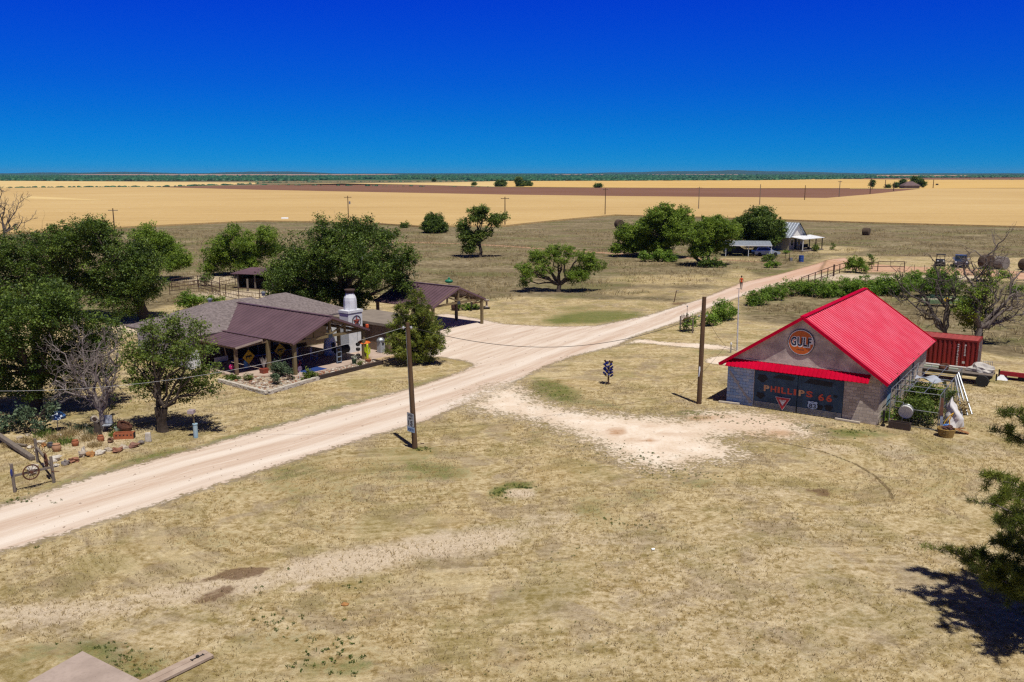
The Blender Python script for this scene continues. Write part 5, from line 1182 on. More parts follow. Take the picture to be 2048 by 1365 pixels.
def truss_end(b, W, ze, sl, y=0.0, posts=True):
    """open gable: tie beam, king post, two struts, rafters - each its own part"""
    zt = ze - .12
    def bm(name, p, q, w, h, m=WOOD): MB().beam(p, q, w, h).build(name, m, b)
    bm('tie_beam', (-.1, y, zt), (W + .1, y, zt), .14, .2, WOODL)
    ap = ze + sl * W / 2 - .12
    bm('king_post', (W / 2, y, zt + .11), (W / 2, y, ap - .06), .16, .16, WOODL)
    for s in (-1, 1):
        x = W / 2 + s * W * .22; zz = ze + sl * (W / 2 - W * .22) - .12
        bm('queen_post', (x, y, zt + .11), (x, y, zz - .08), .14, .14, WOODL)
        bm('strut', (W / 2 + s * .1, y + .002, zt + .16), (x - s * .08, y + .002, zz - .1), .12, .12, WOODL)
        bm('rafter', (W / 2 + s * (W / 2 + .35), y - .05, ze - sl * .35 - .1), (W / 2, y - .05, ap + .02), .1, .2, WOOD)
    MB().b2(W / 2 - .2, W / 2 + .2, y - .1, y + .1, zt - .14, zt + .14).build('bracket', M('blue black bracket', (.035, .05, .075), (.02, .03, .05), 4, .6), b)

def house():
    b = hthing('ranch_house', 'low ranch house with grey shingle hip roof and brown metal porch', 'house', 0, 0)
    W = 6.94; ze = 2.72; sl = .392; zr = 4.14
    # porch deck
    mb = MB()
    mb.b2(-.45, 10.15, -.55, 7.8, 0, ZF); mb.b2(-2.95, -.45, 3.1, 7.8, 0, ZF); mb.prism([(-.45, .3), (-.45, 3.1), (-2.95, 3.1)][::1], tr(0, 0, 0), ZF)
    mb.build('porch_floor', M('pinkish concrete deck', (.52, .40, .32), (.38, .29, .235), 2, .85), b)
    mb = MB(); MB().b2(7.4, 10.6, -1.35, -.56, 0, .075).build('step', M('pale wood step', (.56, .42, .25), (.42, .31, .18), 3, .85, stretch=(1, 8, 1)), b)
    MB().b2(7.6, 10.7, -.95, -.57, .078, .15).build('step', MATS['pale wood step'], b)
    # house walls
    x0, x1, y0, y1 = -3.4, 12.6, 8.3, 16.0
    mb = MB(); mb.b2(x0, x1, y0, y0 + .2, 0, 2.6); mb.b2(x0, x1, y1 - .2, y1, 0, 2.6); mb.b2(x0, x0 + .2, y0 + .2, y1 - .2, 0, 2.6); mb.b2(x1 - .2, x1, y0 + .2, y1 - .2, 0, 2.6)
    mb.build('wall', WHITEB, b)
    MB().b2(-2.6, 10.1, 8.2, 8.29, ZF, 2.42).build('porch_wall', M('boards dark with porch shade', (.085, .05, .032), (.05, .03, .02), 2, .85, stretch=(7, 1, .5)), b)  # dark colour puts the porch shade over the white wall behind
    for u, w_, h0, h1 in ((-1.6, 1.4, .9, 2.1), (2.2, 1.0, ZF, 2.2), (5.0, 1.5, .8, 2.1)):
        nm = 'door' if h0 < .5 else 'window'
        f = MB().b2(u - w_ / 2, u + w_ / 2, 8.14, 8.2, h0, h1).build(nm, M('window trim', (.4, .36, .3), (.3, .27, .22), 3, .6), b)
        MB().b2(u - w_ / 2 + .08, u + w_ / 2 - .08, 8.12, 8.15, h0 + .08, h1 - .08).build('pane', GLASS, f)
    for v in (10.2, 13.4):
        f = MB().b2(x0 - .05, x0, v - .6, v + .6, .9, 2.0).build('window', MATS['window trim'], b); MB().b2(x0 - .07, x0 - .04, v - .5, v + .5, 1.0, 1.9).build('pane', GLASS, f)
    # shingle hip roofs
    def hip(a0, a1, c0, c1, z0, s, h0, h1):
        cm = (c0 + c1) / 2; z = z0 + s * (c1 - c0) / 2
        r0 = (a0 + h0, cm, z); r1 = (a1 - h1, cm, z)
        A, B_, C_, D = (a0, c0, z0), (a1, c0, z0), (a1, c1, z0), (a0, c1, z0)
        mb = MB(); mb.quad(A, B_, r1, r0); mb.quad(C_, D, r0, r1); mb.quad(D, A, r0); mb.quad(B_, C_, r1)
        for p, q in ((A, B_), (B_, C_), (C_, D), (D, A)): mb.quad((p[0], p[1], z0 - .16), (q[0], q[1], z0 - .16), q, p)
        return mb
    hip(-4.0, 8.6, 7.95, 16.6, 2.66, .40, 4.9, 3.4).build('shingle_roof', SHINGLE, b)
    hip(3.6, 13.2, 7.9, 16.2, 2.64, .43, 3.6, 4.4).build('shingle_roof', SHINGLE, b)
    mb = MB(); mb.b2(-4.0, 13.2, 7.93, 7.95, 2.44, 2.62); mb.build('fascia', M('dark fascia', (.07, .05, .045), (.05, .035, .03), 3, .7), b)
    for u, v, z in ((2.0, 13.6, 4.25), (7.2, 13.2, 4.3)):
        vt = MB().lathe([(.16, -.1), (.16, .15), (.24, .16), (.24, .22), (.05, .32), (0, .32)], (u, v, z), 12).build('roof_vent', STEEL, b)
    # porch roof
    e = .38; zl = zr - sl * (W / 2 + e); vb = 12.6; vf = -.35
    mb = MB(); mb.ribbed((-e, vf, zl), (-e, vb, zl), (W / 2, vb, zr), (W / 2, vf, zr), .46, .03, .06, .04, 1); mb.ribbed((W + e, vb, zl), (W + e, vf, zl), (W / 2, vf, zr), (W / 2, vb, zr), .46, .03, .06, .04, 1)
    pr = mb.build('porch_roof', [PURP, PURH], b)
    MB().beam((W / 2, vf, zr + .04), (W / 2, vb, zr + .04), .3, .04).build('ridge_cap', PURP, pr)
    mb = MB()
    for s, xx in ((1, -e), (-1, W + e)): mb.beam((xx, vf - .02, zl - .07), (W / 2, vf - .02, zr - .07), .03, .16)
    mb.build('rake_trim', PURP, pr)
    # lean-to roof on the left
    zL = 2.30; mb = MB(); mb.ribbed((-2.95, 3.1, zL), (-2.95, 8.6, zL), (-.78, 8.6, 2.66), (-.78, 2.75, 2.66), .46, .03, .06, .04, 1); lr = mb.build('lean_to_roof', [PURP, PURH], b)
    MB().beam((-2.95, 3.06, zL - .05), (-.78, 2.71, 2.61), .03, .14).build('rake_trim', M('pale rake board', (.42, .33, .28), (.3, .24, .2), 3, .7), lr)
    MB().beam((-.55, 2.7, 2.71), (-.55, 8.4, 2.71), .3, .04).build('flashing', PURP, lr)
    # posts
    for u, v, h, r in ((0, 0, 2.55, .15), (6.94, 0, 2.55, .15), (4.98, .72, 3.1, .13), (-.25, 2.8, 2.5, .16), (-2.72, 3.4, 2.25, .13)):
        MB().box((u, v, h / 2), (r * 1.7, r * 1.7, h)).build('post', WOODL if v < 3 else WOOD, b, bevel=.02)
    truss_end(b, W, ze, sl)
    for p, q in (((0, .1, 2.52), (0, 8.1, 2.52)), ((W, .1, 2.52), (W, 8.1, 2.52)), ((-2.72, 3.35, 2.2), (-.2, 2.8, 2.46)), ((-2.72, 3.5, 2.2), (-2.72, 8.1, 2.2))): MB().beam(p, q, .14, .2).build('beam', WOOD, b)
    # chimney
    mb = MB(); mb.b2(7.85, 9.4, 2.75, 3.85, ZF, 3.5)
    ch = mb.build('chimney', WHITEB, b)
    MB().b2(7.79, 9.46, 2.69, 3.91, 3.505, 3.72).build('chimney_shoulder', WHITEB, ch)
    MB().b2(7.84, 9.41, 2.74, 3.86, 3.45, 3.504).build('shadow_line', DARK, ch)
    MB().lathe([(.56, 3.72), (.54, 4.5), (.50, 4.75), (.36, 5.05), (.34, 5.12)], (8.6, 3.3, 0), 8).build('chimney_pot', WHITEB, ch)
    MB().lathe([(.34, 5.12), (.36, 5.15), (.36, 5.32), (.46, 5.34), (.46, 5.44), (0, 5.46)], (8.6, 3.3, 0), 14).build('chimney_cap', M('brown flue cap', (.09, .055, .04), (.05, .03, .025), 6, .8), ch)
    # board annex with flat roof
    mb = MB(); mb.b2(10.2, 10.32, .5, 7.0, 0, 2.45); mb.b2(10.32, 14.6, .5, .62, 0, 2.45); mb.b2(14.48, 14.6, .62, 7.0, 0, 2.45); mb.b2(10.32, 14.48, 6.88, 7.0, 0, 2.45); mb.build('annex_wall', PLANK, b)
    ar = MB().quad((9.95, .3, 2.52), (14.8, .3, 2.52), (14.8, 7.3, 2.62), (9.95, 7.3, 2.62)); ar.b2(9.9, 9.95, .3, 7.3, 2.38, 2.6); ar.b2(9.9, 14.85, .22, .3, 2.36, 2.54); ar.build('annex_roof', M('grey tan roll roof', (.27, .225, .185), (.20, .165, .135), 1.2, .95), b)
house()

def porch_things():
    # emblem on the chimney
    s = hthing('metal_star', 'rust red star in a dark ring on the white chimney', 'star', 8.72, 2.72, 2.78)
    MB().torus((0, 0, 0), .47, .026, 32, 6, rx(PI / 2)).build('ring', DARK, s)
    mb = MB(); o = []
    for i in range(10):
        a = PI / 2 + i * PI / 5; r = .45 if i % 2 == 0 else .18; o.append((r * math.cos(a), -.02, r * math.sin(a)))
    mb.add(o + [(0, -.11, 0)], [(i, (i + 1) % 10, 10) for i in range(10)]); mb.build('star', M('rust red star paint', (.30, .05, .03), (.14, .03, .022), 4, .6), s)
    # cow crossing signs on the porch
    YS = M('yellow sign paint', (.55, .34, .015), (.42, .25, .01), 4, .5)
    for (u, v, lab) in ((-1.05, 4.2, 'yellow diamond cow sign under the lower left porch roof'), (1.75, 4.0, 'yellow diamond cow sign under the main porch roof')):
        s = hthing('diamond_sign', lab, 'sign', u, v, 1.25 if u > 0 else 1.15, 0, 'cow warning signs on the porch')
        r = .55; MB().prism([(0, -r), (r, 0), (0, r), (-r, 0)], tr(0, 0, 0) @ rx(PI / 2), .015).build('plate', YS, s)
        cow = [(-.27, .09), (-.28, -.02), (-.25, -.02), (-.24, -.17), (-.20, -.17), (-.19, -.03), (.06, -.03), (.07, -.17), (.11, -.17), (.13, 0), (.2, .0), (.27, -.03), (.29, .02), (.22, .12), (.19, .16), (.16, .11), (-.22, .12)]
        MB().prism(cow, tr(0, -.018, 0) @ rx(PI / 2), .004).build('cow_silhouette', BLACK, s)
        MB().b2(-.03, .03, .0, .05, -(1.25 if u > 0 else 1.15) + ZF, .3).build('post', WOOD, s)
    # neon yellow cactus with an orange shade
    s = hthing('metal_cactus', 'bright yellow green metal cactus at the far front porch post', 'ornament', 7.12, -.22)
    YG = M('neon yellow green', (.52, .62, .01), (.40, .5, .01), 5, .5)
    mb = MB(); mb.tube([(0, 0, 0), (0, 0, 1.35), (0, 0, 1.45)], [.10, .11, .05], 10); mb.tube([(0, 0, .55), (.22, 0, .6), (.26, 0, .72), (.26, 0, 1.05)], .06, 8); mb.tube([(0, 0, .7), (-.2, 0, .75), (-.24, 0, .85), (-.24, 0, 1.15)], .06, 8); mb.build('cactus', YG, s)
    s = hthing('orange_umbrella', 'small orange cloth shade behind the yellow green cactus', 'umbrella', 7.2, .25, ZF)
    MB().lathe([(.55, 1.30), (.40, 1.45), (.0, 1.62)], n=8).build('shade', M('orange cloth', (.72, .16, .015), (.55, .11, .012), 4, .7), s); MB().tube([(0, 0, 0), (0, 0, 1.6)], .02).build('pole', DARK, s)
    s = hthing('lantern', 'small orange lantern on the far corner of the porch roof', 'lantern', 7.2, -.2, 2.62); mb = MB(); mb.lathe([(0, .1), (.12, .1), (.14, .16), (.14, .36), (.08, .42), (0, .42)], n=8); mb.build('body', M('orange glass', (.66, .10, .02), (.5, .07, .02), 4, .4), s); MB().tube([(0, 0, -.1), (0, 0, .1)], .03).build('bracket', DARK, s)
    s = hthing('hanging_pots', 'two dark pots hanging on a chain by the far porch post', 'pots', 6.55, .25, ZF)
    for z in (.35, .85, 1.25): MB().lathe([(0, -.12), (.14, -.1), (.19, .05), (.15, .13), (0, .13)], (0, 0, z), 12).build('pot', DARK, s)
    MB().tube([(0, 0, .2), (0, 0, 2.4)], .012).build('chain', DARK, s)
    s = hthing('trash_can', 'grey steel trash can with domed lid against the board fence', 'trash can', 9.75, .95, ZF); mb = MB(); mb.box((0, 0, .5), (.5, .5, 1.0)); mb.build('body', M('grey enamel', (.38, .40, .43), (.28, .3, .33), 3, .5), s, bevel=.03); MB().lathe([(.36, 1.0), (.34, 1.1), (.2, 1.25), (0, 1.3)], n=14).build('lid', STEEL, s); MB().box((0, -.256, .72), (.2, .012, .16)).build('opening', BLACK, s)
    s = hthing('bottle_shelf', 'narrow grey shelf stand against the middle porch post', 'shelf', 4.75, .5, ZF); mb = MB()
    for x in (-.22, .22): mb.b2(x - .03, x + .03, -.03, .03, 0, 1.25)
    for z in (.1, .5, .9, 1.22): mb.b2(-.19, .19, -.12, .05, z, z + .04)
    mb.build('frame', M('grey blue paint', (.22, .27, .34), (.15, .19, .25), 4, .6), s)
    s = hthing('barrel_grill', 'black cooker beside the grey shelf stand under the porch', 'cooker', 5.6, 1.1, ZF); mb = MB(); mb.lathe([(0, -.6), (.32, -.6), (.34, 0), (.32, .6), (0, .6)], (0, 0, .9), 14, ry(PI / 2)); mb.build('drum', BLACK, s)
    for x in (-.4, .4): MB().tube([(x, 0, 0), (x, 0, .62)], .03).build('leg', BLACK, s)
    s = hthing('outdoor_oven', 'tall white rounded oven hood behind the middle porch post', 'oven', 6.5, 3.6, ZF); MB().lathe([(.55, 0), (.55, .7), (.50, 1.0), (.35, 1.6), (.2, 2.1), (.16, 2.3)], n=16).build('hood', WHITEB, s, smooth=True); MB().box((-.1, -.54, .75), (.3, .06, .7)).build('opening', BLACK, s)
    # chairs in the shade
    def chair(u, v, rz, lab, m_):
        s = hthing('porch_chair', lab, 'chair', u, v, ZF, rz, 'chairs in the shade of the porch')
        MB().box((0, 0, .44), (.5, .5, .04)).build('seat', m_, s); MB().box((0, .25, .75), (.5, .04, .55)).build('backrest', m_, s)
        for x in (-.22, .22):
            for y in (-.22, .22): MB().box((x, y, .21), (.05, .05, .42)).build('leg', m_, s)
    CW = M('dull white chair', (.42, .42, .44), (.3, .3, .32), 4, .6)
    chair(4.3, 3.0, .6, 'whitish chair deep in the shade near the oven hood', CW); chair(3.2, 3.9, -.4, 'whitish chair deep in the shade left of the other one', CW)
    s = hthing('step_ladder', 'small blue step ladder just inside the near porch post', 'ladder', 1.85, 1.85, ZF); BL = M('blue ladder paint', (.03, .07, .2), (.02, .05, .14), 5, .6); mb = MB()
    for x in (-.2, .2): mb.beam((x, -.25, 0), (x, 0, 1.1), .04); mb.beam((x, .25, 0), (x, 0, 1.1), .04)
    for z in (.3, .6, .9): mb.b2(-.18, .18, -.2 + z * .15, -.1 + z * .15, z, z + .03)
    mb.build('frame', BL, s)
    s = hthing('blue_rug', 'bright blue mat on the porch floor by the near post', 'mat', 1.7, .5, ZF + .004); MB().b2(-.9, 1.1, -.85, .6, 0, .012).build('mat', M('blue mat cloth', (.015, .05, .22), (.01, .035, .16), 6, .9), s)
    s = hthing('red_tricycle', 'red tricycle parked beside the near porch post', 'tricycle', .85, .75, ZF, .5); RD = M('red tricycle paint', (.50, .012, .05), (.36, .01, .04), 5, .4)
    for x, y, r in ((-.45, -.25, .17), (-.45, .25, .17), (.5, 0, .24)):
        wl = MB().torus((x, y, r), r - .03, .03, 18, 6, rx(PI / 2)).build('wheel', BLACK, s); MB().torus((x, y, r), r * .35, .03, 10, 5, rx(PI / 2)).build('hub', RD, wl)
    mb = MB(); mb.tube([(-.45, -.25, .2), (-.45, .25, .2)], .03); mb.tube([(-.45, 0, .2), (0, 0, .35), (.42, 0, .62)], .04); mb.tube([(.5, 0, .24), (.40, 0, .78)], .035); mb.ball((.5, 0, .5), (.26, .1, .05)); mb.build('frame', RD, s)
    MB().ball((-.1, 0, .47), (.2, .14, .05)).build('saddle', RD, s); MB().tube([(.40, -.25, .85), (.38, 0, .78), (.40, .25, .85)], .022).build('handlebar', STEEL, s)
    s = hthing('water_jug', 'tall light blue jug under the left cow sign', 'jug', -.9, 4.7, ZF); MB().lathe([(0, 0), (.22, 0), (.24, .1), (.24, .55), (.12, .72), (.09, .9), (0, .9)], n=14).build('jug', M('light blue plastic', (.14, .33, .52), (.1, .25, .42), 4, .4), s, smooth=True)
    s = hthing('bench', 'pale bench in the dark at the left end of the porch', 'bench', -2.0, 6.2, ZF); MB().b2(-.6, .6, -.2, .2, .42, .47).build('seat', WOODG, s); MB().b2(-.6, .6, .16, .2, .5, .9).build('backrest', CW, s)
    for x in (-.5, .5): MB().b2(x - .04, x + .04, -.18, .18, 0, .42).build('leg', WOODG, s)
    s = hthing('agave_pot', 'white spiky plant in a red square pot on the porch edge', 'potted plant', -1.1, 2.3, .12); mb = MB(); mb.box((0, 0, .2), (.42, .42, .4), taper=1.25); mb.build('pot', M('red glazed pot', (.34, .07, .04), (.25, .05, .03), 4, .5), s)
    mb = MB(); rr = random.Random(8)
    for i in range(14):
        a = i * 2.4; q = .15 + .3 * rr.random(); mb.tube([(0, 0, .4), (q * .5 * math.cos(a), q * .5 * math.sin(a), .8), (q * math.cos(a), q * math.sin(a), 1.05 + .2 * rr.random())], [.03, .022, .004], 4)
    mb.build('leaf', M('pale dry agave', (.42, .36, .32), (.30, .25, .23), 6, .8), s)
    s = hthing('metal_flower', 'hot pink metal flower ornament left of the lean to post', 'ornament', -2.62, 4.2, .1); mb = MB()
    for i in range(8): mb.ball((.13 * math.cos(i * .785), 0, .55 + .13 * math.sin(i * .785)), (.085, .035, .085), 8, 6)
    mb.build('petal_ring', M('hot pink paint', (.68, .02, .20), (.5, .015, .15), 5, .5), s); MB().tube([(0, 0, 0), (0, 0, .5)], .015).build('stem', DARK, s); MB().ball((0, -.02, .55), (.06, .03, .06), 8, 6).build('centre', M('pale pink paint', (.7, .3, .36), (.6, .25, .3), 4, .5), s)
    s = hthing('lawn_windmill', 'small white and purple metal windmill in the rock bed', 'ornament', -.62, -1.3, .1); mb = MB()
    for x, y in ((-.14, -.14), (.14, -.14), (.14, .14), (-.14, .14)): mb.tube([(x, y, 0), (x * .2, y * .2, .8)], .012, 4)
    mb.build('tower', WHITE, s); mb = MB()
    for i in range(10): a = i * .628; mb.box((.12 * math.cos(a), -.06, .82 + .12 * math.sin(a)), (.16, .006, .06), M=tr(0, 0, 0) @ ry(-a))
    mb.build('fan', M('purple tin', (.30, .22, .34), (.2, .15, .25), 4, .5), s)
    # rock bed with kerbs
    k = hthing('stone_kerb', 'low white limestone kerb round the left half of the rock bed', 'kerb', 0, 0); rr = random.Random(11); mb = MB()
    def course(p, q):
        L = math.hypot(q[0] - p[0], q[1] - p[1]); n = int(L / .34); a = math.atan2(q[1] - p[1], q[0] - p[0])
        for j in range(3):
            for i in range(n):
                t = (i + .5 + .5 * (j % 2) * .6) / n
                if t > 1: continue
                mb.box((p[0] + (q[0] - p[0]) * t + rr.uniform(-.015, .015), p[1] + (q[1] - p[1]) * t + rr.uniform(-.015, .015), .045 + j * .092), (L / n * .97, .24 + rr.uniform(-.03, .03), .088), a + rr.uniform(-.03, .03))
    course((-4.55, 3.0), (-4.7, -2.75)); course((-4.6, -2.85), (.35, -2.15)); mb.build('stone_course', STONEW, k)
    k = hthing('timber_kerb', 'dark timber kerb along the right half of the rock bed', 'kerb', 0, 0)
    for z in (.08, .23): MB().beam((.4, -2.14 + z * .1, z), (7.1, -2.02 + z * .1, z), .18, .15).build('sleeper', M('dark sleeper wood', (.06, .04, .032), (.035, .025, .02), 3, .9, stretch=(.5, 6, 6)), k, bevel=.02)
    MB().beam((7.1, -2.0, .15), (7.25, -.7, .1), .16, .2).build('sleeper', MATS['dark sleeper wood'], k)
    P = [HP(*q) for q in ((-4.5, 2.9), (-4.6, -2.7), (.35, -2.05), (7.05, -1.95), (7.1, -.6), (-.5, -.6), (-3.0, 3.0))]
    rb = MB(); rb.prism([(x, y) for x, y in P], tr(0, 0, 0), .12); o = rb.build('rock_bed', M('sandy bed soil', (.46, .36, .26), (.30, .23, .16), 2, .95, bump=.6, world=True)); tag(o, kind='structure')
    rng = np.random.default_rng(6); mb = MB(); poly = np.array(P); lo, hi = poly.min(0), poly.max(0); cnt = 0
    while cnt < 620:
        q = rng.uniform(lo, hi); 
        if sdist(q[None], poly)[0] < .12: continue
        u = (q[0] - HA[0]) * .6111 + (q[1] - HA[1]) * .7916
        if u < -.5 and rng.random() < .62: continue
        r = rng.uniform(.04, .11) * (1.4 if rng.random() < .12 else 1); mb.mi = int(rng.integers(0, 4)); mb.ball((q[0], q[1], .12 + r * .3), (r * rng.uniform(.8, 1.5), r, r * .7), 6, 4, int(rng.integers(1, 90)), .4, 2); cnt += 1
    o = mb.build('river_rocks', [STONE, STONEW, STONER, M('brown pebble', (.24, .17, .12), (.15, .1, .08), 5, .9)]); tag(o, kind='stuff')
    def hb(name, lab, u, v, rr_, h, n, leaf, seed, sz, cat):
        r_ = np.random.default_rng(seed); p = HP(u, v); root = thing(name, lab, cat, (p[0], p[1], .1))
        S = [((r_.uniform(-1, 1) * rr_ * .5, r_.uniform(-1, 1) * rr_ * .5, r_.uniform(.25, .9) * h), rr_ * r_.uniform(.4, .65)) for _ in range(n)]
        Pp, T, C = clumps(S, 110, .13, 26, r_); Pp[:, 2] = np.abs(Pp[:, 2]); leaf_mesh('foliage', Pp, sz, leaf, root, r_, T)
        mb = MB()
        for c, r in S: mb.tube([(c[0] * .2, c[1] * .2, -.05), c], [.02, .008], 4)
        mb.build('stem', WOOD, root)
    hb('desert_shrub', 'largest blue green shrub in front of the middle porch post', -.95, .7, .8, 1.2, 8, L_CACT, 1, .1, 'shrub'); hb('desert_shrub', 'round green shrub where the stone kerb meets the timber kerb', -.1, -1.85, .6, .6, 8, L_ELM, 2, .1, 'shrub')
    hb('desert_shrub', 'upright blue green shrub at the corner of the stone kerb', -2.6, -1.3, .5, .8, 6, L_CACT, 3, .09, 'shrub'); hb('desert_shrub', 'small blue green shrub in the middle of the rock bed', -1.4, -.9, .5, .8, 6, L_CACT, 4, .09, 'shrub')
    hb('desert_shrub', 'low green plant left in the rock bed', -3.2, 1.2, .45, .4, 5, L_ELM, 5, .09, 'plant'); hb('desert_shrub', 'short green tuft on the right of the rock bed', 5.2, -1.5, .35, .4, 5, L_ELM, 6, .08, 'plant'); hb('desert_shrub', 'pale green weeds along the left stone kerb', -3.9, 2.4, .6, .3, 5, L_ELM, 7, .1, 'plant')
    s = hthing('flower_planter', 'dark planter with white flowers at the porch edge', 'planter', 5.2, -.75, .1); MB().lathe([(0, 0), (.15, 0), (.2, .45), (.18, .48), (0, .44)], n=12).build('pot', M('dark green pot', (.03, .06, .03), (.02, .04, .02), 4, .6), s); r_ = np.random.default_rng(3); Pp = r_.normal(size=(140, 3)) * np.array([.13, .13, .08]) + np.array([0, 0, .62]); leaf_mesh('flowers', Pp, .08, leaf_mat('white flowers', (.05, .11, .03), (.5, .52, .4), (.8, .8, .74), .2), s, r_, r_.random(140))
    s = hthing('flower_pot', 'low red brown flower pot below the yellow green cactus', 'planter', 6.5, -.95, .1); MB().lathe([(0, 0), (.2, 0), (.26, .25), (.22, .26), (0, .22)], n=12).build('pot', TERRA, s); Pp = r_.normal(size=(90, 3)) * np.array([.14, .14, .06]) + np.array([0, 0, .34]); leaf_mesh('flowers', Pp, .07, leaf_mat('yellow flowers', (.1, .12, .02), (.4, .26, .03), (.7, .5, .05), .2), s, r_, r_.random(90))
    s = hthing('garden_gnome', 'small teal and white figure at the end of the porch steps', 'ornament', 11.0, -.05); mb = MB(); mb.lathe([(0, 0), (.16, 0), (.18, .25), (.1, .42), (0, .44)], n=10); mb.build('body', M('teal paint', (.03, .30, .30), (.02, .2, .22), 4, .5), s); MB().ball((0, 0, .5), .1).build('head', WHITE, s)
porch_things()

def carport():
    A = (-7.46, 80.72); Z = math.atan2(.7978, .603)
    b = thing('carport', 'open timber carport with brown metal gable roof', 'carport', (A[0], A[1], 0), Z)
    W, L, ze, sl, zr = 7.3, 7.4, 2.72, .39, 4.14; e = .4; zl = zr - sl * (W / 2 + e); vf = -.2; vb = L + .25
    mb = MB(); mb.ribbed((-e, vf, zl), (-e, vb, zl), (W / 2, vb, zr), (W / 2, vf, zr), .46, .03, .06, .04, 1); mb.ribbed((W + e, vb, zl), (W + e, vf, zl), (W / 2, vf, zr), (W / 2, vb, zr), .46, .03, .06, .04, 1)
    r = mb.build('roof', [PURP, PURH], b); MB().beam((W / 2, vf, zr + .04), (W / 2, vb, zr + .04), .3, .04).build('ridge_cap', PURP, r)
    mb = MB()
    for xx in (-e, W + e): mb.beam((xx, vf - .02, zl - .07), (W / 2, vf - .02, zr - .07), .03, .16)
    mb.build('rake_trim', PURP, r)
    for u in (0, W):
        for v in (0, 3.4, L): MB().box((u, v, 1.3), (.25, .25, 2.6)).build('post', WOODL if v == 0 else WOOD, b, bevel=.02)
        MB().beam((u, .1, 2.52), (u, L, 2.52), .14, .2).build('beam', WOOD, b)
    truss_end(b, W, ze, sl)
    truss_end(b, W, ze, sl, L)
    def cp(u, v): return (A[0] + .603 * u - .7978 * v, A[1] + .7978 * u + .603 * v)
    p = cp(12.4, 7.9); t = thing('wooden_barrel', 'dark reddish barrel planter behind the carport', 'barrel', (*p, 0)); MB().lathe([(0, 0), (.42, 0), (.5, .35), (.5, .6), (.42, .9), (.38, .9), (.36, .82), (0, .82)], n=16).build('staves', M('dark barrel wood', (.10, .045, .04), (.06, .03, .028), 4, .8), t); mb = MB()
    for z in (.2, .7): mb.torus((0, 0, z), .485, .02, 18, 5)
    mb.build('hoop', DARK, t)
    for i, (u, v, lab) in enumerate(((13.0, 7.2, 'left dark iron wheel in the garden behind the carport'), (13.3, 6.3, 'right dark iron wheel in the garden behind the carport'))):
        p = cp(u, v); t = thing('garden_ornament', lab, 'wheel', (*p, 0), .4 + i, 'iron wheels behind the carport'); MB().torus((0, 0, .5), .45, .04, 22, 6, rx(PI / 2)).build('rim', DARK, t); mb = MB()
        for j in range(5): a = j * PI / 5; mb.beam((-.43 * math.cos(a), 0, .5 - .43 * math.sin(a)), (.43 * math.cos(a), 0, .5 + .43 * math.sin(a)), .03)
        mb.build('spoke', DARK, t)
    p = cp(15.0, 7.4); t = thing('old_seeder', 'dark iron farm implement behind the far carport post', 'implement', (*p, 0), .3); mb = MB(); mb.beam((-.9, 0, .5), (.9, 0, .6), .1); mb.beam((-.2, -.5, .4), (.3, .5, 1.3), .09); mb.tube([(.2, 0, .5), (.5, 0, 1.5), (.7, 0, 1.6)], .05); mb.build('frame', RUST, t)
    for x in (-.6, .5): MB().torus((x, .2, .4), .36, .04, 18, 5, rx(PI / 2)).build('wheel', DARK, t)
    p = cp(16.3, 6.6); t = thing('stone_birdbath', 'small grey pedestal with dark bowl right of the carport', 'birdbath', (*p, 0)); MB().lathe([(.22, 0), (.12, .1), (.1, .6), (.3, .72), (.33, .85), (0, .8)], n=14).build('pedestal', CONC, t)
    p = cp(14.4, 6.3); t = thing('garden_log', 'dark log edging in front of the iron wheels', 'log', (*p, 0)); MB().tube([(-1.3, -.2, .1), (1.3, .2, .12)], .12, 8).build('log', DARK, t)
    for i, (u, v, s_, lab) in enumerate(((13.1, 6.9, .5, 'green plants between the iron wheels behind the carport'), (13.8, 6.5, .45, 'leafy plant right of the iron wheels'), (12.7, 7.3, .35, 'small plant beside the barrel planter'))):
        p = cp(u, v); r_ = np.random.default_rng(i); root = thing('garden_plant', lab, 'plant', (*p, 0)); S = [((r_.uniform(-.4, .4), r_.uniform(-.3, .3), .3 + .3 * r_.random()), s_ * .6) for _ in range(4)]; Pp, T, C = clumps(S, 90, .16, 22, r_); Pp[:, 2] = abs(Pp[:, 2]); leaf_mesh('foliage', Pp, .13, L_BUSH, root, r_, T)
    p = g(898, 574); t = thing('green_windmill', 'green bird shaped wind ornament on a pole behind the carport ridge', 'ornament', (*p, 0)); GRN = M('emerald paint', (.02, .22, .12), (.015, .15, .08), 4, .5); MB().tube([(0, 0, 0), (0, 0, .9)], .03).build('pole', DARK, t); mb = MB(); mb.ball((0, 0, .75), (.55, .3, .28), 12, 8); mb.ball((0, 0, 1.1), (.16, .14, .2), 8, 6); mb.build('bird', GRN, t)
    p = HP(19.5, 8.8); t = thing('red_umbrella', 'pair of bright red patio shades between the house and the carport', 'umbrella', (*p, 0)); RU = M('bright red cloth', (.62, .03, .02), (.48, .02, .015), 4, .7)
    for x, y in ((-.75, 0), (.75, .1)): MB().lathe([(.75, 1.0), (.5, 1.22), (0, 1.42)], (x, y, 0), 10).build('shade', RU, t); MB().tube([(x, y, 0), (x, y, 1.4)], .025).build('pole', DARK, t)
carport()
# ------------------------------------------------------------------ poles and wires
def gt(name, label, cat, px, rz=0.0, group=None, z=0.0):
    p = g(*px); return thing(name, label, cat, (p[0], p[1], z), rz, group)

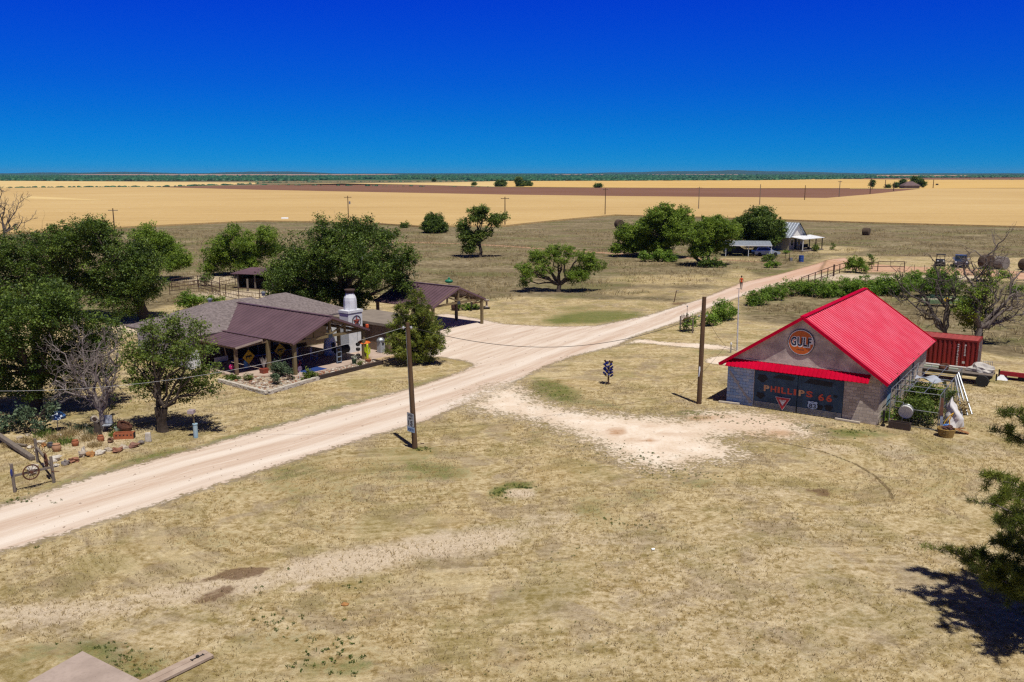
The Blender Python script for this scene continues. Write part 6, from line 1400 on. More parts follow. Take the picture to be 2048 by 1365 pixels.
def poles():
    t = gt('utility_pole', 'brown wooden pole leaning left with the speed limit sign, between road and lawn', 'utility pole', (830, 897))
    top = at_y(815, 646, 46.2); p0 = Vector((t.location.x, t.location.y, 0)); tp = top - p0
    MB().tube([(0, 0, -.1), tp * .5, tp], [.155, .135, .11], 12).build('shaft', POLE, t)
    mb = MB(); mb.tube([tp + Vector((-.22, 0, -.28)), tp + Vector((.22, 0, -.22))], .03, 6); mb.build('insulator_arm', STEEL, t)
    for x in (-.22, .2): MB().lathe([(.05, -.08), (.07, 0), (.04, .08), (0, .09)], (tp.x + x, tp.y - .05, tp.z - .26), 8).build('insulator', M('grey porcelain', (.5, .5, .52), (.38, .38, .4), 4, .3), t)
    MB().tube([tp * .3 + Vector((-.13, -.1, 0)), tp * .95 + Vector((-.1, -.1, 0))], .015, 4).build('ground_wire', STEEL, t)
    MB().tube([(.3, .06, .25), (.5, .1, .25)], .03, 5).build('peg', POLE, t)
    ltop = p0 + tp + Vector((-.2, 0, -.25)); ltopr = p0 + tp + Vector((.2, 0, -.25))
    s = thing('speed_limit_sign', 'white SPEED LIMIT 15 sign over a small NORTH plate on the leaning pole', 'sign', (p0.x + tp.x * .2 - .13, p0.y - .20, 1.0), R(-42))
    SW = M('dull sign white', (.46, .50, .52), (.36, .40, .43), 5, .5); SB = M('black sign lettering', (.015, .02, .035), (.01, .015, .03), 5, .5)
    MB().b2(-.29, .29, -.0, .02, .32, 1.08).build('border', SB, s); MB().b2(-.272, .272, -.012, -.001, .338, 1.062).build('face', SW, s)
    text_part('SPEED', 'lettering', SB, s, .40, .13, tr(-.2, -.016, .89) @ WALL, .002, .02); text_part('LIMIT', 'lettering', SB, s, .38, .13, tr(-.19, -.016, .71) @ WALL, .002, .02); text_part('15', 'lettering', SB, s, .36, .27, tr(-.18, -.016, .38) @ WALL, .002, .035)
    MB().b2(-.29, .29, -.004, .016, .0, .30).build('plate', M('blue white plate', (.34, .48, .66), (.27, .40, .58), 5, .5), s); text_part('NORTH', 'lettering', M('blue sign lettering', (.03, .09, .28), (.02, .06, .2), 5, .5), s, .48, .15, tr(-.24, -.008, .07) @ WALL, .002, .03)
    t = gt('utility_pole', 'plain brown pole without a sign, left of the block building', 'utility pole', (1398, 808))
    p1 = Vector(t.location); th = 7.15
    MB().tube([(0, 0, -.1), (.02, 0, th * .5), (.05, 0, th)], [.17, .155, .135], 12).build('shaft', POLE, t)
    for x in (-.24, .26): MB().lathe([(.04, -.06), (.055, 0), (.03, .07), (0, .08)], (x, 0, th - 1.25), 8).build('insulator', MATS['grey porcelain'], t)
    MB().tube([(-.24, 0, th - 1.25), (.26, 0, th - 1.25)], .02, 5).build('bolt', DARK, t)
    MB().tube([(-.1, -.17, 2.55), (-.1, -.19, 2.3), (-.14, -.2, 1.9)], [.05, .05, .03], 6).build('white_box', WHITE, t)
    rtop = p1 + Vector((-.24, 0, th - 1.25)); rr = p1 + Vector((.26, 0, th - 1.25))
    def wire(name, label, a, b, sag, r, m, group=None, n=22):
        mid = (a + b) / 2; o = thing(name, label, 'wire', tuple(a), 0, group); pts = []
        for i in range(n + 1):
            u = i / n; q = a.lerp(b, u) - a; q.z -= sag * 4 * u * (1 - u); pts.append(q)
        MB().tube(pts, r, 5).build('strand', m, o)
    WI = M('dark wire', (.05, .045, .045), (.03, .028, .028), 4, .6); WL = M('bright twisted wire', (.55, .56, .58), (.40, .41, .42), 9, .5)
    wire('overhead_wire', 'dark wire sagging over the road between the two brown poles', ltopr, rtop, 1.55, .016, WI)
    wire('overhead_wire', 'pale wire running left from the leaning pole across the porch', ltop, at_y(-40, 782, 48.0), 1.0, .009, WL)
    gy = g(1452, 692); wire('guy_wire', 'thin guy wire from the plain pole down to the path', rr, Vector((gy[0], gy[1], 0)), .25, .012, WI)
    t = gt('white_pole', 'tall thin white metal pole behind the red roof', 'pole', (1474, 702)); th = 5.4
    p = at_y(1478, 577, t.location.y) - Vector(t.location)
    MB().tube([(0, 0, 0), p * .4, p * .75, p], [.075, .06, .045, .03], 8).build('shaft', M('white pole paint', (.62, .63, .66), (.42, .43, .47), 2.2, .5, contrast=.1), t)
    t = gt('steel_post', 'short grey post with a cap beside the white pole', 'post', (1461.5, 706)); MB().tube([(0, 0, 0), (0, 0, .75)], .055, 8).build('pipe', STEEL, t); MB().lathe([(.085, .72), (.085, .85), (0, .9)], n=10).build('cap', WHITE, t)
    # line of utility poles across the fields
    spec = [((230, 470), 417, 'leftmost pole rising behind the big oaks', 1), ((697, 440), 392, 'pole with a transformer behind the broad oak', 2), ((1010, 453), 394, 'pole right of the thin open tree', 3), ((1210, 432), 377, 'darkest tall pole where the pasture meets the wheat', 3), ((1397, 420), 374, 'grey pole standing in the wheat above the grove', 3),
            ((1519, 412), 369, 'pale thin pole in the wheat above the dark oak', 0), ((1609, 402), 371, 'dark bare pole at the corner of the ploughed field', 0), ((1678, 396), 362, 'pale pole at the right end of the ploughed field', 3), ((1740, 389), 357, 'dark pole beside the slim distant tree', 0), ((1787, 383), 364, 'thin pole left of the distant farmhouse', 0), ((1770, 378), 360, 'faint pole beyond the lane to the distant farmhouse', 0), ((1866, 377), 360, 'lone pole right of the distant farmhouse', 0), ((963, 452), 410, 'grey pole half hidden by the thin open tree', 0)]
    for (b, ty, lab, kind) in spec:
        t = gt('utility_pole', lab, 'utility pole', b, 0, 'poles across the fields'); y = t.location.y; h = at_y(b[0], ty, y).z; s = max(1.0, depth(0, y) / 330)
        MB().tube([(0, 0, 0), (0, 0, h)], [.17 * s, .12 * s], 8).build('shaft', POLE if 'pale' not in lab and 'grey' not in lab else WOODG, t)
        if kind: MB().box((0, 0, h - .5), (2.4, .14 * s, .16 * s)).build('crossarm', POLE if kind != 1 else WOODG, t)
        if kind == 2: MB().lathe([(0, -.5), (.28, -.5), (.28, .4), (0, .45)], (.55, 0, h - 2.2), 10).build('transformer', STEEL, t)
        if kind >= 2:
            for x in (-1.1, 0, 1.1): MB().lathe([(.06, 0), (.08, .1), (0, .2)], (x, 0, h - .42), 6).build('insulator', MATS['grey porcelain'], t)
    t = gt('fence_stake', 'leaning rusty stake in the pasture left of the road', 'stake', (1348, 605)); MB().tube([(0, 0, 0), (.25, 0, 1.4)], .05, 6).build('stake', RUST, t); MB().tube([(.25, 0, 1.4), (.5, 0, 1.42)], .03, 5).build('arm', STEEL, t)
poles()

# ------------------------------------------------------------------ person walking on the road
def person():
    p = g(1482, 579); t = thing('person', 'person in an orange red shirt and dark trousers walking away along the dirt road', 'person', (p[0], p[1], .006), -.35)
    SK = M('skin', (.40, .22, .15), (.34, .18, .12), 5, .6); SH = M('orange red shirt', (.62, .075, .012), (.48, .05, .01), 6, .8); PT = M('dark trousers', (.05, .035, .035), (.03, .022, .024), 6, .85); HR = M('dark hair', (.035, .022, .016), (.02, .014, .01), 8, .7)
    J = {'pel': (0, 0, .93), 'spi': (0, .01, 1.12), 'chest': (0, .0, 1.32), 'neck': (0, .02, 1.49), 'hd0': (0, .03, 1.57), 'hd1': (0, .035, 1.66), 'hd2': (0, .03, 1.72),
         'sl': (-.17, 0, 1.42), 'el': (-.24, -.05, 1.16), 'wl': (-.23, .06, .94), 'sr': (.17, 0, 1.42), 'er': (.24, -.02, 1.15), 'wr': (.22, -.10, .93),
         'hl': (-.09, 0, .90), 'kl': (-.10, .16, .52), 'al': (-.10, .10, .10), 'tl': (-.10, .24, .045), 'hr': (.09, 0, .90), 'kr': (.10, .0, .49), 'ar': (.10, -.20, .12), 'tr': (.10, -.08, .045)}
    rad = {'pel': .135, 'spi': .125, 'chest': .145, 'neck': .06, 'hd0': .085, 'hd1': .10, 'hd2': .075, 'sl': .07, 'el': .048, 'wl': .034, 'sr': .07, 'er': .048, 'wr': .034, 'hl': .095, 'kl': .066, 'al': .045, 'tl': .035, 'hr': .095, 'kr': .066, 'ar': .045, 'tr': .035}
    E = [('pel', 'spi'), ('spi', 'chest'), ('chest', 'neck'), ('neck', 'hd0'), ('hd0', 'hd1'), ('hd1', 'hd2'), ('chest', 'sl'), ('sl', 'el'), ('el', 'wl'), ('chest', 'sr'), ('sr', 'er'), ('er', 'wr'), ('pel', 'hl'), ('hl', 'kl'), ('kl', 'al'), ('al', 'tl'), ('pel', 'hr'), ('hr', 'kr'), ('kr', 'ar'), ('ar', 'tr')]
    # hands: palm and five fingers each
    for s, w in ((-1, 'wl'), (1, 'wr')):
        wx, wy, wz = J[w]; pm = 'p' + w; J[pm] = (wx, wy + .01, wz - .06); rad[pm] = .032; E.append((w, pm))
        for i, (dy, L) in enumerate(((-.03, .06), (-.01, .08), (.01, .085), (.03, .075))):
            a, b = f'f{w}{i}', f'g{w}{i}'; J[a] = (wx, wy + .01 + dy, wz - .10); J[b] = (wx - s * .015, wy + .015 + dy, wz - .10 - L); rad[a] = .009; rad[b] = .007; E += [(pm, a), (a, b)]
        J['t' + w] = (wx - s * .02, wy + .05, wz - .09); rad['t' + w] = .009; E.append((pm, 't' + w))
    names = list(J); me = bpy.data.meshes.new('body'); me.from_pydata([J[n] for n in names], [(names.index(a), names.index(b)) for a, b in E], [])
    o = link('body', me, None, t); md = o.modifiers.new('skin', 'SKIN'); md.use_smooth_shade = True
    for i, n in enumerate(names): me.skin_vertices[0].data[i].radius = (rad[n], rad[n] * (.75 if n in ('chest', 'spi', 'pel') else 1)); me.skin_vertices[0].data[i].use_root = (n == 'pel')
    ss = o.modifiers.new('sub', 'SUBSURF'); ss.levels = 1; ss.render_levels = 1
    dg = bpy.context.evaluated_depsgraph_get(); dg.update(); m2 = bpy.data.meshes.new_from_object(o.evaluated_get(dg)); o.modifiers.clear(); o.data = m2; m2.materials.clear()
    for m_ in (SK, SH, PT): m2.materials.append(m_)
    for pl in m2.polygons:
        c = pl.center; pl.use_smooth = True
        pl.material_index = 1 if (.95 < c.z < 1.5 and not (abs(c.x) > .18 and c.z < 1.24)) else (2 if c.z < .95 and abs(c.x) < .2 else 0)
    MB().ball((0, .02, 1.72), (.10, .115, .10), 12, 8).build('hair', HR, t, smooth=True)
    mb = MB(); mb.ball((0, .14, 1.65), (.018, .02, .025), 6, 5); mb.build('nose', SK, t)
    for x in (-.035, .035): MB().ball((x, .118, 1.68), .012, 6, 5).build('eye', BLACK, t)
    for x in (-.105, .105): MB().ball((x, .03, 1.66), (.015, .03, .04), 6, 5).build('ear', SK, t)
    for x, y in ((-.10, .18), (.10, -.14)): MB().ball((x, y, .045), (.05, .13, .045), 10, 6).build('shoe', BLACK, t)
person()

# ------------------------------------------------------------------ wheel racks, bottle tree, garden
def wheel(parent, c, r, T, name='wheel', m=RUST, hub=True, spokes=10):
    wl = MB().torus((0, 0, 0), r, .035, 26, 6, tr(*c) @ T).build(name, m, parent)
    mb = MB()
    for j in range(spokes):
        a = 2 * PI * j / spokes; q = Vector((math.cos(a) * r, math.sin(a) * r, 0)); M_ = tr(*c) @ T; mb.tube([M_ @ Vector((0, 0, 0)), M_ @ q], .014, 4)
    mb.build('spoke', m, wl); MB().lathe([(0, -.09), (.07, -.08), (.07, .08), (0, .09)], (0, 0, 0), 10, tr(*c) @ T).build('hub', m, wl)
    return wl

def racks():
    A = Vector((*g(30, 985), 0)); B = Vector((*g(108, 966), 0)); C = Vector((*g(76, 925), 0))
    t = thing('wheel_rack', 'grey post and rail rack hung with two rusty wagon wheels by the road', 'rack', tuple(A))
    B -= A; C -= A
    for q, h in ((Vector((0, 0, 0)), 1.42), (B, 1.35), (C, 1.3)): MB().tube([q + Vector((0, 0, -.05)), q + Vector((-.03, 0, h))], .075, 8).build('post', WOODG, t)
    MB().beam(Vector((0, 0, .82)), B + Vector((0, 0, .82)), .10, .10).build('rail', WOODG, t); MB().beam(B + Vector((0, 0, .82)), C + Vector((0, 0, .82)), .10, .10).build('rail', WOODG, t)
    d = B.normalized(); a = math.atan2(d.y, d.x); m = B * .47 + Vector((.03, -.12, .84)); wheel(t, m, .36, rz_(a) @ rx(PI / 2))
    d = (C - B).normalized(); a = math.atan2(d.y, d.x); m = B + (C - B) * .18 + Vector((-.1, -.1, .98)); wheel(t, m, .36, rz_(a) @ rx(PI / 2))
    MB().ball((-.02, -.08, 1.0), (.06, .05, .2), 8, 6).build('blue_insulator', M('blue glass', (.03, .05, .22), (.02, .03, .15), 4, .2), t)
    MB().tube([B + Vector((-.02, -.08, .62)), B + Vector((.35, -.05, .60))], .02, 5).build('peg', RUST, t)
    A = Vector((*g(1360, 663), 0)); B = Vector((*g(1385, 667), 0)) - A; C = Vector((*g(1373, 656), 0)) - A
    t = thing('iron_rack', 'three post rack holding an old iron hay rake across the road', 'rack', tuple(A))
    for q, h in ((Vector((0, 0, 0)), 1.5), (B, 1.45), (C, 1.5)): MB().tube([q, q + Vector((0, 0, h))], .07, 7).build('post', WOODG, t)
    MB().beam(Vector((0, 0, .75)), B + Vector((0, 0, .75)), .08).build('rail', WOODG, t)
    c = B * .45 + Vector((0, .2, .9)); wheel(t, c, .45, rx(PI / 2) @ ry(.5)); mb = MB()
    for i in range(7): q = B * (.15 + .11 * i) + Vector((0, .25, .95)); mb.tube([q, q + Vector((0, .2, .5)), q + Vector((0, .0, .7)), q + Vector((0, -.3, .35))], .02, 4)
    mb.build('rake_tine', RUST, t); MB().tube([C + Vector((0, 0, 1.5)), C + Vector((0, 0, 2.1))], .02, 5).build('rod', DARK, t); MB().ball(tuple(C + Vector((0, 0, 2.15))), .08, 8, 6).build('ball_finial', STEEL, t)
    # bottle tree
    t = gt('bottle_tree', 'bottle tree of cobalt blue bottles on a dark post in the mown grass', 'ornament', (1217, 769)); MB().tube([(0, 0, 0), (-.03, 0, .7), (-.08, 0, 1.35)], [.07, .055, .03], 8).build('post', POLE, t)
    CB = M('cobalt blue glass', (.008, .014, .16), (.006, .01, .10), 5, .15, 0, spec=.7); BB = M('brown bottle glass', (.06, .03, .012), (.04, .02, .01), 5, .15)
    rr = random.Random(4)
    for i in range(24):
        z = .45 + .048 * i; a = i * 2.4; L = .30 * (1.1 - .45 * max(0, (z - .9) / .8)); d = Vector((math.cos(a), math.sin(a), .75)).normalized(); s0 = Vector((-.05, 0, z)) + d * .12
        pts = [s0, s0 + d * .06, s0 + d * .12, s0 + d * (.13 + L * .6), s0 + d * (.14 + L * .62)]
        MB().tube(pts, [.02, .024, .072, .075, .03], 8).build('bottle', CB if i < 21 else BB, t, smooth=False)
racks()

def garden():
    t = gt('painted_post', 'light blue pipe post topped with a small mailbox by the olive elm', 'post', (392, 876)); MB().lathe([(.0, 0), (.13, 0), (.13, .78), (.15, .8), (.15, .85), (0, .86)], n=12).build('pipe', M('light blue pipe paint', (.26, .46, .60), (.40, .50, .52), 2.5, .5), t)
    MB().tube([(-.03, 0, .85), (-.1, 0, 1.45)], .04, 6).build('stem', WOODL, t); MB().box((-.16, 0, 1.56), (.36, .4, .22)).build('mailbox', M('pinkish grey tin', (.42, .34, .35), (.32, .26, .27), 4, .6), t, bevel=.02)
    t = gt('mosaic_umbrella', 'mushroom shaped blue and white dome on a thin pale stem by the prickly pear', 'ornament', (117, 862)); MB().tube([(-.05, 0, 0), (0, 0, .5), (0, 0, .95)], [.03, .025, .02], 6).build('stem', M('pale stem paint', (.5, .48, .42), (.36, .34, .3), 3, .7), t)
    mb = MB(); n = 18; rr = random.Random(6); prof = [(.50, .78), (.47, .92), (.36, 1.06), (.2, 1.15), (.0, 1.18)]
    vs = []; 
    for r, z in prof:
        for i in range(n): vs.append((r * math.cos(2 * PI * i / n), r * math.sin(2 * PI * i / n), z))
    for i in range(4):
        for k_ in range(n):
            mb.mi = rr.choice((0, 0, 1, 1, 2)); mb.add([vs[i * n + k_], vs[i * n + (k_ + 1) % n], vs[(i + 1) * n + (k_ + 1) % n], vs[(i + 1) * n + k_]], [(0, 1, 2, 3)])
    mb.build('dome', [M('mosaic blue', (.06, .16, .38), (.04, .11, .28), 6, .25), M('mosaic white', (.6, .66, .7), (.5, .56, .6), 6, .3), M('mosaic dark', (.03, .05, .09), (.02, .03, .06), 6, .3)], t)
    A = Vector((*g(-20, 873), .45)); B = Vector((*g(66, 922), .14)); t = thing('fallen_log', 'long grey squared log slanting down from the left picture edge', 'log', (B.x, B.y, 0)); MB().beam(A - Vector((B.x, B.y, 0)), Vector((0, 0, B.z)), .26, .22).build('timber', WOODG, t, bevel=.03)
    # pots
    pot = [(0, 0), (.20, .0), (.30, .22), (.27, .40), (.20, .47), (.23, .52), (.21, .53), (.16, .45), (0, .35)]
    for (px, s, lab, m_, lay) in (((114, 903), 1.05, 'tall pale terracotta jar left of the other pots in the rock garden', M('pale terracotta', (.48, .27, .15), (.34, .19, .11), 4, .85), 0), ((151, 892), .85, 'round terracotta pot with broken rim in the middle of the rock garden', TERRA, 0), ((202, 883), .85, 'round terracotta pot near the sunflower stump', TERRA, 0), ((224, 884), .7, 'brown pot lying on its side beside the terracotta pots', M('brown pot', (.20, .11, .06), (.13, .07, .045), 4, .85), 1), ((101, 896), .75, 'dark grey pot half hidden behind the pale jar', M('dark grey pot', (.10, .10, .11), (.06, .06, .07), 4, .8), 0)):
        t = gt('garden_pot', lab, 'pot', px, 0, 'pots in the rock garden'); s *= .78; MB().lathe([(r * s, z * s) for r, z in pot], (0, .0, .22 * s if lay else 0), 16, rx(1.35) @ rz_(.3) if lay else None).build('pot', m_, t, smooth=True)
        mb = MB(); mb.torus((0, 0, 0), .22 * s, .022 * s, 16, 5, (tr(0, 0, .22 * s) @ rx(1.35) @ tr(0, 0, .51 * s)) if lay else tr(0, 0, .51 * s)); mb.build('rim', m_, t)
    t = gt('brick_planter', 'long orange brick trough with holes at the right of the rock garden', 'planter', (249, 877), .15); mb = MB(); mb.b2(-.55, .55, -.2, -.13, 0, .36); mb.b2(-.55, .55, .13, .2, 0, .36); mb.b2(-.55, -.47, -.13, .13, 0, .36); mb.b2(.47, .55, -.13, .13, 0, .36); mb.b2(-.47, .47, -.13, .13, 0, .2); mb.build('trough', M('orange brick clay', (.44, .14, .055), (.30, .09, .04), 3, .85), t)
    for i in range(5): MB().b2(-.42 + i * .2, -.34 + i * .2, -.206, -.2, .2, .27).build('hole', BLACK, t)
    MB().b2(.552, .57, -.18, .18, .02, .34).build('dark_end', BLACK, t)
    t = gt('tractor_seat_wheel', 'rusty drum leaning behind the orange brick trough', 'drum', (250, 862)); MB().lathe([(0, -.12), (.42, -.12), (.45, 0), (.42, .12), (.3, .12), (.3, .0), (0, .0)], (0, 0, .3), 18, ry(.5)).build('drum', RUST, t)
    t = gt('sunflower_stump', 'dark stump with a pale metal sunflower on top', 'stump', (196, 871)); MB().tube([(0, 0, -.05), (0, 0, .4), (-.03, 0, .95)], [.24, .19, .15], 10).build('stump', BARK, t)
    mb = MB()
    for i in range(20): a = i * PI / 10; mb.tube([(.14 * math.cos(a) - .03, -.15, 1.02 + .14 * math.sin(a)), (.27 * math.cos(a) - .03, -.13, 1.02 + .27 * math.sin(a))], [.03, .006], 4)
    mb.build('petal_ring', M('pale cream tin', (.58, .52, .42), (.42, .36, .3), 5, .5), t); MB().ball((-.03, -.15, 1.02), (.13, .04, .13), 12, 8).build('seed_disc', M('dark seed disc', (.10, .06, .04), (.06, .04, .03), 9, .8), t)
    t = gt('metal_chair', 'white and grey metal garden chair behind the sunflower stump', 'chair', (216, 864)); mb = MB(); mb.box((0, 0, .42), (.45, .42, .04)); mb.build('seat', M('chipped white metal', (.5, .53, .58), (.2, .22, .26), 6, .5), t); MB().box((0, .2, .72), (.45, .04, .5)).build('backrest', MATS['chipped white metal'], t)
    for x in (-.2, .2):
        for y in (-.18, .18): MB().tube([(x, y, 0), (x, y, .42)], .02, 5).build('leg', DARK, t)
    t = gt('iron_wheel_pile', 'tangle of thin iron hoops on pale stones at the left of the rock garden', 'hoops', (66, 908)); mb = MB()
    for i, (x, y, r, a, b_) in enumerate(((0, 0, .36, .9, .2), (.3, .1, .3, 1.1, .9), (-.3, .1, .33, 1.2, -.6), (.1, .35, .28, .7, 1.5), (.55, .2, .26, 1.3, .4))): mb.torus((x, y, .26), r, .014, 20, 4, rz_(b_) @ rx(a))
    mb.build('hoop', RUST, t)
    t = gt('short_plank', 'short dark plank lying left of the iron hoops', 'plank', (42, 893)); MB().box((0, 0, .1), (.9, .16, .07), -.4).build('plank', WOODG, t)
    t = gt('birdhouse_stake', 'thin dark stake with a small feeder right of the garden chair', 'stake', (228, 860)); MB().tube([(0, 0, 0), (0, 0, .95)], .018, 5).build('stake', DARK, t); MB().lathe([(.14, .95), (.02, 1.02), (0, 1.03)], n=8).build('feeder', DARK, t)
    t = gt('flower_tub', 'small green and white tub of plants beside the rusty drum', 'planter', (237, 862)); MB().lathe([(0, 0), (.2, 0), (.24, .24), (0, .22)], n=12).build('tub', M('pale green tub', (.4, .5, .45), (.3, .38, .34), 4, .6), t); r_ = np.random.default_rng(2); leaf_mesh('foliage', r_.normal(size=(70, 3)) * np.array([.13, .13, .06]) + np.array([0, 0, .3]), .09, L_BUSH, t, r_, r_.random(70))
    t = gt('white_slab', 'flat white slab on the grass below the mosaic dome', 'slab', (121, 872)); MB().box((0, 0, .06), (.42, .3, .1), .2).build('slab', STONEW, t, bevel=.02)
    # rocks of the border: each its own
    rocks = [((66, 941), .30, 'cream', 'cream block at the upper end of the log', STONEW, .3), ((66, 950), .22, 'cream', 'pale flat rock just below the cream block', STONE, .16), ((88, 932), .2, '', 'small tan rock right of the cream block', STONE, .15), ((112, 922), .34, '', 'large white rock below the pale jar', STONEW, .26), ((111, 933), .26, '', 'flat white slab rock in front of the large white rock', STONEW, .12), ((131, 930), .30, '', 'grey upright rock right of the white rocks', M('grey rock', (.26, .22, .20), (.16, .14, .13), 4, .9, bump=.5), .28), ((143, 926), .26, '', 'red layered rock, left of a pair', STONER, .24), ((152, 923), .26, '', 'red layered rock, right of a pair', STONER, .22), ((165, 914), .30, '', 'tan rock stack below the broken pot', STONE, .3), ((167, 908), .18, '', 'small cream rock on the tan stack', STONEW, .4), ((182, 913), .28, '', 'bright orange rock in the middle of the border', STONEO, .28), ((200, 908), .44, '', 'widest flat cream rock of the border', STONEW, .2), ((217, 902), .26, '', 'low grey tan rock between the flat cream rock and the red one', STONE, .18), ((235, 904), .34, '', 'dark red rock with a pointed left side', STONER, .26), ((248, 897), .38, '', 'long pale slab left of the brown red rock', STONE, .18), ((268, 895), .34, '', 'brown red rock near the end of the border', M('brown red rock', (.30, .16, .11), (.2, .1, .075), 4, .9, bump=.5), .24), ((282, 888), .30, '', 'grey rock leaning on the standing stone', MATS['grey rock'], .2), ((297, 884), .0, '', 'upright cream standing stone at the right end of the border', STONEW, .55),
             ((40, 878), .24, '', 'tan rock at the foot of the prickly pear, left', STONE, .16), ((56, 872), .2, '', 'tan rock at the foot of the prickly pear, right', STONE, .14), ((82, 886), .3, '', 'long pale rock behind the iron hoops', STONEW, .15), ((88, 893), .22, '', 'orange rock among the iron hoops', STONEO, .18), ((60, 897), .22, '', 'white rock under the left iron hoop', STONEW, .16), ((74, 902), .2, '', 'white rock under the middle iron hoop', STONEW, .16), ((170, 854), .22, '', 'pale flat rock in the shade left of the stump', STONEW, .14)]
    for i, (px, r, _, lab, m_, h) in enumerate(rocks):
        t = gt('border_rock', lab, 'rock', px, i * 1.3, 'rocks edging the garden')
        if r == 0: MB().box((0, 0, .27), (.36, .2, .56), taper=.8).build('stone', m_, t, bevel=.05)
        else: MB().ball((0, 0, h * .4), (r * .85, r * .62, h * .6), 8, 6, i + 1, .95, 1.5).build('stone', m_, t)
    # dry plants of the rock garden
    def dry(px, r, h, lab, leaf, seed, n=6):
        r_ = np.random.default_rng(seed); p = g(*px); root = thing('garden_plant', lab, 'plant', (p[0], p[1], 0)); V = []; T = []
        m = 260; b = r_.normal(size=(m, 3)) * np.array([r * .4, r * .4, 0]); d = r_.normal(size=(m, 3)) * np.array([.5, .5, .2]) + np.array([0, 0, 1]); d = d / np.linalg.norm(d, axis=1)[:, None] * (h * (.4 + .6 * r_.random(m)))[:, None]
        s = np.column_stack([np.full(m, .012), r_.normal(size=m) * .008, np.zeros(m)]); V = np.stack([b - s, b + s, b + d + s * .3, b + d - s * .3], 1).reshape(-1, 3)
        raw_mesh('stems', V, np.arange(len(V)).reshape(-1, 4), leaf, root, {'tone': ('FLOAT', np.repeat(r_.random(m), 4))})
    for i, (px, r, h, lab, lf) in enumerate((((140, 872), .7, .6, 'dry grass clump in the middle of the rock garden', L_DRY), ((175, 880), .7, .45, 'dry grass between the two round pots', L_DRY), ((108, 880), .6, .5, 'dry weeds right of the iron hoops', L_DRY), ((160, 858), .7, .4, 'green grey weeds behind the rock garden', L_CACT), ((185, 868), .4, .45, 'grey weeds left of the sunflower stump', L_CACT), ((20, 892), .6, .35, 'dry weeds beside the slanting log', L_DRY), ((130, 886), .7, .4, 'olive weeds right of the pale jar', L_ELM), ((190, 893), .5, .35, 'dry tuft in front of the right round pot', L_DRY), ((90, 872), .7, .5, 'olive weeds under the mosaic dome', L_ELM), ((230, 872), .4, .35, 'weeds between the stump and the brick trough', L_ELM), ((55, 885), .6, .4, 'dry weeds left of the iron hoops', L_DRY))): dry(px, r, h, lab, lf, i)
garden()

# ------------------------------------------------------------------ pens and shed behind the house
def pipe_fence(name, label, pts, h, rails, m, posts_every=3.0, px=True, mesh=0, pr=.05, closed=False):
    P = [Vector((*g(*q), 0)) if px else Vector(q) for q in pts]; o = P[0]; t = thing(name, label, 'fence', tuple(o))
    for a, b in zip(P[:-1], P[1:]):
        L = (b - a).length; n = max(1, round(L / posts_every))
        for i in range(n + 1):
            if i == n and b is not P[-1]: continue
            q = a.lerp(b, i / n) - o; MB().tube([q, q + Vector((0, 0, h))], pr, 6).build('post', m, t)
        for z in rails: MB().tube([a - o + Vector((0, 0, z * h)), b - o + Vector((0, 0, z * h))], pr * .75, 5).build('rail', m, t)
        if mesh:
            mb = MB(); k_ = int(L / mesh)
            for i in range(k_): q = a.lerp(b, i / k_) - o; mb.tube([q + Vector((0, 0, .08)), q + Vector((0, 0, h))], .012, 3, False)
            mb.build('wire_panel', m, t)
    return t
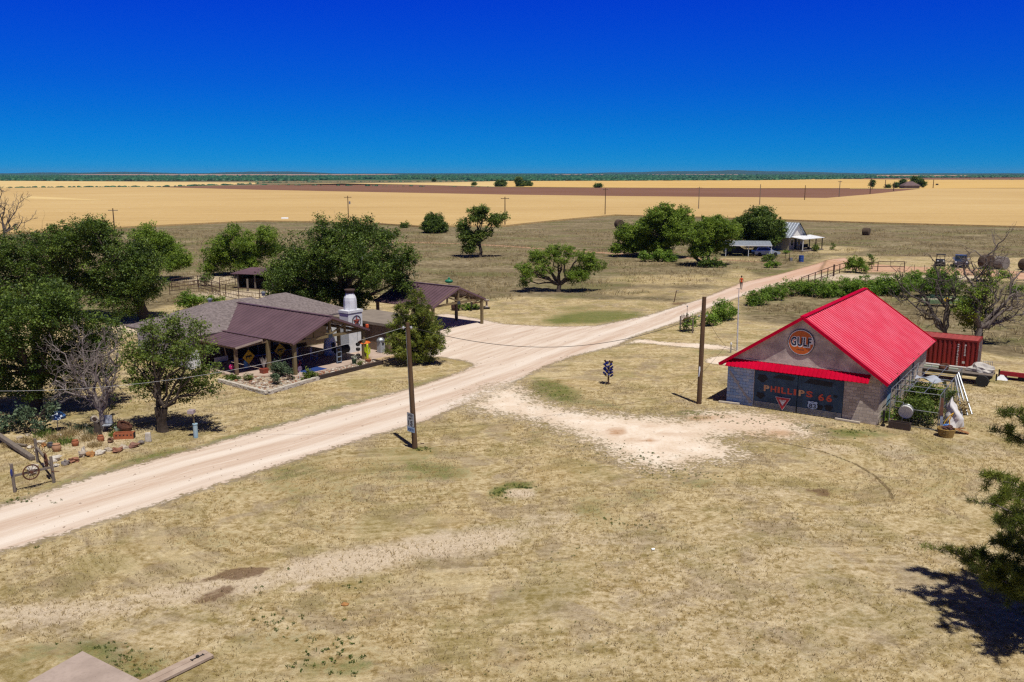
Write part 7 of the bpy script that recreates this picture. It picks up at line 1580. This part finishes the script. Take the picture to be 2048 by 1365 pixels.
def pens():
    PR = M('rusty pipe', (.10, .05, .035), (.055, .03, .025), 5, .8)
    pipe_fence('pipe_fence', 'rusty pipe fence at the left of the pens behind the house', [(344, 582), (396, 574), (440, 590)], 1.5, (1, .55, .3), PR, 3.2, mesh=.6)
    pipe_fence('pipe_fence', 'rusty pipe fence running from the pens to the dark shed', [(440, 578), (500, 565), (545, 566)], 1.5, (1, .6, .3), PR, 3.2, mesh=.7)
    pipe_fence('pipe_fence', 'long rusty pipe fence in front of the pens', [(340, 590), (398, 584), (452, 594), (478, 600), (520, 604), (570, 608)], 1.5, (1, .66, .33), PR, 3.0, mesh=.6)
    a = Vector((*g(478, 577), 0)); b = Vector((*g(548, 580), 0)); t = thing('loafing_shed', 'dark open shed with purple brown metal roof under the mesquite', 'shed', tuple(a), math.atan2(b.y - a.y, b.x - a.x)); L = (b - a).length
    mb = MB(); mb.ribbed((-.8, -.6, 2.0), (L + .6, -.6, 2.0), (L + .6, 4.2, 2.35), (-.8, 4.2, 2.35), .5, .03, .08, .05); mb.build('roof', PURP, t)
    DS = M('dark shed boards', (.035, .024, .02), (.02, .014, .012), 3, .9)
    MB().b2(0, L, 3.9, 4.0, 0, 2.25).build('back_wall', DS, t); MB().b2(0, .1, 0, 3.9, 0, 1.95).build('side_wall', DS, t); MB().b2(L - .1, L, 0, 3.9, 0, 1.95).build('side_wall', DS, t)
    for x in (.05, L * .5, L - .05): MB().box((x, -.2, .98), (.16, .16, 1.96)).build('post', WOODG, t)
    MB().b2(.2, L - .2, .9, 1.0, 0, 1.3).build('partition', DS, t)
    t = gt('wooden_post', 'single grey wooden post in front of the dark shed', 'post', (496, 583)); MB().box((0, 0, .8), (.2, .2, 1.6)).build('post', WOODG, t)
    # pipe fence and gate by the road on the right
    PD = M('dark rust pipe', (.075, .035, .025), (.045, .024, .018), 5, .8)
    pipe_fence('pipe_fence', 'rusty pipe fence climbing beside the road to the gate post', [(1602, 578), (1642, 562), (1667, 552)], 1.5, (1, .35), PD, 3.0, pr=.07)
    pipe_fence('pipe_fence', 'rusty pipe fence section right of the big gate post', [(1667, 552), (1690, 543)], 1.4, (1, .4), PD, 3.0, pr=.07)
    pipe_fence('pipe_fence', 'rusty pipe gate behind the corner mesquite', [(1690, 543), (1755, 542)], 1.3, (1, .5), PD, 2.6, pr=.065)
    pipe_fence('pipe_fence', 'last long pipe fence panel beside the red dirt road', [(1755, 543), (1808, 543)], 1.5, (1, .5), PD, 5.0, pr=.07)
    t = gt('gate_post', 'thick rusty gate post in the middle of the pipe fence', 'post', (1667, 553)); MB().tube([(0, 0, 0), (0, 0, 1.75)], .13, 8).build('post', PD, t)
    for i in range(8):
        t = gt('wire_fence_post', f'thin post of the wire fence along the red dirt road, number {i + 1} from the gate' if False else ['thin fence stake nearest the pipe panel', 'second thin stake from the pipe panel', 'third thin stake from the pipe panel', 'thin stake left of the buggy', 'thin stake right below the buggy', 'thin stake left below the dark truck', 'thin stake below the dark truck', 'thin stake below the hay bales'][i], 'stake', (1828 + i * 20, 545 + i * .8), 0, 'wire fence stakes'); MB().tube([(0, 0, 0), (0, 0, 1.2)], .035, 5).build('stake', PD, t)
pens()

# ------------------------------------------------------------------ vehicles, bales, far buildings
def car_shell(parent, prof, W, m, cab, name='body', tumble=.13):
    """prof: side outline (x,z) of the lower body; cab: outline of the glasshouse, narrower at the top"""
    mb = MB(); n = len(prof); ys = [(-W / 2, .0), (-W / 2 + .06, .02), (W / 2 - .06, .02), (W / 2, .0)]
    vs = []
    for y, k_ in ((-W / 2, -.03), (-W / 2 + .09, .0), (W / 2 - .09, .0), (W / 2, -.03)):
        for x, z in prof: vs.append((x * (1 + k_ * .3), y, z + (k_ if z > .8 else 0)))
    fs = [(j * n + i, j * n + (i + 1) % n, (j + 1) * n + (i + 1) % n, (j + 1) * n + i) for j in range(3) for i in range(n)] + [tuple(range(n))[::-1], tuple(range(3 * n, 4 * n))]
    mb.add(vs, fs); b = mb.build(name, m, parent)
    mb = MB(); n = len(cab); z0 = min(z for x, z in cab); z1 = max(z for x, z in cab); vs = []
    for s in (-1, 1):
        for x, z in cab: vs.append((x, s * (W / 2 - .05 - tumble * (z - z0) / (z1 - z0)), z))
    mb.add(vs, [(i, (i + 1) % n, n + (i + 1) % n, n + i) for i in range(n)] + [tuple(range(n)), tuple(range(n, 2 * n))[::-1]]); mb.build('cab', m, parent)
    return b
def windows(parent, cab, W, tumble=.13, inset=.12):
    z0 = min(z for x, z in cab); z1 = max(z for x, z in cab); c = np.mean(cab, axis=0)
    for s in (-1, 1):
        q = [(c[0] + (x - c[0]) * .84, c[1] + (z - c[1]) * .66) for x, z in cab]
        MB().add([(x, s * (W / 2 - .05 - tumble * (z - z0) / (z1 - z0) + .006), z) for x, z in q], [tuple(range(len(q)))]).build('side_window', GLASS, parent)
    xs = sorted(cab); 
    for (p, q) in ((cab[-1], cab[-2]) , (cab[0], cab[1])):   # front and rear slopes
        n = Vector((q[1] - p[1], 0, -(q[0] - p[0]))).normalized(); 
        if n.x * (p[0] - c[0]) < 0: n = -n
        a = Vector((p[0], 0, p[1])).lerp(Vector((q[0], 0, q[1])), .1); b_ = Vector((p[0], 0, p[1])).lerp(Vector((q[0], 0, q[1])), .88); w0 = W / 2 - .16; w1 = W / 2 - .26
        MB().quad(a + Vector((0, -w0, 0)) + n * .012, a + Vector((0, w0, 0)) + n * .012, b_ + Vector((0, w1, 0)) + n * .012, b_ + Vector((0, -w1, 0)) + n * .012).build('windscreen', GLASS, parent)
def wheels(parent, xs, W, r, w=.24):
    for x in xs:
        for s in (-1, 1):
            o = MB().lathe([(.55 * r, -w / 2), (.93 * r, -w / 2), (r, -w / 3), (r, w / 3), (.93 * r, w / 2), (.55 * r, w / 2)], (x, s * (W / 2 - w / 2 + .03), r), 20, rx(PI / 2)).build('wheel', BLACK, parent)
            MB().lathe([(0, .0), (.3 * r, .06), (.58 * r, .1), (.58 * r, -.1)], (x, s * (W / 2 - w / 2 + .03), r), 16, rx(PI / 2 * s * -1 if s > 0 else PI / 2)).build('rim', STEEL, o)
def vehicles():
    # dark blue pickup facing the camera
    t = gt('pickup_truck', 'dark blue pickup parked facing the camera at the red dirt road', 'truck', (1920, 533), -2.0); W = 2.0; BP = M('dark blue car paint', (.018, .035, .085), (.013, .026, .065), 2, .25, 0, spec=.6, coat=.5)
    prof = [(-2.8, .5), (2.85, .5), (2.9, .7), (2.88, 1.05), (2.7, 1.2), (1.35, 1.26), (-2.85, 1.26)]; cab = [(-.95, 1.25), (-.85, 1.85), (.55, 1.87), (1.35, 1.25)]
    car_shell(t, prof, W, BP, cab); windows(t, cab, W); wheels(t, (-1.9, 1.9), W, .42)
    MB().b2(2.885, 2.93, -.62, .62, .78, 1.05).build('grille', M('dark chrome', (.25, .26, .28), (.1, .1, .11), 9, .3, .8), t); MB().b2(2.86, 3.0, -.95, .95, .5, .72).build('bumper', MATS['dark chrome'], t)
    for s in (-1, 1): MB().b2(2.86, 2.915, min(s * .66, s * .94), max(s * .66, s * .94), .84, 1.06).build('headlight', M('lamp glass', (.72, .74, .76), (.6, .62, .64), 6, .15), t); MB().box((1.15, s * 1.15, 1.35), (.14, .26, .22)).build('mirror', M('pale mirror shell', (.55, .56, .58), (.3, .3, .32), 4, .4), t)
    MB().b2(-2.75, -1.0, -.85, .85, 1.27, 1.275).build('bed_floor', BLACK, t)
    # buggy
    t = gt('utility_buggy', 'small dark roofed utility buggy left of the dark blue truck', 'buggy', (1880, 532), -2.0); DG = M('dark green plastic', (.03, .035, .03), (.02, .024, .02), 4, .5)
    MB().b2(-1.4, 1.3, -.65, .65, .4, .75).build('body', DG, t); MB().box((1.05, 0, .88), (.7, 1.25, .3), taper=.85).build('bonnet', DG, t); MB().b2(-1.4, -.4, -.7, .7, .752, 1.0).build('cargo_box', DG, t); MB().b2(-.35, .15, -.6, .6, .75, 1.0).build('seat', BLACK, t)
    for x in (-.4, .7):
        for s in (-1, 1): MB().tube([(x, s * .62, .75), (x * .8, s * .58, 1.85)], .035, 6).build('roll_bar', BLACK, t)
    MB().b2(-.5, .75, -.7, .7, 1.86, 1.93).build('roof', BLACK, t); wheels(t, (-.95, 1.0), 1.45, .32, .26)
    for s in (-1, 1): MB().ball((1.38, s * .42, .9), (.06, .14, .1), 10, 6).build('headlight', MATS['lamp glass'], t)
    # silver blue car and dark car under the far carport
    t = gt('parked_car', 'silver blue car with its nose out of the far carport', 'car', (1531, 512), .08); W = 1.9; SP = M('silver blue car paint', (.40, .46, .54), (.32, .38, .46), 2, .25, .3, coat=.5)
    prof = [(-2.4, .35), (2.4, .35), (2.45, .55), (2.35, .8), (1.2, .98), (-2.35, 1.0), (-2.42, .7)]; cab = [(-2.25, .98), (-1.8, 1.62), (.2, 1.66), (1.25, .98)]
    car_shell(t, prof, W, SP, cab); windows(t, cab, W); wheels(t, (-1.5, 1.5), W, .37)
    for s in (-1, 1): MB().b2(2.36, 2.46, min(s * .6, s * .9), max(s * .6, s * .9), .6, .75).build('headlight', MATS['lamp glass'], t)
    t = gt('parked_car', 'dark old car in the shade at the left of the far carport', 'car', (1474, 510), .05); DK = M('dark car paint', (.03, .028, .03), (.02, .018, .02), 3, .4); car_shell(t, prof, W, DK, cab); windows(t, cab, W); wheels(t, (-1.5, 1.5), W, .37)
    t = gt('blue_barrel', 'bright blue barrel standing beside the red road by the far house', 'barrel', (1602, 524)); mb = MB(); mb.lathe([(0, 0), (.42, 0), (.42, .35), (.44, .37), (.42, .4), (.42, .7), (.44, .72), (.42, .75), (.42, 1.1), (.38, 1.1), (.38, 1.0), (0, 1.0)], n=16); mb.build('drum', M('bright blue drum paint', (.02, .075, .32), (.015, .055, .24), 3, .5), t)
    t = gt('mailbox_posts', 'thin stakes and a grey meter box left of the blue barrel', 'stakes', (1578, 523)); MB().tube([(-.5, 0, 0), (-.7, 0, 1.6)], .05, 5).build('stake', DARK, t); MB().tube([(0, 0, 0), (.05, 0, 1.4)], .05, 5).build('stake', DARK, t); MB().box((.35, 0, .3), (.4, .3, .6)).build('meter_box', STEEL, t)
    # far house
    a = g(1577, 502.5); t = thing('farm_cottage', 'cream cottage with pale metal roof and porch behind the dark oak', 'house', (a[0], a[1], 0), .72)
    CR = M('cream wall paint', (.55, .48, .33), (.44, .38, .26), 2, .75); WR = M('pale metal roof', (.42, .46, .53), (.33, .37, .43), 1.5, .4, .3); Wd, L = 5.4, 9.0
    MB().b2(0, Wd, 0, L, 0, 2.9).build('wall', CR, t)
    MB().prism([(0, 2.9), (Wd, 2.9), (Wd / 2, 5.3)], tr(0, .12, 0) @ rx(PI / 2), .11).build('gable', M('white gable boards', (.68, .66, .6), (.55, .53, .48), 3, .7), t)
    mb = MB(); mb.ribbed((-.4, -.5, 2.62), (-.4, L + .3, 2.62), (Wd / 2, L + .3, 5.42), (Wd / 2, -.5, 5.42), .6, .03, .08, .05); mb.ribbed((Wd + .4, L + .3, 2.62), (Wd + .4, -.5, 2.62), (Wd / 2, -.5, 5.42), (Wd / 2, L + .3, 5.42), .6, .03, .08, .05); mb.build('roof', WR, t)
    MB().beam((Wd + .45, -.52, 2.55), (Wd / 2, -.52, 5.36), .05, .2).build('bargeboard', DARK, t)
    mb = MB(); mb.ribbed((-.2, -3.2, 2.45), (Wd + 2.4, -3.2, 2.45), (Wd + 2.4, -.02, 2.85), (-.2, -.02, 2.85), .6, .03, .08, .05); mb.build('porch_roof', WHITE, t)
    for x in (0, 2.4, 4.8, 7.2): MB().box((x, -3.0, 1.22), (.14, .14, 2.44)).build('porch_post', DARK if x else WHITE, t)
    MB().b2(-.2, 7.6, -3.2, -.01, 0, .25).build('porch_floor', WOODG, t)
    for x in (1.0, 3.6): f = MB().b2(x - .5, x + .5, -.05, 0.0, .9, 2.2).build('window', WHITE, t); MB().b2(x - .4, x + .4, -.07, -.045, 1.0, 2.1).build('pane', GLASS, f)
    d = MB().b2(2.0, 2.7, -.05, 0.0, .25, 2.3).build('door', DARK, t)
    s = thing('porch_furniture', 'dark bench and boxes on the porch of the cream cottage', 'bench', (*[a[0] + 3.4 * math.cos(.72) - (-1.6) * math.sin(.72), a[1] + 3.4 * math.sin(.72) + (-1.6) * math.cos(.72)], .25), .72); MB().b2(-1.4, 1.4, -.3, .3, .35, .45).build('seat', BLACK, s); MB().b2(-1.4, 1.4, .25, .32, .45, 1.0).build('backrest', BLACK, s)
    for x in (-1.2, 1.2): MB().b2(x - .06, x + .06, -.25, .25, 0, .35).build('leg', BLACK, s)
    # far carport
    a = g(1450, 513); b = g(1543, 514); t = thing('far_carport', 'flat white roofed carport left of the cream cottage', 'carport', (a[0], a[1], 0), math.atan2(b[1] - a[1], b[0] - a[0])); L = math.hypot(b[0] - a[0], b[1] - a[1])
    mb = MB(); mb.ribbed((-.2, -.3, 2.05), (L, -.3, 2.05), (L + .4, 4.6, 2.55), (.2, 4.6, 2.55), .6, .03, .08, .05); mb.build('roof', WR, t)
    for x in (.1, L / 2, L - .1): MB().tube([(x, 0, 0), (x, 0, 2.05)], .06, 6).build('post', WHITE, t); MB().tube([(x + .2, 4.3, 0), (x + .2, 4.3, 2.5)], .06, 6).build('post', WHITE, t)
    MB().b2(0, L, -.32, -.28, 1.93, 2.08).build('edge_trim', WHITE, t)
    # distant farmhouse
    a = g(1819, 377.5); t = thing('distant_farmhouse', 'tiny brown roofed farmhouse among trees on the skyline', 'house', (a[0], a[1], 0)); y = a[1]; w_ = 15.0
    MB().b2(-w_ / 2, w_ / 2, -5, 5, 0, 3).build('wall', M('grey stone wall', (.22, .19, .19), (.15, .13, .13), .5, .9), t)
    mb = MB(); z0, z1 = 2.9, 7.0; mb.quad((-w_ / 2 - 1, -6, z0), (w_ / 2 + 1, -6, z0), (w_ / 2 - 5, 0, z1), (-w_ / 2 + 5, 0, z1)); mb.quad((w_ / 2 + 1, 6, z0), (-w_ / 2 - 1, 6, z0), (-w_ / 2 + 5, 0, z1), (w_ / 2 - 5, 0, z1)); mb.quad((-w_ / 2 - 1, 6, z0), (-w_ / 2 - 1, -6, z0), (-w_ / 2 + 5, 0, z1)); mb.quad((w_ / 2 + 1, -6, z0), (w_ / 2 + 1, 6, z0), (w_ / 2 - 5, 0, z1)); mb.build('roof', M('brown roof', (.17, .11, .11), (.12, .08, .08), .5, .9), t)
    # bales
    HB = M('weathered hay', (.115, .078, .048), (.062, .043, .03), 3, .95, bump=.6); HG = M('net wrapped hay', (.26, .235, .215), (.13, .11, .10), 4, .9, bump=.5)
    for (px, r, rz, lab, m_, L) in (((1972, 538), 1.15, .1, 'dark round hay bale just right of the dark blue truck', HB, 1.5), ((2001, 539), 1.05, .5, 'grey wrapped round hay bale at the right edge', HG, 1.7), ((1238, 457), 1.25, .5, 'dark round hay bale left of the grove', HB, 1.5), ((1732, 471), .95, .9, 'single small bale out in the dark pasture', HB, 1.6), ((2050, 540), .9, .2, 'dark bale cut by the right picture edge', HB, 1.4)):
        t = gt('hay_bale', lab, 'hay bale', px, rz, 'round hay bales'); mb = MB(); mb.lathe([(0, -L / 2), (r * .9, -L / 2), (r, -L / 2 + .12), (r, L / 2 - .12), (r * .9, L / 2), (0, L / 2)], (0, 0, r * .95), 20, rx(PI / 2)); mb.build('bale', m_, t)
    # far white things and small marks in the pasture
    t = gt('white_tank', 'small pale tank lying at the edge of the wheat left of the oak', 'tank', (570, 441)); MB().lathe([(0, -1.2), (.4, -1.1), (.45, 0), (.4, 1.1), (0, 1.2)], (0, 0, .5), 12, ry(PI / 2)).build('tank', WHITE, t); MB().b2(-.8, .8, -.3, .3, 0, .1).build('skid', DARK, t)
    t = gt('picnic_table', 'dark picnic table in the shade of the thin open tree', 'table', (948, 515)); MB().b2(-.9, .9, -.4, .4, .7, .75).build('top', DARK, t)
    for y in (-.75, .75): MB().b2(-.9, .9, y - .14, y + .14, .42, .46).build('bench_seat', DARK, t)
    for x in (-.7, .7): MB().beam((x, -.8, 0), (x, .8, 0.0), .06, .06).build('foot', DARK, t); MB().beam((x, -.5, 0.03), (x, 0, .7), .07).build('leg', DARK, t); MB().beam((x, .5, .03), (x, 0, .7), .07).build('leg', DARK, t)
    t = gt('well_head', 'tiny dark object standing alone in the wheat right of the distant farm', 'well head', (1874, 371)); MB().box((0, 0, 1.0), (3.2, 2.0, 2.0), taper=.7).build('housing', DARK, t)
vehicles()

# ------------------------------------------------------------------ slab and planks at the bottom left
def slab():
    P = [g(165, 1303, .1), g(290, 1366, .1), g(160, 1480, .1), g(-60, 1430, .1)]
    mb = MB(); mb.prism(P[::-1] if False else P, tr(0, 0, 0), .11); o = mb.build('concrete_slab', M('slab concrete', (.46, .365, .31), (.34, .265, .22), .9, .9, bump=.25, world=True)); tag(o, kind='structure')
    c = Vector((*g(357, 1336), 0)); t = thing('wooden_plank', 'long pale weathered plank with a black iron fitting beside the concrete slab', 'plank', tuple(c)); a = Vector((*g(280, 1372, .12), 0)) - c; b = Vector((*g(418, 1305, .12), 0)) - c
    d = (b - a).normalized(); n = Vector((-d.y, d.x, 0)); PL = M('pale weathered plank', (.48, .38, .30), (.34, .25, .19), 1.6, .9, stretch=(1.5, 1.5, 1))
    for s in (-1, 1): MB().beam(a + n * s * .135 + Vector((0, 0, .08)), b + n * s * .135 + Vector((0, 0, .08)), .25, .1).build('board', PL, t, bevel=.012)
    q = Vector((*g(395, 1315, .14), .14)) - c; mb = MB(); mb.tube([q - d * .2, q + d * .2], .018, 6); mb.ball(tuple(q + Vector((0, 0, .03))), (.06, .06, .05), 8, 6); mb.tube([q - d * .2 + n * .06, q - d * .2 - n * .06], .018, 6); mb.tube([q + d * .2 + n * .05, q + d * .2 - n * .05], .018, 6); mb.build('iron_fitting', BLACK, t)
    t = gt('litter', 'small crushed pale can lying on the open lawn', 'can', (1306, 1101)); MB().lathe([(0, -.07), (.045, -.06), (.045, .06), (0, .07)], (0, 0, .045), 8, ry(PI / 2) @ rz_(.4)).build('can', STEEL, t)
    t = gt('orange_stone', 'small orange stone on the lawn above the weeds', 'stone', (690, 1211)); MB().ball((0, 0, .04), (.14, .09, .06), 8, 6, 3, .4).build('stone', STONEO, t)
slab()
